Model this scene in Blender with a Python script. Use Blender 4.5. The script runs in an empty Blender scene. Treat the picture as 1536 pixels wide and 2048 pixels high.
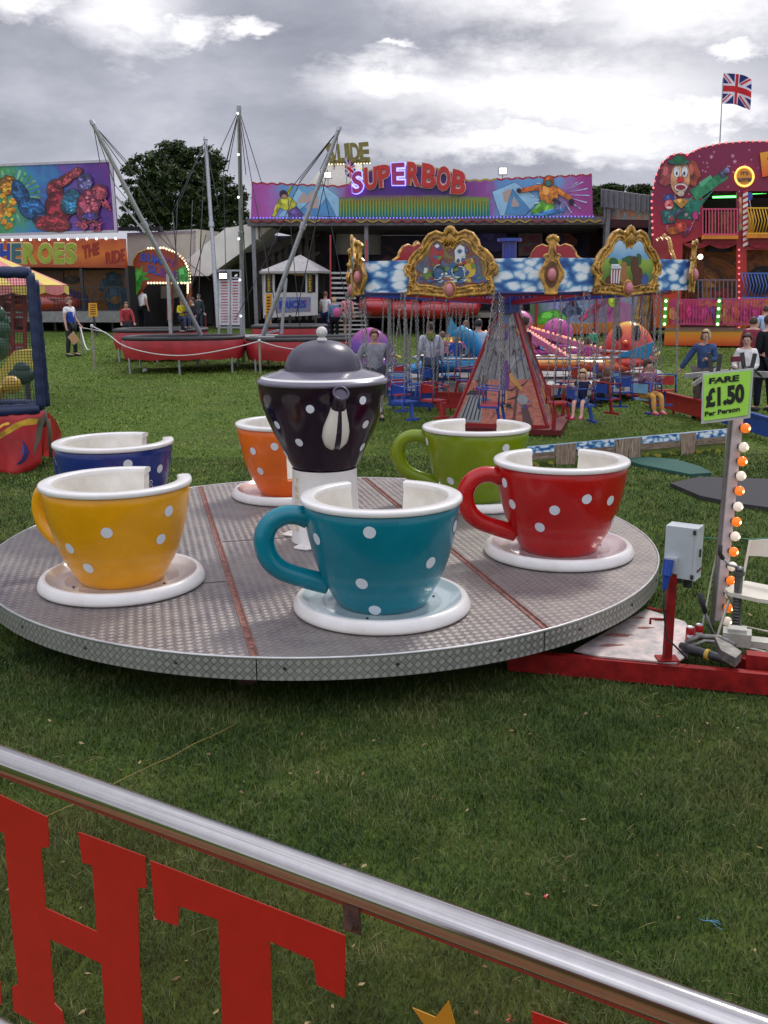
import bpy, math, random
import numpy as np
from mathutils import Vector, Matrix
R = math.radians
random.seed(7)
rng = np.random.default_rng(11)
scene = bpy.context.scene
col = scene.collection

# ------------------------------------------------------------------ camera
FPX = 1930.0                      # focal length in pixels of the 1536x2048 frame
PITCH, ROLL, EYE = R(13.055), R(-0.40), 2.8
cd = bpy.data.cameras.new('camera'); cam = bpy.data.objects.new('camera', cd); col.objects.link(cam)
cd.sensor_fit = 'VERTICAL'; cd.sensor_height = 36.0; cd.lens = 36.0 * FPX / 2048.0
cd.clip_start = 0.05; cd.clip_end = 3000
cam.matrix_world = (Matrix.Translation((0, 0, EYE)) @ Matrix.Rotation(R(90) - PITCH, 4, 'X')
                    @ Matrix.Rotation(ROLL, 4, 'Z'))
scene.camera = cam
scene.view_settings.view_transform = 'Standard'; scene.view_settings.look = 'None'
scene.view_settings.exposure = 0.0; scene.view_settings.gamma = 1.0
scene.cycles.max_bounces = 8; scene.cycles.transparent_max_bounces = 16
scene.cycles.use_denoising = True

def ray(px, py):
    x = (px - 768) / FPX; y = -(py - 1024) / FPX
    c, s = math.cos(ROLL), math.sin(ROLL); x, y = c*x - s*y, s*x + c*y
    return Vector((x, math.cos(PITCH) + y*math.sin(PITCH), -math.sin(PITCH) + y*math.cos(PITCH)))
def at(px, py, Y):
    d = ray(px, py); return d * (Y / d.y) + Vector((0, 0, EYE))
def gz(px, py, z=0.0):
    d = ray(px, py); return d * ((z - EYE) / d.z) + Vector((0, 0, EYE))
def tz(Y):
    if Y < 10: return 0.0
    if Y < 42: return 0.00105 * (Y - 10) ** 2
    return min(1.075 + 0.012 * (Y - 42), 1.9)
def gt(px, py):
    d = ray(px, py); lo, hi = 0.5, 300.0
    for _ in range(50):
        m = (lo + hi) / 2
        if EYE + d.z * m / d.y > tz(m): lo = m
        else: hi = m
    p = at(px, py, lo); p.z = tz(lo); return p

# ------------------------------------------------------------------ world: broken cloud over a Nishita sky
world = bpy.data.worlds.new('World'); scene.world = world; world.use_nodes = True
W = world.node_tree; W.nodes.clear()
SUN_EL, SUN_AZ = R(46), R(28)      # azimuth from +Y towards +X: ahead of the camera and a little to the right
def wn(t, **k):
    n = W.nodes.new(t)
    for a, b in k.items(): setattr(n, a, b)
    return n
def wl(a, b): W.links.new(a, b)
def wmath(op, a, b=None, c=None, clamp=False):
    n = wn('ShaderNodeMath', operation=op); n.use_clamp = clamp
    for i, v in enumerate((a, b, c)):
        if v is None: continue
        if isinstance(v, (int, float)): n.inputs[i].default_value = v
        else: wl(v, n.inputs[i])
    return n.outputs[0]
out = wn('ShaderNodeOutputWorld'); bg = wn('ShaderNodeBackground'); wl(bg.outputs[0], out.inputs[0])
sky = wn('ShaderNodeTexSky', sky_type='NISHITA'); sky.sun_disc = False
sky.sun_elevation = SUN_EL; sky.sun_rotation = SUN_AZ
tc = wn('ShaderNodeTexCoord'); sep = wn('ShaderNodeSeparateXYZ'); wl(tc.outputs['Generated'], sep.inputs[0])
den = wmath('ADD', wmath('MAXIMUM', sep.outputs[2], 0.0), 0.22)
cmb = wn('ShaderNodeCombineXYZ')
wl(wmath('MULTIPLY', sep.outputs[0], 1.0), cmb.inputs[0]); wl(wmath('MULTIPLY', sep.outputs[1], 1.0), cmb.inputs[1])
wl(wmath('MULTIPLY', sep.outputs[2], 2.3), cmb.inputs[2])
def wnoise(scale, detail, rough, off, dist=0.0):
    m = wn('ShaderNodeMapping'); m.inputs['Location'].default_value = off; wl(cmb.outputs[0], m.inputs[0])
    m.inputs['Scale'].default_value = (1.0, 1, 1)
    n = wn('ShaderNodeTexNoise'); n.inputs['Scale'].default_value = scale; n.inputs['Detail'].default_value = detail
    n.inputs['Roughness'].default_value = rough; n.inputs['Distortion'].default_value = dist
    wl(m.outputs[0], n.inputs['Vector']); return n.outputs['Fac']
n1 = wnoise(3.2, 9, 0.52, (3.1, 0.4, 0), 0.25); n2 = wnoise(8.5, 10, 0.60, (0.7, 5.2, 0), 0.2); n3 = wnoise(26, 8, 0.62, (4.7, 1.2, 2.0), 0.1)
# distort the direction used by the openings in the cloud so their rims are ragged
jx = wmath('MULTIPLY', wmath('SUBTRACT', n2, 0.5), 0.13); jz = wmath('MULTIPLY', wmath('SUBTRACT', n1, 0.5), 0.10)
j2 = wmath('MULTIPLY', wmath('SUBTRACT', n3, 0.5), 0.05)
def opening(px, py, hw, hh, soft=0.55):
    d = ray(px, py).normalized(); a = hw/FPX; b = hh/FPX
    dx = wmath('DIVIDE', wmath('ADD', wmath('SUBTRACT', sep.outputs[0], d.x), wmath('ADD', jx, j2)), a)
    dz = wmath('DIVIDE', wmath('ADD', wmath('SUBTRACT', sep.outputs[2], d.z), wmath('SUBTRACT', jz, j2)), b)
    r = wmath('SQRT', wmath('ADD', wmath('MULTIPLY', dx, dx), wmath('MULTIPLY', dz, dz)))
    front = wmath('GREATER_THAN', sep.outputs[1], 0.0)
    v = wmath('SUBTRACT', 1.0, wmath('DIVIDE', wmath('SUBTRACT', r, 1.0 - soft), soft), clamp=True)
    return wmath('MULTIPLY', v, front)
op = None
for a in [(1080, 200, 470, 95, 1.0), (800, 175, 190, 60, 1.0), (1360, 20, 350, 110, 1.0), (1040, 5, 240, 90, 1.0), (265, 25, 150, 80, 1.0), (400, 60, 60, 30, 1.0), (1100, 300, 420, 50, 1.0), (490, 70, 40, 26, .9),
        (30, 0, 120, 40, 1.0), (1330, 240, 260, 50, .9), (970, 300, 110, 22, 1.0), (1480, 112, 70, 24, .9), (800, 100, 40, 16, 1.0)]:
    o_ = opening(*a); op = o_ if op is None else wmath('MAXIMUM', op, o_)
op = wmath('POWER', op, 1.1)
cr = wn('ShaderNodeValToRGB'); E = cr.color_ramp.elements
E[0].position = 0.34; E[0].color = (0.27, 0.275, 0.335, 1); E[1].position = 0.68; E[1].color = (0.66, 0.67, 0.74, 1)
m_ = E.new(0.5); m_.color = (0.42, 0.425, 0.495, 1)
wl(wmath('ADD', wmath('MULTIPLY', n1, 0.55), wmath('MULTIPLY', n2, 0.45)), cr.inputs[0])
mx = wn('ShaderNodeMix', data_type='RGBA'); wl(op, mx.inputs[0]); wl(cr.outputs[0], mx.inputs[6])
mx.inputs[7].default_value = (1.45, 1.42, 1.44, 1)
# overhead and behind the camera the cloud sheet is thinner and brighter
hi = wn('ShaderNodeMapRange'); hi.inputs[1].default_value = 0.30; hi.inputs[2].default_value = 0.75
hi.inputs[3].default_value = 1.0; hi.inputs[4].default_value = 2.4; wl(sep.outputs[2], hi.inputs[0])
back = wn('ShaderNodeMapRange'); back.inputs[1].default_value = 0.15; back.inputs[2].default_value = -0.35; back.inputs[3].default_value = 1.0; back.inputs[4].default_value = 1.55; wl(sep.outputs[1], back.inputs[0])
vm = wn('ShaderNodeVectorMath', operation='SCALE'); wl(mx.outputs[2], vm.inputs[0]); low = wn('ShaderNodeMapRange'); low.inputs[1].default_value = 0.0; low.inputs[2].default_value = 0.20; low.inputs[3].default_value = 1.32; low.inputs[4].default_value = 1.0; wl(sep.outputs[2], low.inputs[0])
wl(wmath('MULTIPLY', wmath('MULTIPLY', hi.outputs[0], low.outputs[0]), back.outputs[0]), vm.inputs['Scale'])
sk = wn('ShaderNodeVectorMath', operation='SCALE'); wl(sky.outputs[0], sk.inputs[0]); sk.inputs['Scale'].default_value = 0.10
m2 = wn('ShaderNodeMix', data_type='RGBA'); m2.inputs[0].default_value = 0.93
wl(sk.outputs[0], m2.inputs[6]); wl(vm.outputs[0], m2.inputs[7])
wl(m2.outputs[2], bg.inputs[0]); bg.inputs[1].default_value = 1.0

sd = bpy.data.lights.new('sun', 'SUN'); sd.energy = 1.5; sd.angle = R(10); sd.color = (1.0, 0.96, 0.9)
so = bpy.data.objects.new('sun', sd); col.objects.link(so)
sv = Vector((math.sin(SUN_AZ)*math.cos(SUN_EL), math.cos(SUN_AZ)*math.cos(SUN_EL), math.sin(SUN_EL)))
so.rotation_euler = sv.to_track_quat('Z', 'Y').to_euler()

# ------------------------------------------------------------------ materials
MATS = {}
def S(c):      # sRGB 0..255 -> linear
    return tuple((v/255/12.92 if v/255 <= 0.04045 else ((v/255+0.055)/1.055)**2.4) for v in c)
def mat(name, c, rough=0.5, metal=0.0, coat=0.0, var=0.12, scale=6.0, bump=0.0, bscale=40.0, emit=0.0, c2=None, spec=0.5, sss=0.0):
    """c: linear albedo; var: brightness mottling; c2: second colour mixed by a broad noise"""
    if name in MATS: return MATS[name]
    m = bpy.data.materials.new(name); m.use_nodes = True; N = m.node_tree; b = N.nodes['Principled BSDF']
    b.inputs['Roughness'].default_value = rough; b.inputs['Metallic'].default_value = metal
    b.inputs['Coat Weight'].default_value = coat; b.inputs['Coat Roughness'].default_value = 0.06
    b.inputs['Specular IOR Level'].default_value = spec
    t = N.nodes.new('ShaderNodeTexCoord'); no = N.nodes.new('ShaderNodeTexNoise')
    no.inputs['Scale'].default_value = scale; no.inputs['Detail'].default_value = 6; no.inputs['Roughness'].default_value = 0.62
    N.links.new(t.outputs['Object'], no.inputs['Vector'])
    r = N.nodes.new('ShaderNodeValToRGB'); e = r.color_ramp.elements
    lo = tuple(v*(1-var) for v in c) + (1,); hi_ = tuple(min(1, v*(1+var)) for v in (c2 or c)) + (1,)
    e[0].position = 0.34; e[0].color = lo; e[1].position = 0.66; e[1].color = hi_
    N.links.new(no.outputs['Fac'], r.inputs[0]); N.links.new(r.outputs[0], b.inputs['Base Color'])
    rr = N.nodes.new('ShaderNodeMapRange'); rr.inputs[3].default_value = max(0.02, rough*0.85); rr.inputs[4].default_value = min(1, rough*1.2)
    N.links.new(no.outputs['Fac'], rr.inputs[0]); N.links.new(rr.outputs[0], b.inputs['Roughness'])
    if bump > 0:
        n2_ = N.nodes.new('ShaderNodeTexNoise'); n2_.inputs['Scale'].default_value = bscale; n2_.inputs['Detail'].default_value = 4
        N.links.new(t.outputs['Object'], n2_.inputs['Vector'])
        bp = N.nodes.new('ShaderNodeBump'); bp.inputs['Strength'].default_value = bump; bp.inputs['Distance'].default_value = 0.01
        N.links.new(n2_.outputs['Fac'], bp.inputs['Height']); N.links.new(bp.outputs[0], b.inputs['Normal'])
    if emit > 0:
        b.inputs['Emission Color'].default_value = tuple(c) + (1,); b.inputs['Emission Strength'].default_value = emit
    MATS[name] = m; return m
def painted(name, cols, scale=2.0, rough=0.35, dist=1.5, detail=3, stretch=(1, 1, 1), coat=0.0):
    """airbrushed artwork: several pigments swirled together"""
    if name in MATS: return MATS[name]
    m = bpy.data.materials.new(name); m.use_nodes = True; N = m.node_tree; b = N.nodes['Principled BSDF']
    b.inputs['Roughness'].default_value = rough; b.inputs['Coat Weight'].default_value = coat
    t = N.nodes.new('ShaderNodeTexCoord'); mp = N.nodes.new('ShaderNodeMapping'); mp.inputs['Scale'].default_value = stretch
    no = N.nodes.new('ShaderNodeTexNoise'); no.inputs['Scale'].default_value = scale; no.inputs['Detail'].default_value = detail
    no.inputs['Distortion'].default_value = dist
    N.links.new(t.outputs['Object'], mp.inputs[0]); N.links.new(mp.outputs[0], no.inputs['Vector'])
    r = N.nodes.new('ShaderNodeValToRGB'); e = r.color_ramp.elements; n = len(cols)
    e[0].position = 0.3; e[0].color = tuple(cols[0]) + (1,); e[1].position = 0.7; e[1].color = tuple(cols[-1]) + (1,)
    for i in range(1, n-1):
        x = e.new(0.3 + 0.4*i/(n-1)); x.color = tuple(cols[i]) + (1,)
    N.links.new(no.outputs['Fac'], r.inputs[0]); N.links.new(r.outputs[0], b.inputs['Base Color'])
    MATS[name] = m; return m
def lamp_mat(name, c, e):
    if name in MATS: return MATS[name]
    m = bpy.data.materials.new(name); m.use_nodes = True; b = m.node_tree.nodes['Principled BSDF']
    b.inputs['Base Color'].default_value = tuple(c) + (1,); b.inputs['Roughness'].default_value = 0.15
    b.inputs['Emission Color'].default_value = tuple(c) + (1,); b.inputs['Emission Strength'].default_value = e
    MATS[name] = m; return m
def flat(c, rough=0.45, coat=0.0, metal=0.0):
    """c in sRGB 0-255 as the paint looks in neutral light"""
    key = 'paint_%d_%d_%d_%d_%d' % (c[0], c[1], c[2], int(rough*100), int(metal*10+coat*3))
    return mat(key, S(c), rough, metal, coat, 0.14, 3.0)

# ------------------------------------------------------------------ mesh builder
def frame_of(d):
    d = d.normalized(); a = Vector((0, 0, 1)) if abs(d.z) < 0.9 else Vector((1, 0, 0))
    u = d.cross(a).normalized(); return u, u.cross(d).normalized()
class MB:
    def __init__(s): s.v = []; s.f = []; s.m = []; s.sm = []
    def add(s, vs, fs, mi=0, smooth=False):
        o = len(s.v); s.v += [tuple(x) for x in vs]
        for f in fs: s.f.append([o+i for i in f]); s.m.append(mi); s.sm.append(smooth)
    def box(s, c, d, mi=0, rz=0, M=None):
        c = Vector(c); h = Vector(d)/2; vs = []
        rot = M.to_3x3() if M is not None else Matrix.Rotation(rz, 3, 'Z')
        for x in (-1, 1):
            for y in (-1, 1):
                for z in (-1, 1): vs.append(c + rot @ Vector((x*h.x, y*h.y, z*h.z)))
        s.add(vs, [(0, 1, 3, 2), (4, 6, 7, 5), (0, 4, 5, 1), (2, 3, 7, 6), (0, 2, 6, 4), (1, 5, 7, 3)], mi)
    def bar(s, a, b, w, h=None, mi=0):
        a, b = Vector(a), Vector(b); h = h or w; u, v = frame_of(b-a); vs = []
        for p in (a, b):
            for i, j in ((-1, -1), (1, -1), (1, 1), (-1, 1)): vs.append(p + u*i*w/2 + v*j*h/2)
        s.add(vs, [(0, 3, 2, 1), (4, 5, 6, 7), (0, 1, 5, 4), (1, 2, 6, 5), (2, 3, 7, 6), (3, 0, 4, 7)], mi)
    def cyl(s, a, b, r0, r1=None, n=12, mi=0, caps=True, smooth=True):
        a, b = Vector(a), Vector(b); r1 = r0 if r1 is None else r1; u, v = frame_of(b-a); vs = []
        for p, r in ((a, r0), (b, r1)):
            for i in range(n): t = 2*math.pi*i/n; vs.append(p + (u*math.cos(t) + v*math.sin(t))*r)
        s.add(vs, [(i, i+n, (i+1) % n+n, (i+1) % n) for i in range(n)], mi, smooth)
        if caps: s.add(vs[:n], [tuple(range(n))], mi); s.add(vs[n:], [tuple(range(n-1, -1, -1))], mi)
    def tube(s, pts, r, n=8, mi=0, closed=False, ry=None):
        pts = [Vector(p) for p in pts]; k = len(pts); rs = r if isinstance(r, (list, tuple)) else [r]*k; vs = []
        prev = None
        for i, p in enumerate(pts):
            a = pts[(i-1) % k] if closed or i > 0 else p; b = pts[(i+1) % k] if closed or i < k-1 else p
            d = (b-a).normalized()
            if prev is None: u, v = frame_of(d)
            else:
                u = (prev - d*prev.dot(d)).normalized(); v = u.cross(d).normalized()
            prev = u
            for j in range(n): t = 2*math.pi*j/n; vs.append(p + (u*math.cos(t) + v*math.sin(t)*(ry or 1))*rs[i])
        fs = []
        for i in range(k if closed else k-1):
            for j in range(n):
                a0 = i*n+j; a1 = i*n+(j+1) % n; b0 = ((i+1) % k)*n+j; b1 = ((i+1) % k)*n+(j+1) % n
                fs.append((a0, b0, b1, a1))
        if not closed: fs += [tuple(range(n)), tuple(range(k*n-1, (k-1)*n-1, -1))]
        s.add(vs, fs, mi, True)
    def lathe(s, prof, n=48, c=(0, 0, 0), a0=0.0, a1=2*math.pi, mi=0, mis=None, smooth=True, caps=False):
        c = Vector(c); full = abs(a1-a0-2*math.pi) < 1e-6; m = n if full else n+1; k = len(prof); vs = []
        for i in range(m):
            t = a0 + (a1-a0)*i/n
            for r, z in prof: vs.append(c + Vector((r*math.cos(t), r*math.sin(t), z)))
        base = len(s.v); s.v += [tuple(x) for x in vs]
        for i in range(n):
            j = (i+1) % m
            for q in range(k-1):
                s.f.append([base+i*k+q, base+j*k+q, base+j*k+q+1, base+i*k+q+1]); s.m.append(mis[q] if mis else mi); s.sm.append(smooth)
        if caps and not full:
            s.add(vs[:k], [tuple(range(k))], mi); s.add(vs[(m-1)*k:], [tuple(range(k-1, -1, -1))], mi)
    def sph(s, c, r, n=16, k=10, mi=0, sq=(1, 1, 1)):
        c = Vector(c); vs = []; fs = []
        for i in range(k+1):
            ph = math.pi*i/k
            for j in range(n):
                t = 2*math.pi*j/n
                vs.append(c + Vector((math.sin(ph)*math.cos(t)*r*sq[0], math.sin(ph)*math.sin(t)*r*sq[1], math.cos(ph)*r*sq[2])))
        for i in range(k):
            for j in range(n): fs.append((i*n+j, (i+1)*n+j, (i+1)*n+(j+1) % n, i*n+(j+1) % n))
        s.add(vs, fs, mi, True)
    def slab(s, pts, thick, mi=0, side=None):
        """extrude a planar outline by the vector `thick`"""
        pts = [Vector(p) for p in pts]; t = Vector(thick); n = len(pts); side = mi if side is None else side
        s.add(pts, [tuple(range(n))], mi); s.add([p+t for p in pts], [tuple(range(n-1, -1, -1))], mi)
        s.add(pts + [p+t for p in pts], [(i, (i+1) % n, (i+1) % n+n, i+n) for i in range(n)], side)
    def build(s, name, mats, parent=None):
        me = bpy.data.meshes.new(name)
        L = Vector(parent['_loc']) if parent is not None and '_loc' in parent else Vector((0, 0, 0))
        me.from_pydata([(x-L.x, y-L.y, z-L.z) for x, y, z in s.v], [], s.f)
        if not isinstance(mats, (list, tuple)): mats = [mats]
        for m in mats: me.materials.append(m)
        me.polygons.foreach_set('material_index', s.m); me.polygons.foreach_set('use_smooth', s.sm)
        me.validate(); me.update()
        o = bpy.data.objects.new(name, me); col.objects.link(o)
        if parent is not None:
            o.parent = parent
            if '_loc' in parent: o['_loc'] = parent['_loc']
        return o
def tag(o, label=None, cat=None, group=None, kind=None):
    if label: o['label'] = label
    if cat: o['category'] = cat
    if group: o['group'] = group
    if kind: o['kind'] = kind
    return o
def thing(name, label, cat, loc=(0, 0, 0), group=None, local=False):
    """an Empty at the thing's base; children built in world space unless local"""
    o = bpy.data.objects.new(name, None); col.objects.link(o); o.location = loc; o.empty_display_size = 0.2
    if not local: o['_loc'] = tuple(loc)
    return tag(o, label, cat, group)
def copy_tree(o, parent=None):
    c = o.copy(); col.objects.link(c)
    if parent is not None: c.parent = parent
    for ch in [x for x in bpy.data.objects if x.parent == o]: copy_tree(ch, c)
    return c

# ------------------------------------------------------------------ vertical planes for painted panels and signs
class Plane:
    """vertical plane through two plan points; pt() finds where a line of sight meets it"""
    def __init__(s, a, b):
        s.a = Vector((a[0], a[1], 0)); b = Vector((b[0], b[1], 0)); s.u = (b-s.a).normalized()
        s.n = Vector((s.u.y, -s.u.x, 0))
        if s.n.dot(-s.a) < 0: s.n = -s.n
    def pt(s, px, py, off=0.0):
        d = ray(px, py); e = Vector((0, 0, EYE)); t = (s.a + s.n*0 - e).dot(s.n) / d.dot(s.n)
        return e + d*t + s.n*off
    def poly(s, mb, pts, off=0.0, th=0.01, mi=0, side=None):
        """outline traced in photo pixels, standing `off` in front of the plane, `th` thick"""
        P = [s.pt(x, y) + s.n*(off+th) for x, y in pts]
        mb.slab(P, s.n*(-th), mi, side)
def PY(Yl, Yr, pxl=0, pxr=1536):
    a = at(pxl, 576, Yl); b = at(pxr, 576, Yr); return Plane((a.x, a.y), (b.x, b.y))
_TX = {}
def textmesh(t, offset=0.0, shear=0.0, spacing=1.0):
    k = (t, offset, shear, spacing)
    if k in _TX: return _TX[k]
    c = bpy.data.curves.new('lettering', 'FONT'); c.body = t; c.offset = offset; c.shear = shear; c.space_character = spacing
    c.resolution_u = 3; c.align_x = 'LEFT'
    o = bpy.data.objects.new('lettering', c); col.objects.link(o)
    dg = bpy.context.evaluated_depsgraph_get(); me = bpy.data.meshes.new_from_object(o.evaluated_get(dg))
    vs = [v.co.copy() for v in me.vertices]; fs = [tuple(p.vertices) for p in me.polygons]
    bpy.data.objects.remove(o); bpy.data.curves.remove(c); bpy.data.meshes.remove(me)
    x0 = min(v.x for v in vs); x1 = max(v.x for v in vs); y0 = min(v.y for v in vs); y1 = max(v.y for v in vs)
    vs = [((v.x-x0)/(x1-x0), (v.y-y0)/(y1-y0)) for v in vs]
    cnt = {}
    for f in fs:
        for i in range(len(f)):
            e = (f[i], f[(i+1) % len(f)]); cnt[e] = cnt.get(e, 0)+1
    edges = [e for e in cnt if (e[1], e[0]) not in cnt]
    _TX[k] = (vs, fs, edges); return _TX[k]
def put_text(mb, t, quad, thick, mi=0, side=None, **kw):
    """quad: 3D corners bl, br, tr, tl; thick: vector towards the viewer"""
    vs, fs, ed = textmesh(t, **kw); bl, br, tr, tl = [Vector(q) for q in quad]; th = Vector(thick)
    P = [(bl*(1-u) + br*u)*(1-v) + (tl*(1-u) + tr*u)*v for u, v in vs]
    n = len(P); o = len(mb.v); mb.v += [tuple(p+th) for p in P] + [tuple(p) for p in P]
    for f in fs: mb.f.append([o+i for i in f]); mb.m.append(mi); mb.sm.append(False)
    for a, b in ed: mb.f.append([o+a, o+n+a, o+n+b, o+b]); mb.m.append(mi if side is None else side); mb.sm.append(False)
def ptext(mb, pl, t, bl, br, tr, tl, off=0.01, th=0.02, mi=0, side=None, **kw):
    q = [pl.pt(*p) + pl.n*off for p in (bl, br, tr, tl)]
    put_text(mb, t, q, pl.n*th, mi, side, **kw)
def lerp(a, b, t): return tuple(x*(1-t) + y*t for x, y in zip(a, b))
def arc_px(cx, cy, rx, ry, a0, a1, n=16):
    return [(cx + rx*math.cos(R(a0 + (a1-a0)*i/n)), cy - ry*math.sin(R(a0 + (a1-a0)*i/n))) for i in range(n+1)]
def blob(cx, cy, rx, ry, n=18, jit=0.0, rot=0.0, seed=0):
    q = random.Random(seed); o = []
    for i in range(n):
        t = 2*math.pi*i/n; k = 1 + q.uniform(-jit, jit); x = rx*k*math.cos(t); y = ry*k*math.sin(t)
        c, s_ = math.cos(R(rot)), math.sin(R(rot)); o.append((cx + x*c - y*s_, cy + x*s_ + y*c))
    return o
# ================================================================== NEAR FIELD
white_gel = mat('cup_white', (0.79, 0.755, 0.69), 0.28, coat=0.3, var=0.06, scale=3.5, c2=(.80, .785, .75), bump=0.03, bscale=60)
cream_in = mat('cup_inside', (0.70, 0.655, 0.55), 0.42, var=0.08, scale=3.5, c2=(.78, .75, .69), bump=0.05, bscale=50)
dotm = mat('dot_white', (0.72, 0.76, 0.80), 0.3, var=0.04)
rust = mat('rusty_red', (0.20, 0.055, 0.035), 0.75, var=0.45, scale=22, c2=(0.27, 0.12, 0.09), bump=0.4, bscale=120)
black = mat('black_rubber', (0.02, 0.02, 0.022), 0.55, var=0.2)
darkm = mat('dark_metal', (0.05, 0.05, 0.052), 0.45, metal=0.4, var=0.3, scale=14)
galv = mat('galvanised', (0.42, 0.43, 0.45), 0.42, metal=0.65, var=0.16, scale=14)
redpaint = mat('red_paint', (0.24, 0.008, 0.007), 0.6, coat=0.0, spec=.25, var=0.35, scale=9, bump=0.1, bscale=60)

def tread_material(name, cell, top):
    m = bpy.data.materials.new(name); m.use_nodes = True; N = m.node_tree; b = N.nodes['Principled BSDF']
    def nd(t, **k):
        n = N.nodes.new(t)
        for a, v in k.items(): setattr(n, a, v)
        return n
    def ma(op, *v, clamp=False):
        n = nd('ShaderNodeMath', operation=op); n.use_clamp = clamp
        for i, x in enumerate(v):
            if isinstance(x, (int, float)): n.inputs[i].default_value = x
            else: N.links.new(x, n.inputs[i])
        return n.outputs[0]
    t = nd('ShaderNodeTexCoord')
    if top:
        mp = nd('ShaderNodeMapping'); mp.inputs['Rotation'].default_value = (0, 0, R(45-14)); N.links.new(t.outputs['Object'], mp.inputs[0])
        sp = nd('ShaderNodeSeparateXYZ'); N.links.new(mp.outputs[0], sp.inputs[0]); x, y = sp.outputs[0], sp.outputs[1]
    else:
        sp = nd('ShaderNodeSeparateXYZ'); N.links.new(t.outputs['UV'], sp.inputs[0])
        a0, b0 = sp.outputs[0], sp.outputs[1]
        x = ma('MULTIPLY', ma('ADD', a0, b0), 0.7071); y = ma('MULTIPLY', ma('SUBTRACT', a0, b0), 0.7071)
    x = ma('DIVIDE', x, cell); y = ma('DIVIDE', y, cell)
    par = ma('MODULO', ma('ADD', ma('ADD', ma('FLOOR', x), ma('FLOOR', y)), 4000.0), 2.0)
    fx = ma('SUBTRACT', ma('FRACT', x), 0.5); fy = ma('SUBTRACT', ma('FRACT', y), 0.5)
    def mixf(p, a, c): return ma('ADD', ma('MULTIPLY', a, ma('SUBTRACT', 1.0, p)), ma('MULTIPLY', c, p))
    u = mixf(par, fx, fy); v = mixf(par, fy, fx)
    inside = ma('MULTIPLY', ma('LESS_THAN', ma('ABSOLUTE', u), 0.44), ma('LESS_THAN', ma('ABSOLUTE', v), 0.40))
    bars = ma('POWER', ma('ABSOLUTE', ma('COSINE', ma('MULTIPLY', v, 3.14159*5))), 0.6)
    h = ma('MULTIPLY', inside, bars)
    # bar colour alternates by cell, painting in how each tilt catches the sky
    no = nd('ShaderNodeTexNoise'); no.inputs['Scale'].default_value = 1.1; no.inputs['Detail'].default_value = 9; no.inputs['Roughness'].default_value = .68
    N.links.new(t.outputs['Object'], no.inputs['Vector'])
    n2_ = nd('ShaderNodeTexNoise'); n2_.inputs['Scale'].default_value = 26; n2_.inputs['Detail'].default_value = 5
    N.links.new(t.outputs['Object'], n2_.inputs['Vector'])
    n3_ = nd('ShaderNodeTexNoise'); n3_.inputs['Scale'].default_value = 4.5; n3_.inputs['Detail'].default_value = 8; n3_.inputs['Roughness'].default_value = .7; n3_.inputs['Distortion'].default_value = 1.0
    N.links.new(t.outputs['Object'], n3_.inputs['Vector'])
    wear = ma('ADD', ma('ADD', ma('MULTIPLY', no.outputs['Fac'], .45), ma('MULTIPLY', n3_.outputs['Fac'], .38)), ma('MULTIPLY', n2_.outputs['Fac'], .17))
    cr_ = nd('ShaderNodeValToRGB'); e = cr_.color_ramp.elements
    e[0].position = .38; e[0].color = (0.085, 0.07, 0.095, 1) if top else (0.10, 0.105, 0.085, 1)
    e[1].position = .60; e[1].color = (0.285, 0.25, 0.22, 1) if top else (0.24, 0.24, 0.21, 1)
    N.links.new(wear, cr_.inputs[0])
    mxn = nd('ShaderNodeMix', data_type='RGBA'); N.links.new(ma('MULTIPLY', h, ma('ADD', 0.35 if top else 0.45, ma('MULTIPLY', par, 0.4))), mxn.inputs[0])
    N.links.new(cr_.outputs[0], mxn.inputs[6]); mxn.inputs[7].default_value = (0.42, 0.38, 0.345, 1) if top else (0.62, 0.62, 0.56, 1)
    N.links.new(mxn.outputs[2], b.inputs['Base Color'])
    b.inputs['Metallic'].default_value = 0.55
    N.links.new(ma('ADD', ma('MULTIPLY', h, -0.10), ma('ADD', 0.40, ma('MULTIPLY', wear, 0.22))), b.inputs['Roughness'])
    bp = nd('ShaderNodeBump'); bp.inputs['Strength'].default_value = 0.55; bp.inputs['Distance'].default_value = 0.004
    N.links.new(h, bp.inputs['Height']); N.links.new(bp.outputs[0], b.inputs['Normal'])
    return m
tread_top = tread_material('tread_plate_top', 0.046, True)
tread_side = tread_material('tread_plate_side', 0.040, False)

PC = Vector((-0.554, 9.01, 0)); PR = 3.084; PZ = 0.45
plat = thing('teacup_turntable', 'large round turntable of aluminium tread plate carrying the teacups', 'ride platform', PC)
def chord_clip(x0, x1, n=90):
    """outline of the disc between two seam lines (offsets measured across the seams)"""
    sdir = Vector((1.385, -5.60, 0)).normalized(); sn = Vector((-sdir.y, sdir.x, 0))
    if sn.x < 0: sn = -sn
    pts = []
    for i in range(n*4):
        t = 2*math.pi*i/(n*4); p = Vector((math.cos(t), math.sin(t), 0))*PR; pts.append(p)
    o = []
    def clip(P, k, keep):
        res = []
        for i in range(len(P)):
            a, b_ = P[i], P[(i+1) % len(P)]; da, db = a.dot(sn)-k, b_.dot(sn)-k
            if not keep: da, db = -da, -db
            if da >= 0: res.append(a)
            if (da > 0) != (db > 0): res.append(a + (b_-a)*(da/(da-db)))
        return res
    P = pts
    if x0 is not None: P = clip(P, x0, True)
    if x1 is not None: P = clip(P, x1, False)
    return P, sn, sdir
_, SN, SD = chord_clip(None, None)
s1 = (Vector((-2.25, 11.53, 0))-PC).dot(SN)*0.5 + (Vector((-0.84, 5.97, 0))-PC).dot(SN)*0.5
s2 = (Vector((-0.22, 12.02, 0))-PC).dot(SN)*0.5 + (Vector((1.14, 6.39, 0))-PC).dot(SN)*0.5
g = 0.016
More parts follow.
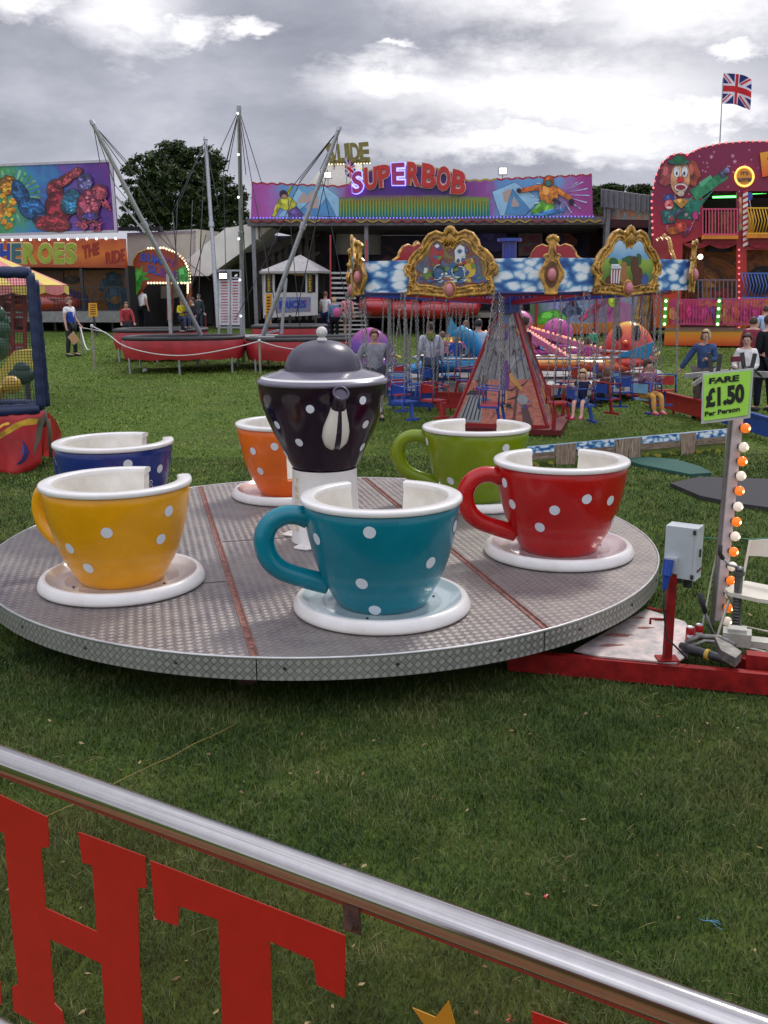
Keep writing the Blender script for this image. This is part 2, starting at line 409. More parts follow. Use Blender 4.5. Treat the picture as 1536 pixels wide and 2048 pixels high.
for a, b in ((None, s1-g), (s1+g, s2-g), (s2+g, None)):
    P, _, _ = chord_clip(a, b); mb = MB()
    mb.slab([PC + p + Vector((0, 0, PZ)) for p in P], (0, 0, -0.035), 0)
    mb.build('deck_plate', [tread_top], plat)
mb = MB()
for k in (s1, s2):
    h = math.sqrt(PR*PR-k*k) - 0.012
    a = PC + SN*k - SD*h; b = PC + SN*k + SD*h
    mb.bar(a + Vector((0, 0, PZ-.014)), b + Vector((0, 0, PZ-.014)), 0.03, 0.02)
    for q in (-1, 1):
        mb.bar(a + SN*q*.024 + Vector((0, 0, PZ+.003)), b + SN*q*.024 + Vector((0, 0, PZ+.003)), 0.009, 0.008)
mb.build('hinge_seam', [rust], plat)
# cross joints between plates
mb = MB()
for k0, k1, off in ((s1+.04, s2-.04, 0.15), (-2.2, s1-.04, -1.15)):
    a = PC + SN*k0 - SD*off; b = PC + SN*k1 - SD*off
    mb.bar(a + Vector((0, 0, PZ+.001)), b + Vector((0, 0, PZ+.001)), 0.008, 0.004)
mb.build('plate_joint', [darkm], plat)
# skirting band with UVs for the diamond pattern
def skirt(a0, a1, n):
    me = bpy.data.meshes.new('edge_skirt'); vs = []; fs = []; uv = []
    Rr = PR + 0.006; ht = 0.155
    for i in range(n+1):
        t = a0 + (a1-a0)*i/n
        for z in (PZ-.004, PZ-ht): vs.append((Rr*math.cos(t), Rr*math.sin(t), z))
        for z in (PZ-ht, PZ-.004): vs.append(((Rr-.012)*math.cos(t), (Rr-.012)*math.sin(t), z))
    for i in range(n):
        for q in range(4):
            fs.append((i*4+q, i*4+(q+1) % 4, i*4+4+(q+1) % 4, i*4+4+q))
            ta, tb = (a0+(a1-a0)*i/n)*Rr, (a0+(a1-a0)*(i+1)/n)*Rr; v0, v1 = (0, ht) if q == 0 else (0, 0.0)
            uv += [(ta, v0), (ta, v1), (tb, v1), (tb, v0)]
    me.from_pydata(vs, [], fs); l = me.uv_layers.new(name='UVMap'); me.materials.append(tread_side)
    for i, u in enumerate(uv): l.data[i].uv = u
    for p in me.polygons: p.use_smooth = False
    o = bpy.data.objects.new('edge_skirt', me); col.objects.link(o); o.parent = plat; return o
angs = [math.atan2(*(list((Vector(p)-PC).to_2d())[::-1])) for p in ((-0.84, 5.97, 0), (1.14, 6.39, 0))]
A1, A2 = angs
cuts = [A1 - R(55), A1, A2, A2 + R(70), A2 + R(140), A1 - R(55) + 2*math.pi]
for a, b in zip(cuts[:-1], cuts[1:]): skirt(a + .0015, b - .0015, 48)
mb = MB()
mb.tube([PC + Vector((PR*math.cos(R(3*i)), PR*math.sin(R(3*i)), PZ-.001)) for i in range(120)], 0.011, 6, closed=True)
mb.build('edge_trim', [mat('worn_alu', (0.55, 0.54, 0.52), 0.35, metal=.7, var=.15)], plat)
for i in range(26):
    mb = MB(); t = R(i*360/26+5); p = PC + Vector(((PR+.007)*math.cos(t), (PR+.007)*math.sin(t), PZ-.07)); d = Vector((math.cos(t), math.sin(t), 0))
    mb.cyl(p, p + d*.008, .014, .010, 8); mb.build('rivet', [darkm], plat)
mb = MB()
for i in range(12):
    t = R(i*30+15); d = Vector((math.cos(t), math.sin(t), 0))
    mb.bar(PC + d*.3 + Vector((0, 0, .30)), PC + d*(PR-.15) + Vector((0, 0, .36)), .06, .09)
mb.cyl(PC + Vector((0, 0, .02)), PC + Vector((0, 0, .40)), .42, n=24)
mb.lathe([(PR-.25, .29), (PR-.25, .40), (PR-.18, .40), (PR-.18, .29), (PR-.25, .29)], 48, PC)
mb.build('understructure', [mat('under_frame', (0.06, 0.03, 0.025), 0.7, var=.4, scale=10)], plat)
for i, (x, y) in enumerate(((-1.0, 6.6), (0.5, 6.9), (-2.6, 7.6), (-2.2, 10.5), (1.3, 10.6))):
    mb = MB(); mb.cyl((x, y-.06, .12), (x, y+.06, .12), .12, n=18); mb.bar((x, y, .12), (x, y, .34), .05); mb.build('running_wheel', [mat('wheel_rust', (0.09, 0.035, 0.025), 0.7, var=.4, scale=20)], plat)

# ------------------------------------------------------------------ teacups
CUPP = [(0.0, .030), (.325, .030), (.338, .036), (.362, .075), (.386, .120), (.396, .140), (.402, .152), (.440, .215), (.483, .32), (.517, .43), (.545, .55), (.564, .65), (.576, .74), (.581, .825)]
def cup_r(z):
    for (r0, z0), (r1, z1) in zip(CUPP[1:], CUPP[2:]):
        if z0 <= z <= z1 and z1 > z0: return r0 + (r1-r0)*(z-z0)/(z1-z0)
    return .59
def make_cup(idx, loc, colour, gap_c, gap_h, handle, label, dots, refl_tint):
    paint = mat('cup_paint_%d' % idx, colour, 0.26, coat=0.22, var=0.07, scale=5, bump=0.015, bscale=90, spec=.4)
    refl_well = mat('saucer_well_%d' % idx, refl_tint, 0.16, coat=0.5, var=0.03)  # well colour carries a tint painted as the cup's reflection
    root = thing('teacup', label, 'teacup', loc)
    L = Vector(loc)
    mb = MB()                       # body: outer shell, cut away at the entrance
    a0, a1 = R(gap_c+gap_h), R(gap_c-gap_h+360)
    zcut = .24
    mb.lathe([p for p in CUPP if p[1] <= zcut] + [(cup_r(zcut), zcut)], 64, L, mi=0)
    mb.lathe([(cup_r(zcut), zcut)] + [p for p in CUPP if p[1] > zcut] + [(.57, .828), (.51, .825)], 72, L, a0, a1, 0)
    mb.lathe([(cup_r(zcut), zcut), (cup_r(zcut)-.13, zcut+.004)], 20, L, R(gap_c-gap_h), R(gap_c+gap_h), 0)
    mb.build('cup_body', [paint], root)
    mb = MB()                       # inside liner and the two end faces of the wall
    inn = [(.30, .12), (.33, .14), (.352, .25), (.40, .42), (.442, .58), (.482, .74), (.492, .80), (.492, .82)]
    mb.lathe([(0, .115)] + inn[:3], 48, L, mi=0)
    mb.lathe(inn[2:], 64, L, a0, a1, 0)
    for a in (a0, a1):
        d = Vector((math.cos(a), math.sin(a), 0))
        outer = [(cup_r(zcut)-.002, zcut)] + [(r-.002, z) for r, z in CUPP if z > zcut] ; inner = list(reversed(inn[2:]))
        mb.add([L + d*r + Vector((0, 0, z)) for r, z in outer+inner], [tuple(range(len(outer+inner)))], 0)
    mb.build('cup_lining', [cream_in], root)
    mb = MB()                       # thick rounded rim
    rim = [(.494, .80), (.492, .845), (.495, .853), (.503, .857), (.55, .859), (.586, .857), (.596, .851), (.600, .842), (.600, .822), (.595, .816), (.575, .812)]
    e = .012
    mb.lathe(rim, 80, L, a0-e, a1+e, 0)
    for a in (a0-e, a1+e):
        d = Vector((math.cos(a), math.sin(a), 0)); mb.add([L + d*r + Vector((0, 0, z)) for r, z in rim], [tuple(range(len(rim)))], 0)
    mb.build('rim', [white_gel], root)
    mb = MB()                       # handle
    ha = R(handle); d = Vector((math.cos(ha), math.sin(ha), 0)); pts = []
    ctl = [(.545, .70), (.62, .728), (.72, .73), (.815, .68), (.865, .59), (.865, .49), (.825, .39), (.745, .315), (.635, .265), (.52, .225), (.41, .19)]
    for i in range(len(ctl)-1):
        p0 = ctl[max(i-1, 0)]; p1 = ctl[i]; p2 = ctl[i+1]; p3 = ctl[min(i+2, len(ctl)-1)]
        for k in range(4):
            t = k/4; q = [0.5*((2*p1[j]) + (-p0[j]+p2[j])*t + (2*p0[j]-5*p1[j]+4*p2[j]-p3[j])*t*t + (-p0[j]+3*p1[j]-3*p2[j]+p3[j])*t**3) for j in (0, 1)]
            pts.append(L + d*q[0] + Vector((0, 0, q[1])))
    pts.append(L + d*ctl[-1][0] + Vector((0, 0, ctl[-1][1])))
    n = len(pts); rs = [.066 + .012*math.sin(math.pi*i/n) + .012*max(0, (i-n*.75)/(n*.25)) + .012*max(0, 1-i/(n*.15)) for i in range(n)]
    mb.tube(pts, rs, 16); mb.build('handle', [paint], root)
    for (da, z) in dots:            # white spots curved on to the cup
        mb = MB(); a = R(da); rd = .045; vs = []
        for rr in (0, .5, 1.0):
            for k in range(16):
                t = 2*math.pi*k/16; zz = z + rd*rr*math.sin(t)*.98; aa = a + rd*rr*math.cos(t)/cup_r(z); r_ = cup_r(zz) + .0035
                vs.append(L + Vector((r_*math.cos(aa), r_*math.sin(aa), zz)))
        fs = []
        for q in range(2):
            for k in range(16): fs.append((q*16+k, q*16+16+k, q*16+16+(k+1) % 16, q*16+(k+1) % 16))
        mb.add(vs, fs, 0, True); mb.build('spot', [dotm], root)
    mb = MB()
    for dz in (-.02, .02):
        mb.tube([L + Vector((math.cos(a0)*.585, math.sin(a0)*.585, .70+dz)) + Vector((math.cos(t)*.014+.01, 0, math.sin(t)*.014)) for t in [2*math.pi*k/8 for k in range(8)]], .003, 5, closed=True)
    mb.build('chain_eye', [galv], root)
    # saucer: a separate moulding bolted under the cup, turns with it
    mb = MB()
    mb.lathe([(.30, .0315), (.43, .026), (.445, .036), (.465, .038), (.50, .036), (.56, .058), (.592, .082), (.602, .088)], 72, L, mi=0)
    mb.lathe([(.602, .088), (.622, .091), (.638, .086), (.652, .070), (.664, .045), (.670, .022), (.668, .004), (.655, -.006), (.0, -.008)], 72, L, mi=1)
    mb.lathe([(0, .031), (.30, .0315)], 48, L, mi=1)
    mb.build('saucer', [refl_well, white_gel], root)
    for k in range(3): 
        mb = MB(); t = R(handle + 65 + k*120); mb.cyl(L + Vector((math.cos(t)*.41, math.sin(t)*.41, .028)), L + Vector((math.cos(t)*.41, math.sin(t)*.41, .036)), .010, n=8); mb.build('bolt', [black], root)
    return root
# px-traced spots are given as (bearing in degrees, height)
cups = [
    # x, y of the saucer centre; colour; gap centre; gap half width; handle bearing
    ((-2.155, 7.62), (0.80, 0.36, 0.004), 50, 27, 152, 'yellow spotted teacup at the front left of the turntable', [(-178, .72), (-84, .55), (-122, .40), (-108, .24), (-32, .66), (-38, .44)], (.72, .66, .58)),
    ((-0.02, 6.97), (0.0, 0.185, 0.245), 94, 25, 190, 'teal spotted teacup nearest the camera in the middle', [(-98, .71), (-146, .60), (-48, .44), (-107, .31), (-98, .08), (-20, .66)], (.60, .70, .70)),
    ((1.58, 8.46), (0.46, 0.006, 0.005), 87, 26, 188, 'red spotted teacup at the right of the turntable', [(-105, .50), (-77, .60), (-50, .56), (-120, .33), (-158, .68), (-150, .50), (-30, .35)], (.72, .62, .60)),
    ((1.03, 10.62), (0.19, 0.275, 0.002), 78, 22, 176, 'olive green spotted teacup behind the red one', [(-165, .70), (-62, .68), (-80, .42), (-130, .30)], (.55, .58, .45)),
    ((-1.10, 11.05), (0.80, 0.155, 0.012), 300, 27, 40, 'orange spotted teacup half hidden behind the teapot', [(-130, .58), (-100, .65), (-125, .35), (-165, .60)], (.74, .52, .42)),
    ((-2.74, 9.70), (0.012, 0.030, 0.19), 45, 24, 145, 'dark blue spotted teacup behind the yellow one', [(-158, .68), (-62, .70), (-78, .48), (-24, .60)], (.50, .52, .60)),
]
for i, (p, c, gc, gh, ha, lb, dots, refl_tint) in enumerate(cups):
    make_cup(i, (p[0], p[1], PZ+.012), c, gc, gh, ha, lb, dots, refl_tint)

# ------------------------------------------------------------------ teapot on its pedestal
tp = Vector((-0.56, 9.0, PZ+.004))
pot = thing('teapot', 'giant aubergine teapot with white spots on a white pedestal amid the teacups', 'teapot', tp)
aub = mat('aubergine', (0.014, 0.004, 0.013), 0.16, coat=.12, var=.1, scale=4, spec=.35); lidm = mat('pot_lid', (0.052, 0.042, 0.068), 0.32, coat=.15, var=.12, scale=5)
shld = mat('pot_shoulder', (0.13, 0.115, 0.15), 0.25, coat=.4, var=.08)
ZB = .70
mb = MB(); mb.lathe([(.0, ZB), (.29, ZB), (.30, ZB+.01), (.33, ZB+.06), (.40, ZB+.20), (.47, ZB+.34), (.54, ZB+.50), (.585, ZB+.65), (.600, ZB+.76), (.600, ZB+.80)], 72, tp)
mb.build('pot_body', [aub], pot)
mb = MB(); mb.lathe([(.600, ZB+.80), (.612, ZB+.805), (.615, ZB+.82), (.60, ZB+.835), (.575, ZB+.85)], 72, tp, mi=0)
mb.lathe([(.575, ZB+.85), (.555, ZB+.867)], 72, tp, mi=1); mb.lathe([(.555, ZB+.867), (.50, ZB+.885), (.43, ZB+.90), (.40, ZB+.915), (.352, ZB+.918)], 72, tp, mi=0)
mb.build('shoulder', [shld, white_gel], pot)
mb = MB(); mb.lathe([(.352, ZB+.918), (.350, ZB+.945), (.342, ZB+.985), (.318, ZB+1.04), (.282, ZB+1.09), (.232, ZB+1.132), (.165, ZB+1.165), (.09, ZB+1.182), (0, ZB+1.188)], 64, tp)
lid = mb.build('lid', [lidm], pot)
mb = MB(); mb.lathe([(.05, ZB+1.172), (.045, ZB+1.197), (.028, ZB+1.212)], 20, tp); mb.sph(tp + Vector((0, 0, ZB+1.257)), .052, 20, 12)
k_ = mb.build('knob', [mat('knob_white', (.62, .60, .56), .5, var=.15, scale=30)], lid)
sa = R(-75); sdv = Vector((math.cos(sa), math.sin(sa), 0))
def pr(z):
    P_ = [(.29, 0), (.33, .06), (.40, .20), (.47, .34), (.54, .50), (.585, .65), (.600, .80)]
    for (r0, z0), (r1, z1) in zip(P_, P_[1:]):
        if z0 <= z <= z1: return r0 + (r1-r0)*(z-z0)/(z1-z0)
    return .6
# spout: fat at the foot, narrowing as it rises and leans out; pale flanks, dark spine and lip
path = [(.40, .27, .05), (.44, .31, .095), (.50, .36, .118), (.555, .43, .118), (.60, .50, .102), (.635, .57, .082), (.665, .64, .066), (.70, .70, .062), (.745, .75, .064), (.775, .775, .066)]
side = Vector((-sdv.y, sdv.x, 0)); vs = []; rings = []
for i, (r_, z_, w_) in enumerate(path):
    c_ = tp + sdv*r_ + Vector((0, 0, ZB+z_)); nx = path[min(i+1, len(path)-1)]; pv = path[max(i-1, 0)]
    tdir = (sdv*(nx[0]-pv[0]) + Vector((0, 0, nx[1]-pv[1]))).normalized(); up = side.cross(tdir).normalized()
    rings.append([c_ + side*math.cos(2*math.pi*k/28)*w_ + up*math.sin(2*math.pi*k/28)*w_ for k in range(28)])
for n_, mats_, sel in (('spout', [mat('spout_cream', (.72, .69, .60), .32, coat=.3, var=.05), aub], None),):
    mb = MB(); vs = [v for r_ in rings for v in r_]; fs = []; mi_ = []
    for i in range(len(rings)-1):
        for k in range(28): fs.append((i*28+k, i*28+(k+1) % 28, i*28+28+(k+1) % 28, i*28+28+k)); mi_.append(1 if (i >= 6 or (k in (20, 21)) or (k in (6, 7))) else 0)
    mb.add(vs, fs, 0, True); mb.m = mi_; 
    mb.build(n_, mats_, pot)
mb = MB(); e_ = rings[-1]; c_ = sum(e_, Vector())/28; ax = (rings[-1][0]-c_).cross(rings[-1][7]-c_).normalized()
if ax.dot(sdv) < 0: ax = -ax
mb.tube([c_ + (p-c_)*.97 for p in e_], .010, 8, closed=True)
mb.add([c_ + (p-c_)*.95 - ax*.01 for p in e_], [tuple(range(28))]); mb.build('spout_mouth', [lidm], pot)
# handle on the far side
mb = MB(); hd = -sdv; mb.tube([tp + hd*x + Vector((0, 0, ZB+z)) for x, z in ((.56, .68), (.70, .73), (.82, .68), (.88, .55), (.85, .40), (.74, .28), (.58, .22), (.42, .2))], .055, 12); mb.build('handle', [aub], pot)
for az, z in ((-98, .62), (-116, .30), (-50, .68), (-140, .45), (-168, .57), (-40, .45), (-28, .22), (60, .6), (130, .4), (-4, .55), (-72-85, .15)):
    mb = MB(); a = R(az); rd = .038; vs = []
    for rr in (0, .5, 1.0):
        for k in range(16):
            t = 2*math.pi*k/16; zz = z + rd*rr*math.sin(t); aa = a + rd*rr*math.cos(t)/pr(z); r_ = pr(zz)+.004
            vs.append(tp + Vector((r_*math.cos(aa), r_*math.sin(aa), ZB+zz)))
    mb.add(vs, [(q*16+k, q*16+16+k, q*16+16+(k+1) % 16, q*16+(k+1) % 16) for q in range(2) for k in range(16)], 0, True); mb.build('spot', [dotm], pot)
mb = MB(); mb.lathe([(.335, 0), (.335, .012), (.325, .03), (.305, ZB-.03), (.305, ZB+.001)], 48, tp)
ped = mb.build('pedestal', [white_gel], pot)
mb = MB()
for k in range(4):
    t = R(-118+90*k); d = Vector((math.cos(t), math.sin(t), 0)); sd_ = Vector((-d.y, d.x, 0))
    mb.slab([tp + d*x + sd_*y + Vector((0, 0, .012)) for x, y in ((.28, -.09), (.43, -.09), (.46, -.06), (.46, .06), (.43, .09), (.28, .09))], (0, 0, -.010))
    mb.cyl(tp + d*.41 + Vector((0, 0, .012)), tp + d*.41 + Vector((0, 0, .024)), .012, n=6)
mb.build('foot_flange', [white_gel], ped)
mb = MB(); gold = mat('faint_gold', (.68, .52, .16), .5)
for i in range(7):           # column of pale yellow capitals down the pedestal
    a = R(-142); zz = ZB-.09-.075*i; r_ = .312 + (ZB-zz)*.03
    d = Vector((math.cos(a), math.sin(a), 0)); s_ = Vector((-d.y, d.x, 0)); o_ = tp + d*(r_+.004) + Vector((0, 0, zz))
    put_text(mb, 'TEACUPS'[i], [o_ - s_*.025 - Vector((0, 0, .026)), o_ + s_*.025 - Vector((0, 0, .026)), o_ + s_*.025 + Vector((0, 0, .026)), o_ - s_*.025 + Vector((0, 0, .026))], d*.002)
mb.build('lettering', [gold], ped)

# ------------------------------------------------------------------ ride trailer drawbar with its junction box
tr = thing('ride_trailer', 'red steel trailer drawbar with worn silver plate beside the turntable', 'trailer', (1.6, 7.4, 0))
mb = MB()
def G(px, py, z): return gz(px, py, z)
a = G(1075, 1305, .17); b = G(1600, 1352, .17)
mb.bar(a - (b-a)*.12 - Vector((0, 0, .075)), b - Vector((0, 0, .075)), .07, .15)
mb.bar(b - Vector((0, 0, .07)), Vector((b.x-.3, b.y+.45, .10)), .07, .13)
c0 = Vector((1.75, 8.35, .10)); mb.bar(Vector((-.3, 8.9, .1)), c0, .07, .13); mb.bar(G(1492, 1322, .19), G(1600, 1334, .19), .10, .13)
mb.build('chassis', [redpaint], tr)
mb = MB()
plate = [G(1148, 1300, .185), G(1292, 1218, .185), G(1370, 1243, .185), G(1392, 1275, .185), G(1372, 1312, .185), G(1352, 1326, .185), G(1200, 1312, .185)]
mb.slab(plate, (0, 0, -.012)); silver = mat('worn_silver', (0.42, 0.40, 0.38), .5, metal=.25, var=.25, scale=9, c2=(.5, .40, .37), bump=.15)
mb.build('deck_plate', [silver], tr)
mb = MB()
for x, y, w in ((1240, 1270, .5), (1290, 1255, .3), (1225, 1290, .4), (1320, 1240, .3), (1275, 1235, .26)):
    c_ = G(x, y, .1875); q = random.Random(x)
    mb.slab([c_ + Vector((math.cos(t)*w*.28*q.uniform(.4, 1), math.sin(t)*w*.10*q.uniform(.4, 1), 0)) for t in [2*math.pi*k/13 for k in range(13)]], (0, 0, -.002))
mb.build('rust_patch', [rust], tr)
mb = MB(); pb = G(1334, 1318, .186)
mb.box(pb + Vector((0, 0, .32)), (.055, .055, .64)); mb.box(pb + Vector((0, 0, .005)), (.15, .12, .01))
mb.tube([pb + Vector((-.03, 0, .30)), pb + Vector((-.09, .01, .30)), pb + Vector((-.13, .02, .30)), pb + Vector((-.13, .02, .26))], .009, 8)
mb.tube([pb + Vector((-.03, 0, .36)), pb + Vector((-.10, .01, .37)), pb + Vector((-.15, .03, .38))], .009, 8)
post = mb.build('box_post', [redpaint], tr)
# grey junction box
jb = thing('junction_box', 'pale grey electrical cabinet on a red post beside the turntable', 'electrical box', pb + Vector((.05, .02, .62)))
bx = mat('grey_enamel', (.50, .53, .54), .35, coat=.2, var=.06); Lc = pb + Vector((.065, .03, .80)); Mr = Matrix.Rotation(R(-33), 4, 'Z')
mb = MB(); mb.box(Lc, (.20, .14, .37), 0, M=Mr); mb.build('cabinet', [bx], jb)
rt = Mr.to_3x3(); 
mb = MB(); mb.box(Lc + rt @ Vector((.113, 0, 0)), (.022, .148, .376), 0, M=Mr); dr = mb.build('door', [bx], jb)
mb = MB(); mb.box(Lc + rt @ Vector((.128, .0, -.0)), (.012, .018, .055), 0, M=Mr); mb.build('lock', [darkm], dr)
mb = MB()
for k, (c_) in enumerate((0, 0, 1, 1, 0)): mb.box(Lc + rt @ Vector((.126, -.035+.02*k, -.125)), (.006, .014, .016), c_, M=Mr)
mb.build('maker_badge', [darkm, flat((180, 20, 30))], dr)
for yy in (-.16, .16):
    mb = MB(); mb.box(Lc + rt @ Vector((.102, -.078, yy)), (.02, .012, .03), 0, M=Mr); mb.build('hinge', [darkm], jb)
mb = MB(); mb.cyl(Lc + Vector((-.02, -.02, -.185)), Lc + Vector((-.02, -.02, -.225)), .025); mb.cyl(Lc + Vector((.05, -.02, -.185)), Lc + Vector((.05, -.02, -.26)), .032); mb.build('cable_gland', [black], jb)
mb = MB(); blue = mat('plug_blue', (.012, .06, .32), .4, coat=.2)
f_ = Lc + rt @ Vector((-.045, -.085, -.09)); mb.box(f_, (.09, .035, .11), 1, M=Mr); mb.cyl(f_ + Vector((-.03, -.04, .05)), f_ + Vector((-.045, -.06, -.06)), .036, .034, 14); mb.cyl(f_ + Vector((-.045, -.06, -.06)), f_ + Vector((-.055, -.065, -.16)), .028, .016, 12)
mb.build('plug_socket', [blue, bx], jb)
cable = MB(); p0 = f_ + Vector((-.055, -.065, -.16))
cable.tube([p0, p0 + Vector((0, 0, -.12)), p0 + Vector((.03, -.02, -.35)), Vector((pb.x+.08, pb.y-.05, .26)), Vector((pb.x+.13, pb.y-.06, .205)), Vector((pb.x+.15, pb.y+.05, .20))], .007, 8)
tag(cable.build('power_cable', [black]), 'thin dark cable looping down from the blue plug', 'cable')

# ------------------------------------------------------------------ fare post with bulbs and sign
fb = Vector((2.72, 7.75, 0)); ftop = at(1476, 832, 7.62)
fp = thing('fare_post', 'white lamp post with a column of orange and clear bulbs holding the fare sign', 'lamp post', fb)
mb = MB(); pw = mat('post_pinkwhite', (.62, .55, .54), .4, var=.1, scale=12); pz0 = at(1438, 1240, 7.72)
axis = (ftop-pz0)
mb.bar(pz0, ftop, .04, .075, 0); mb.build('bulb_channel', [pw], fp)
mb = MB(); mb.bar(Vector((pz0.x-.045, pz0.y+.03, 0)), ftop + Vector((-.045, .03, .0)), .05, .022); mb.build('steel_upright', [darkm if False else mat('weathered_alu', (.25, .24, .22), .5, metal=.5, var=.25)], fp)
orange_b = lamp_mat('bulb_orange', (1.0, .20, .015), .55); clear_b = lamp_mat('bulb_clear', (.86, .74, .60), .32); fil = lamp_mat('filament', (1, .75, .35), 5)
def bulb(root, p, d, m_, r=.040):
    mb = MB(); mb.sph(p + d*.045, r, 14, 10, 0); mb.cyl(p, p + d*.03, r*.55, r*.75, 12, 1)
    b_ = mb.build('bulb', [m_, darkm], root); mb = MB(); mb.sph(p + d*(.045+r*.78), r*.34, 8, 6); mb.build('filament', [fil], b_)
bys = [853, 889, 916, 944, 973, 1004, 1034, 1063, 1094, 1124, 1153, 1181, 1210, 1238]
for i, y_ in enumerate(bys):
    t = (y_ - 1240) / (832 - 1240); p = pz0 + axis*t
    bulb(fp, p + Vector((.022, -.022, 0)), Vector((.55, -.83, 0)).normalized(), orange_b if i % 2 == 0 else clear_b)
# clamps and brackets behind the sign
sg = thing('fare_sign', 'lime green card priced 1.50 in a clear frame on top of the bulb post', 'sign', ftop)
SY = 7.45; SPl = PY(7.50, 7.34, 1405, 1500)
C4 = [(1407, 842), (1496, 830), (1503, 741), (1409, 750)]
mb = MB(); SPl.poly(mb, C4, 0, .006); card = mb.build('card', [mat('lime_card', (.42, .82, .09), .4, var=.04)], sg)
mb = MB(); SPl.poly(mb, [(1402, 848), (1500, 836), (1507, 736), (1405, 746)], -.012, .008); mb.build('backing', [mat('clear_sleeve', (.55, .58, .52), .3, var=.1)], sg)
mb = MB()
ptext(mb, SPl, 'FARE', (1418, 768), (1478, 762), (1479, 749), (1419, 756), .009, .003, offset=.045)
ptext(mb, SPl, '£1.50', (1412, 816), (1489, 805), (1489, 766), (1412, 777), .009, .003, offset=.05)
ptext(mb, SPl, 'Per Person', (1410, 833), (1480, 822), (1480, 812), (1410, 823), .009, .003, offset=.03)
mb.build('lettering', [mat('ink', (.012, .012, .01), .5)], card)
cl = thing('clamp_bracket', 'grey steel clamps and cross bar on top of the fare post behind the sign', 'bracket', ftop + Vector((0, 0, .02)))
mb = MB(); bY = 7.7; wb = mat('grey_bar', (.26, .25, .23), .55, var=.3, scale=14)
mb.bar(at(1370, 752, bY), at(1470, 742, bY), .05, .035); mb.bar(at(1460, 746, bY), at(1560, 750, bY), .05, .045); mb.bar(ftop, at(1470, 745, bY), .035, .04)
mb.bar(at(1385, 770, bY+.2), at(1440, 735, bY+.2), .03, .03); mb.build('cross_bar', [wb], cl)
mb = MB()
for x, y, tx, ty in ((1424, 740, 1418, 705), (1434, 742, 1441, 708), (1490, 738, 1484, 705), (1500, 738, 1510, 707)):
    mb.bar(at(x, y+14, bY-.04), at(tx, ty, bY-.03), .022, .028); mb.sph(at(x, y+8, bY-.06), .018, 10, 8)
mb.build('clamp_jaw', [darkm], cl)
mb = MB(); mb.tube([at(1452, 748, bY-.05), at(1462, 735, bY-.08), at(1480, 742, bY-.08), at(1496, 733, bY-.08), at(1512, 742, bY-.05), at(1530, 760, bY)], .007, 7); mb.build('cable_loop', [black], cl)
wire = MB(); wire.tube([at(1455, 860, 7.8), at(1450, 930, 7.8), at(1446, 1010, 7.8), at(1438, 1090, 7.8), at(1424, 1150, 7.75), at(1412, 1215, 7.65), at(1402, 1262, 7.5)], .007, 7)
tag(wire.build('lead_wire', [mat('pale_lead', (.45, .44, .36), .6)]), 'pale lead hanging beside the bulb post', 'cable')

# ------------------------------------------------------------------ jack, coupling, cans, chair
jk = thing('jockey_jack', 'grey threaded winding jack with crank handle standing on the drawbar', 'jack', (2.83, 7.25, .16))
jt = at(1478, 1150, 7.25); jb_ = at(1471, 1262, 7.3); stl = mat('jack_steel', (.16, .165, .16), .4, metal=.6, var=.25)
mb = MB(); mb.cyl(jb_, jt, .028, .032, 16); mb.cyl(jt, jt + Vector((0, 0, .035)), .042, .042, 16); mb.sph(jt + Vector((0, 0, .05)), .035, 14, 10, sq=(1, 1, .6)); mb.build('barrel', [stl], jk)
mb = MB()
for k in range(11): 
    p = jb_.lerp(jt, .12 + .055*k); mb.lathe([(.029, -.006), (.038, 0), (.029, .006)], 16, p)
mb.build('screw_thread', [stl], jk)
mb = MB(); mb.tube([jt + Vector((0, 0, .06)), at(1458, 1130, 7.2), at(1446, 1117, 7.18)], .010, 8); mb.tube([at(1446, 1117, 7.18), at(1440, 1108, 7.16), at(1441, 1090, 7.16)], .017, 10, 1); mb.build('crank', [galv, black], jk)
mb = MB(); bc = G(1473, 1282, .22); mb.box(bc + Vector((0, 0, .03)), (.20, .15, .10), 0, rz=R(-20)); mb.box(bc + Vector((-.0, -.0, .09)), (.13, .10, .03), 0, rz=R(-20)); mb.box(bc + Vector((.22, -.06, .0)), (.28, .12, .05), 0, rz=R(-20)); mb.build('foot_block', [mat('cream_steel', (.40, .39, .33), .5, var=.2)], jk)
hb = thing('hitch_coupling', 'black tow hitch and handbrake lever lying on the drawbar', 'coupling', (2.5, 7.1, .16))
mb = MB(); mb.cyl(G(1372, 1296, .22), G(1462, 1322, .22), .036, .030, 16); mb.cyl(G(1362, 1291, .22), G(1376, 1297, .22), .026, .040, 14); mb.cyl(G(1412, 1308, .222), G(1419, 1310, .222), .039, .039, 16, 1); mb.build('damper', [darkm, flat((205, 170, 60))], hb)
mb = MB(); mb.tube([G(1466, 1318, .25), at(1445, 1290, 7.0), at(1424, 1262, 7.0), at(1410, 1225, 7.0)], .012, 8); mb.tube([at(1410, 1225, 7.0), at(1404, 1205, 7.0), at(1400, 1187, 7.0)], [.02, .022, .018], 10, 1); mb.build('brake_lever', [stl, black], hb)
mb = MB(); mb.slab([G(1428, 1290, .22), G(1460, 1306, .22), G(1482, 1322, .22), G(1470, 1335, .22), G(1440, 1318, .22)], (0, 0, .07)); mb.tube([G(1372, 1285, .22), G(1400, 1272, .26), G(1440, 1275, .26), G(1470, 1290, .24)], .02, 8); mb.tube([G(1380, 1294, .20), G(1410, 1282, .24), G(1440, 1285, .24), G(1462, 1300, .22)], .014, 8)
mb.build('coupling_arm', [mat('greasy_steel', (.20, .19, .17), .5, metal=.4, var=.35, scale=20)], hb)
mb = MB()
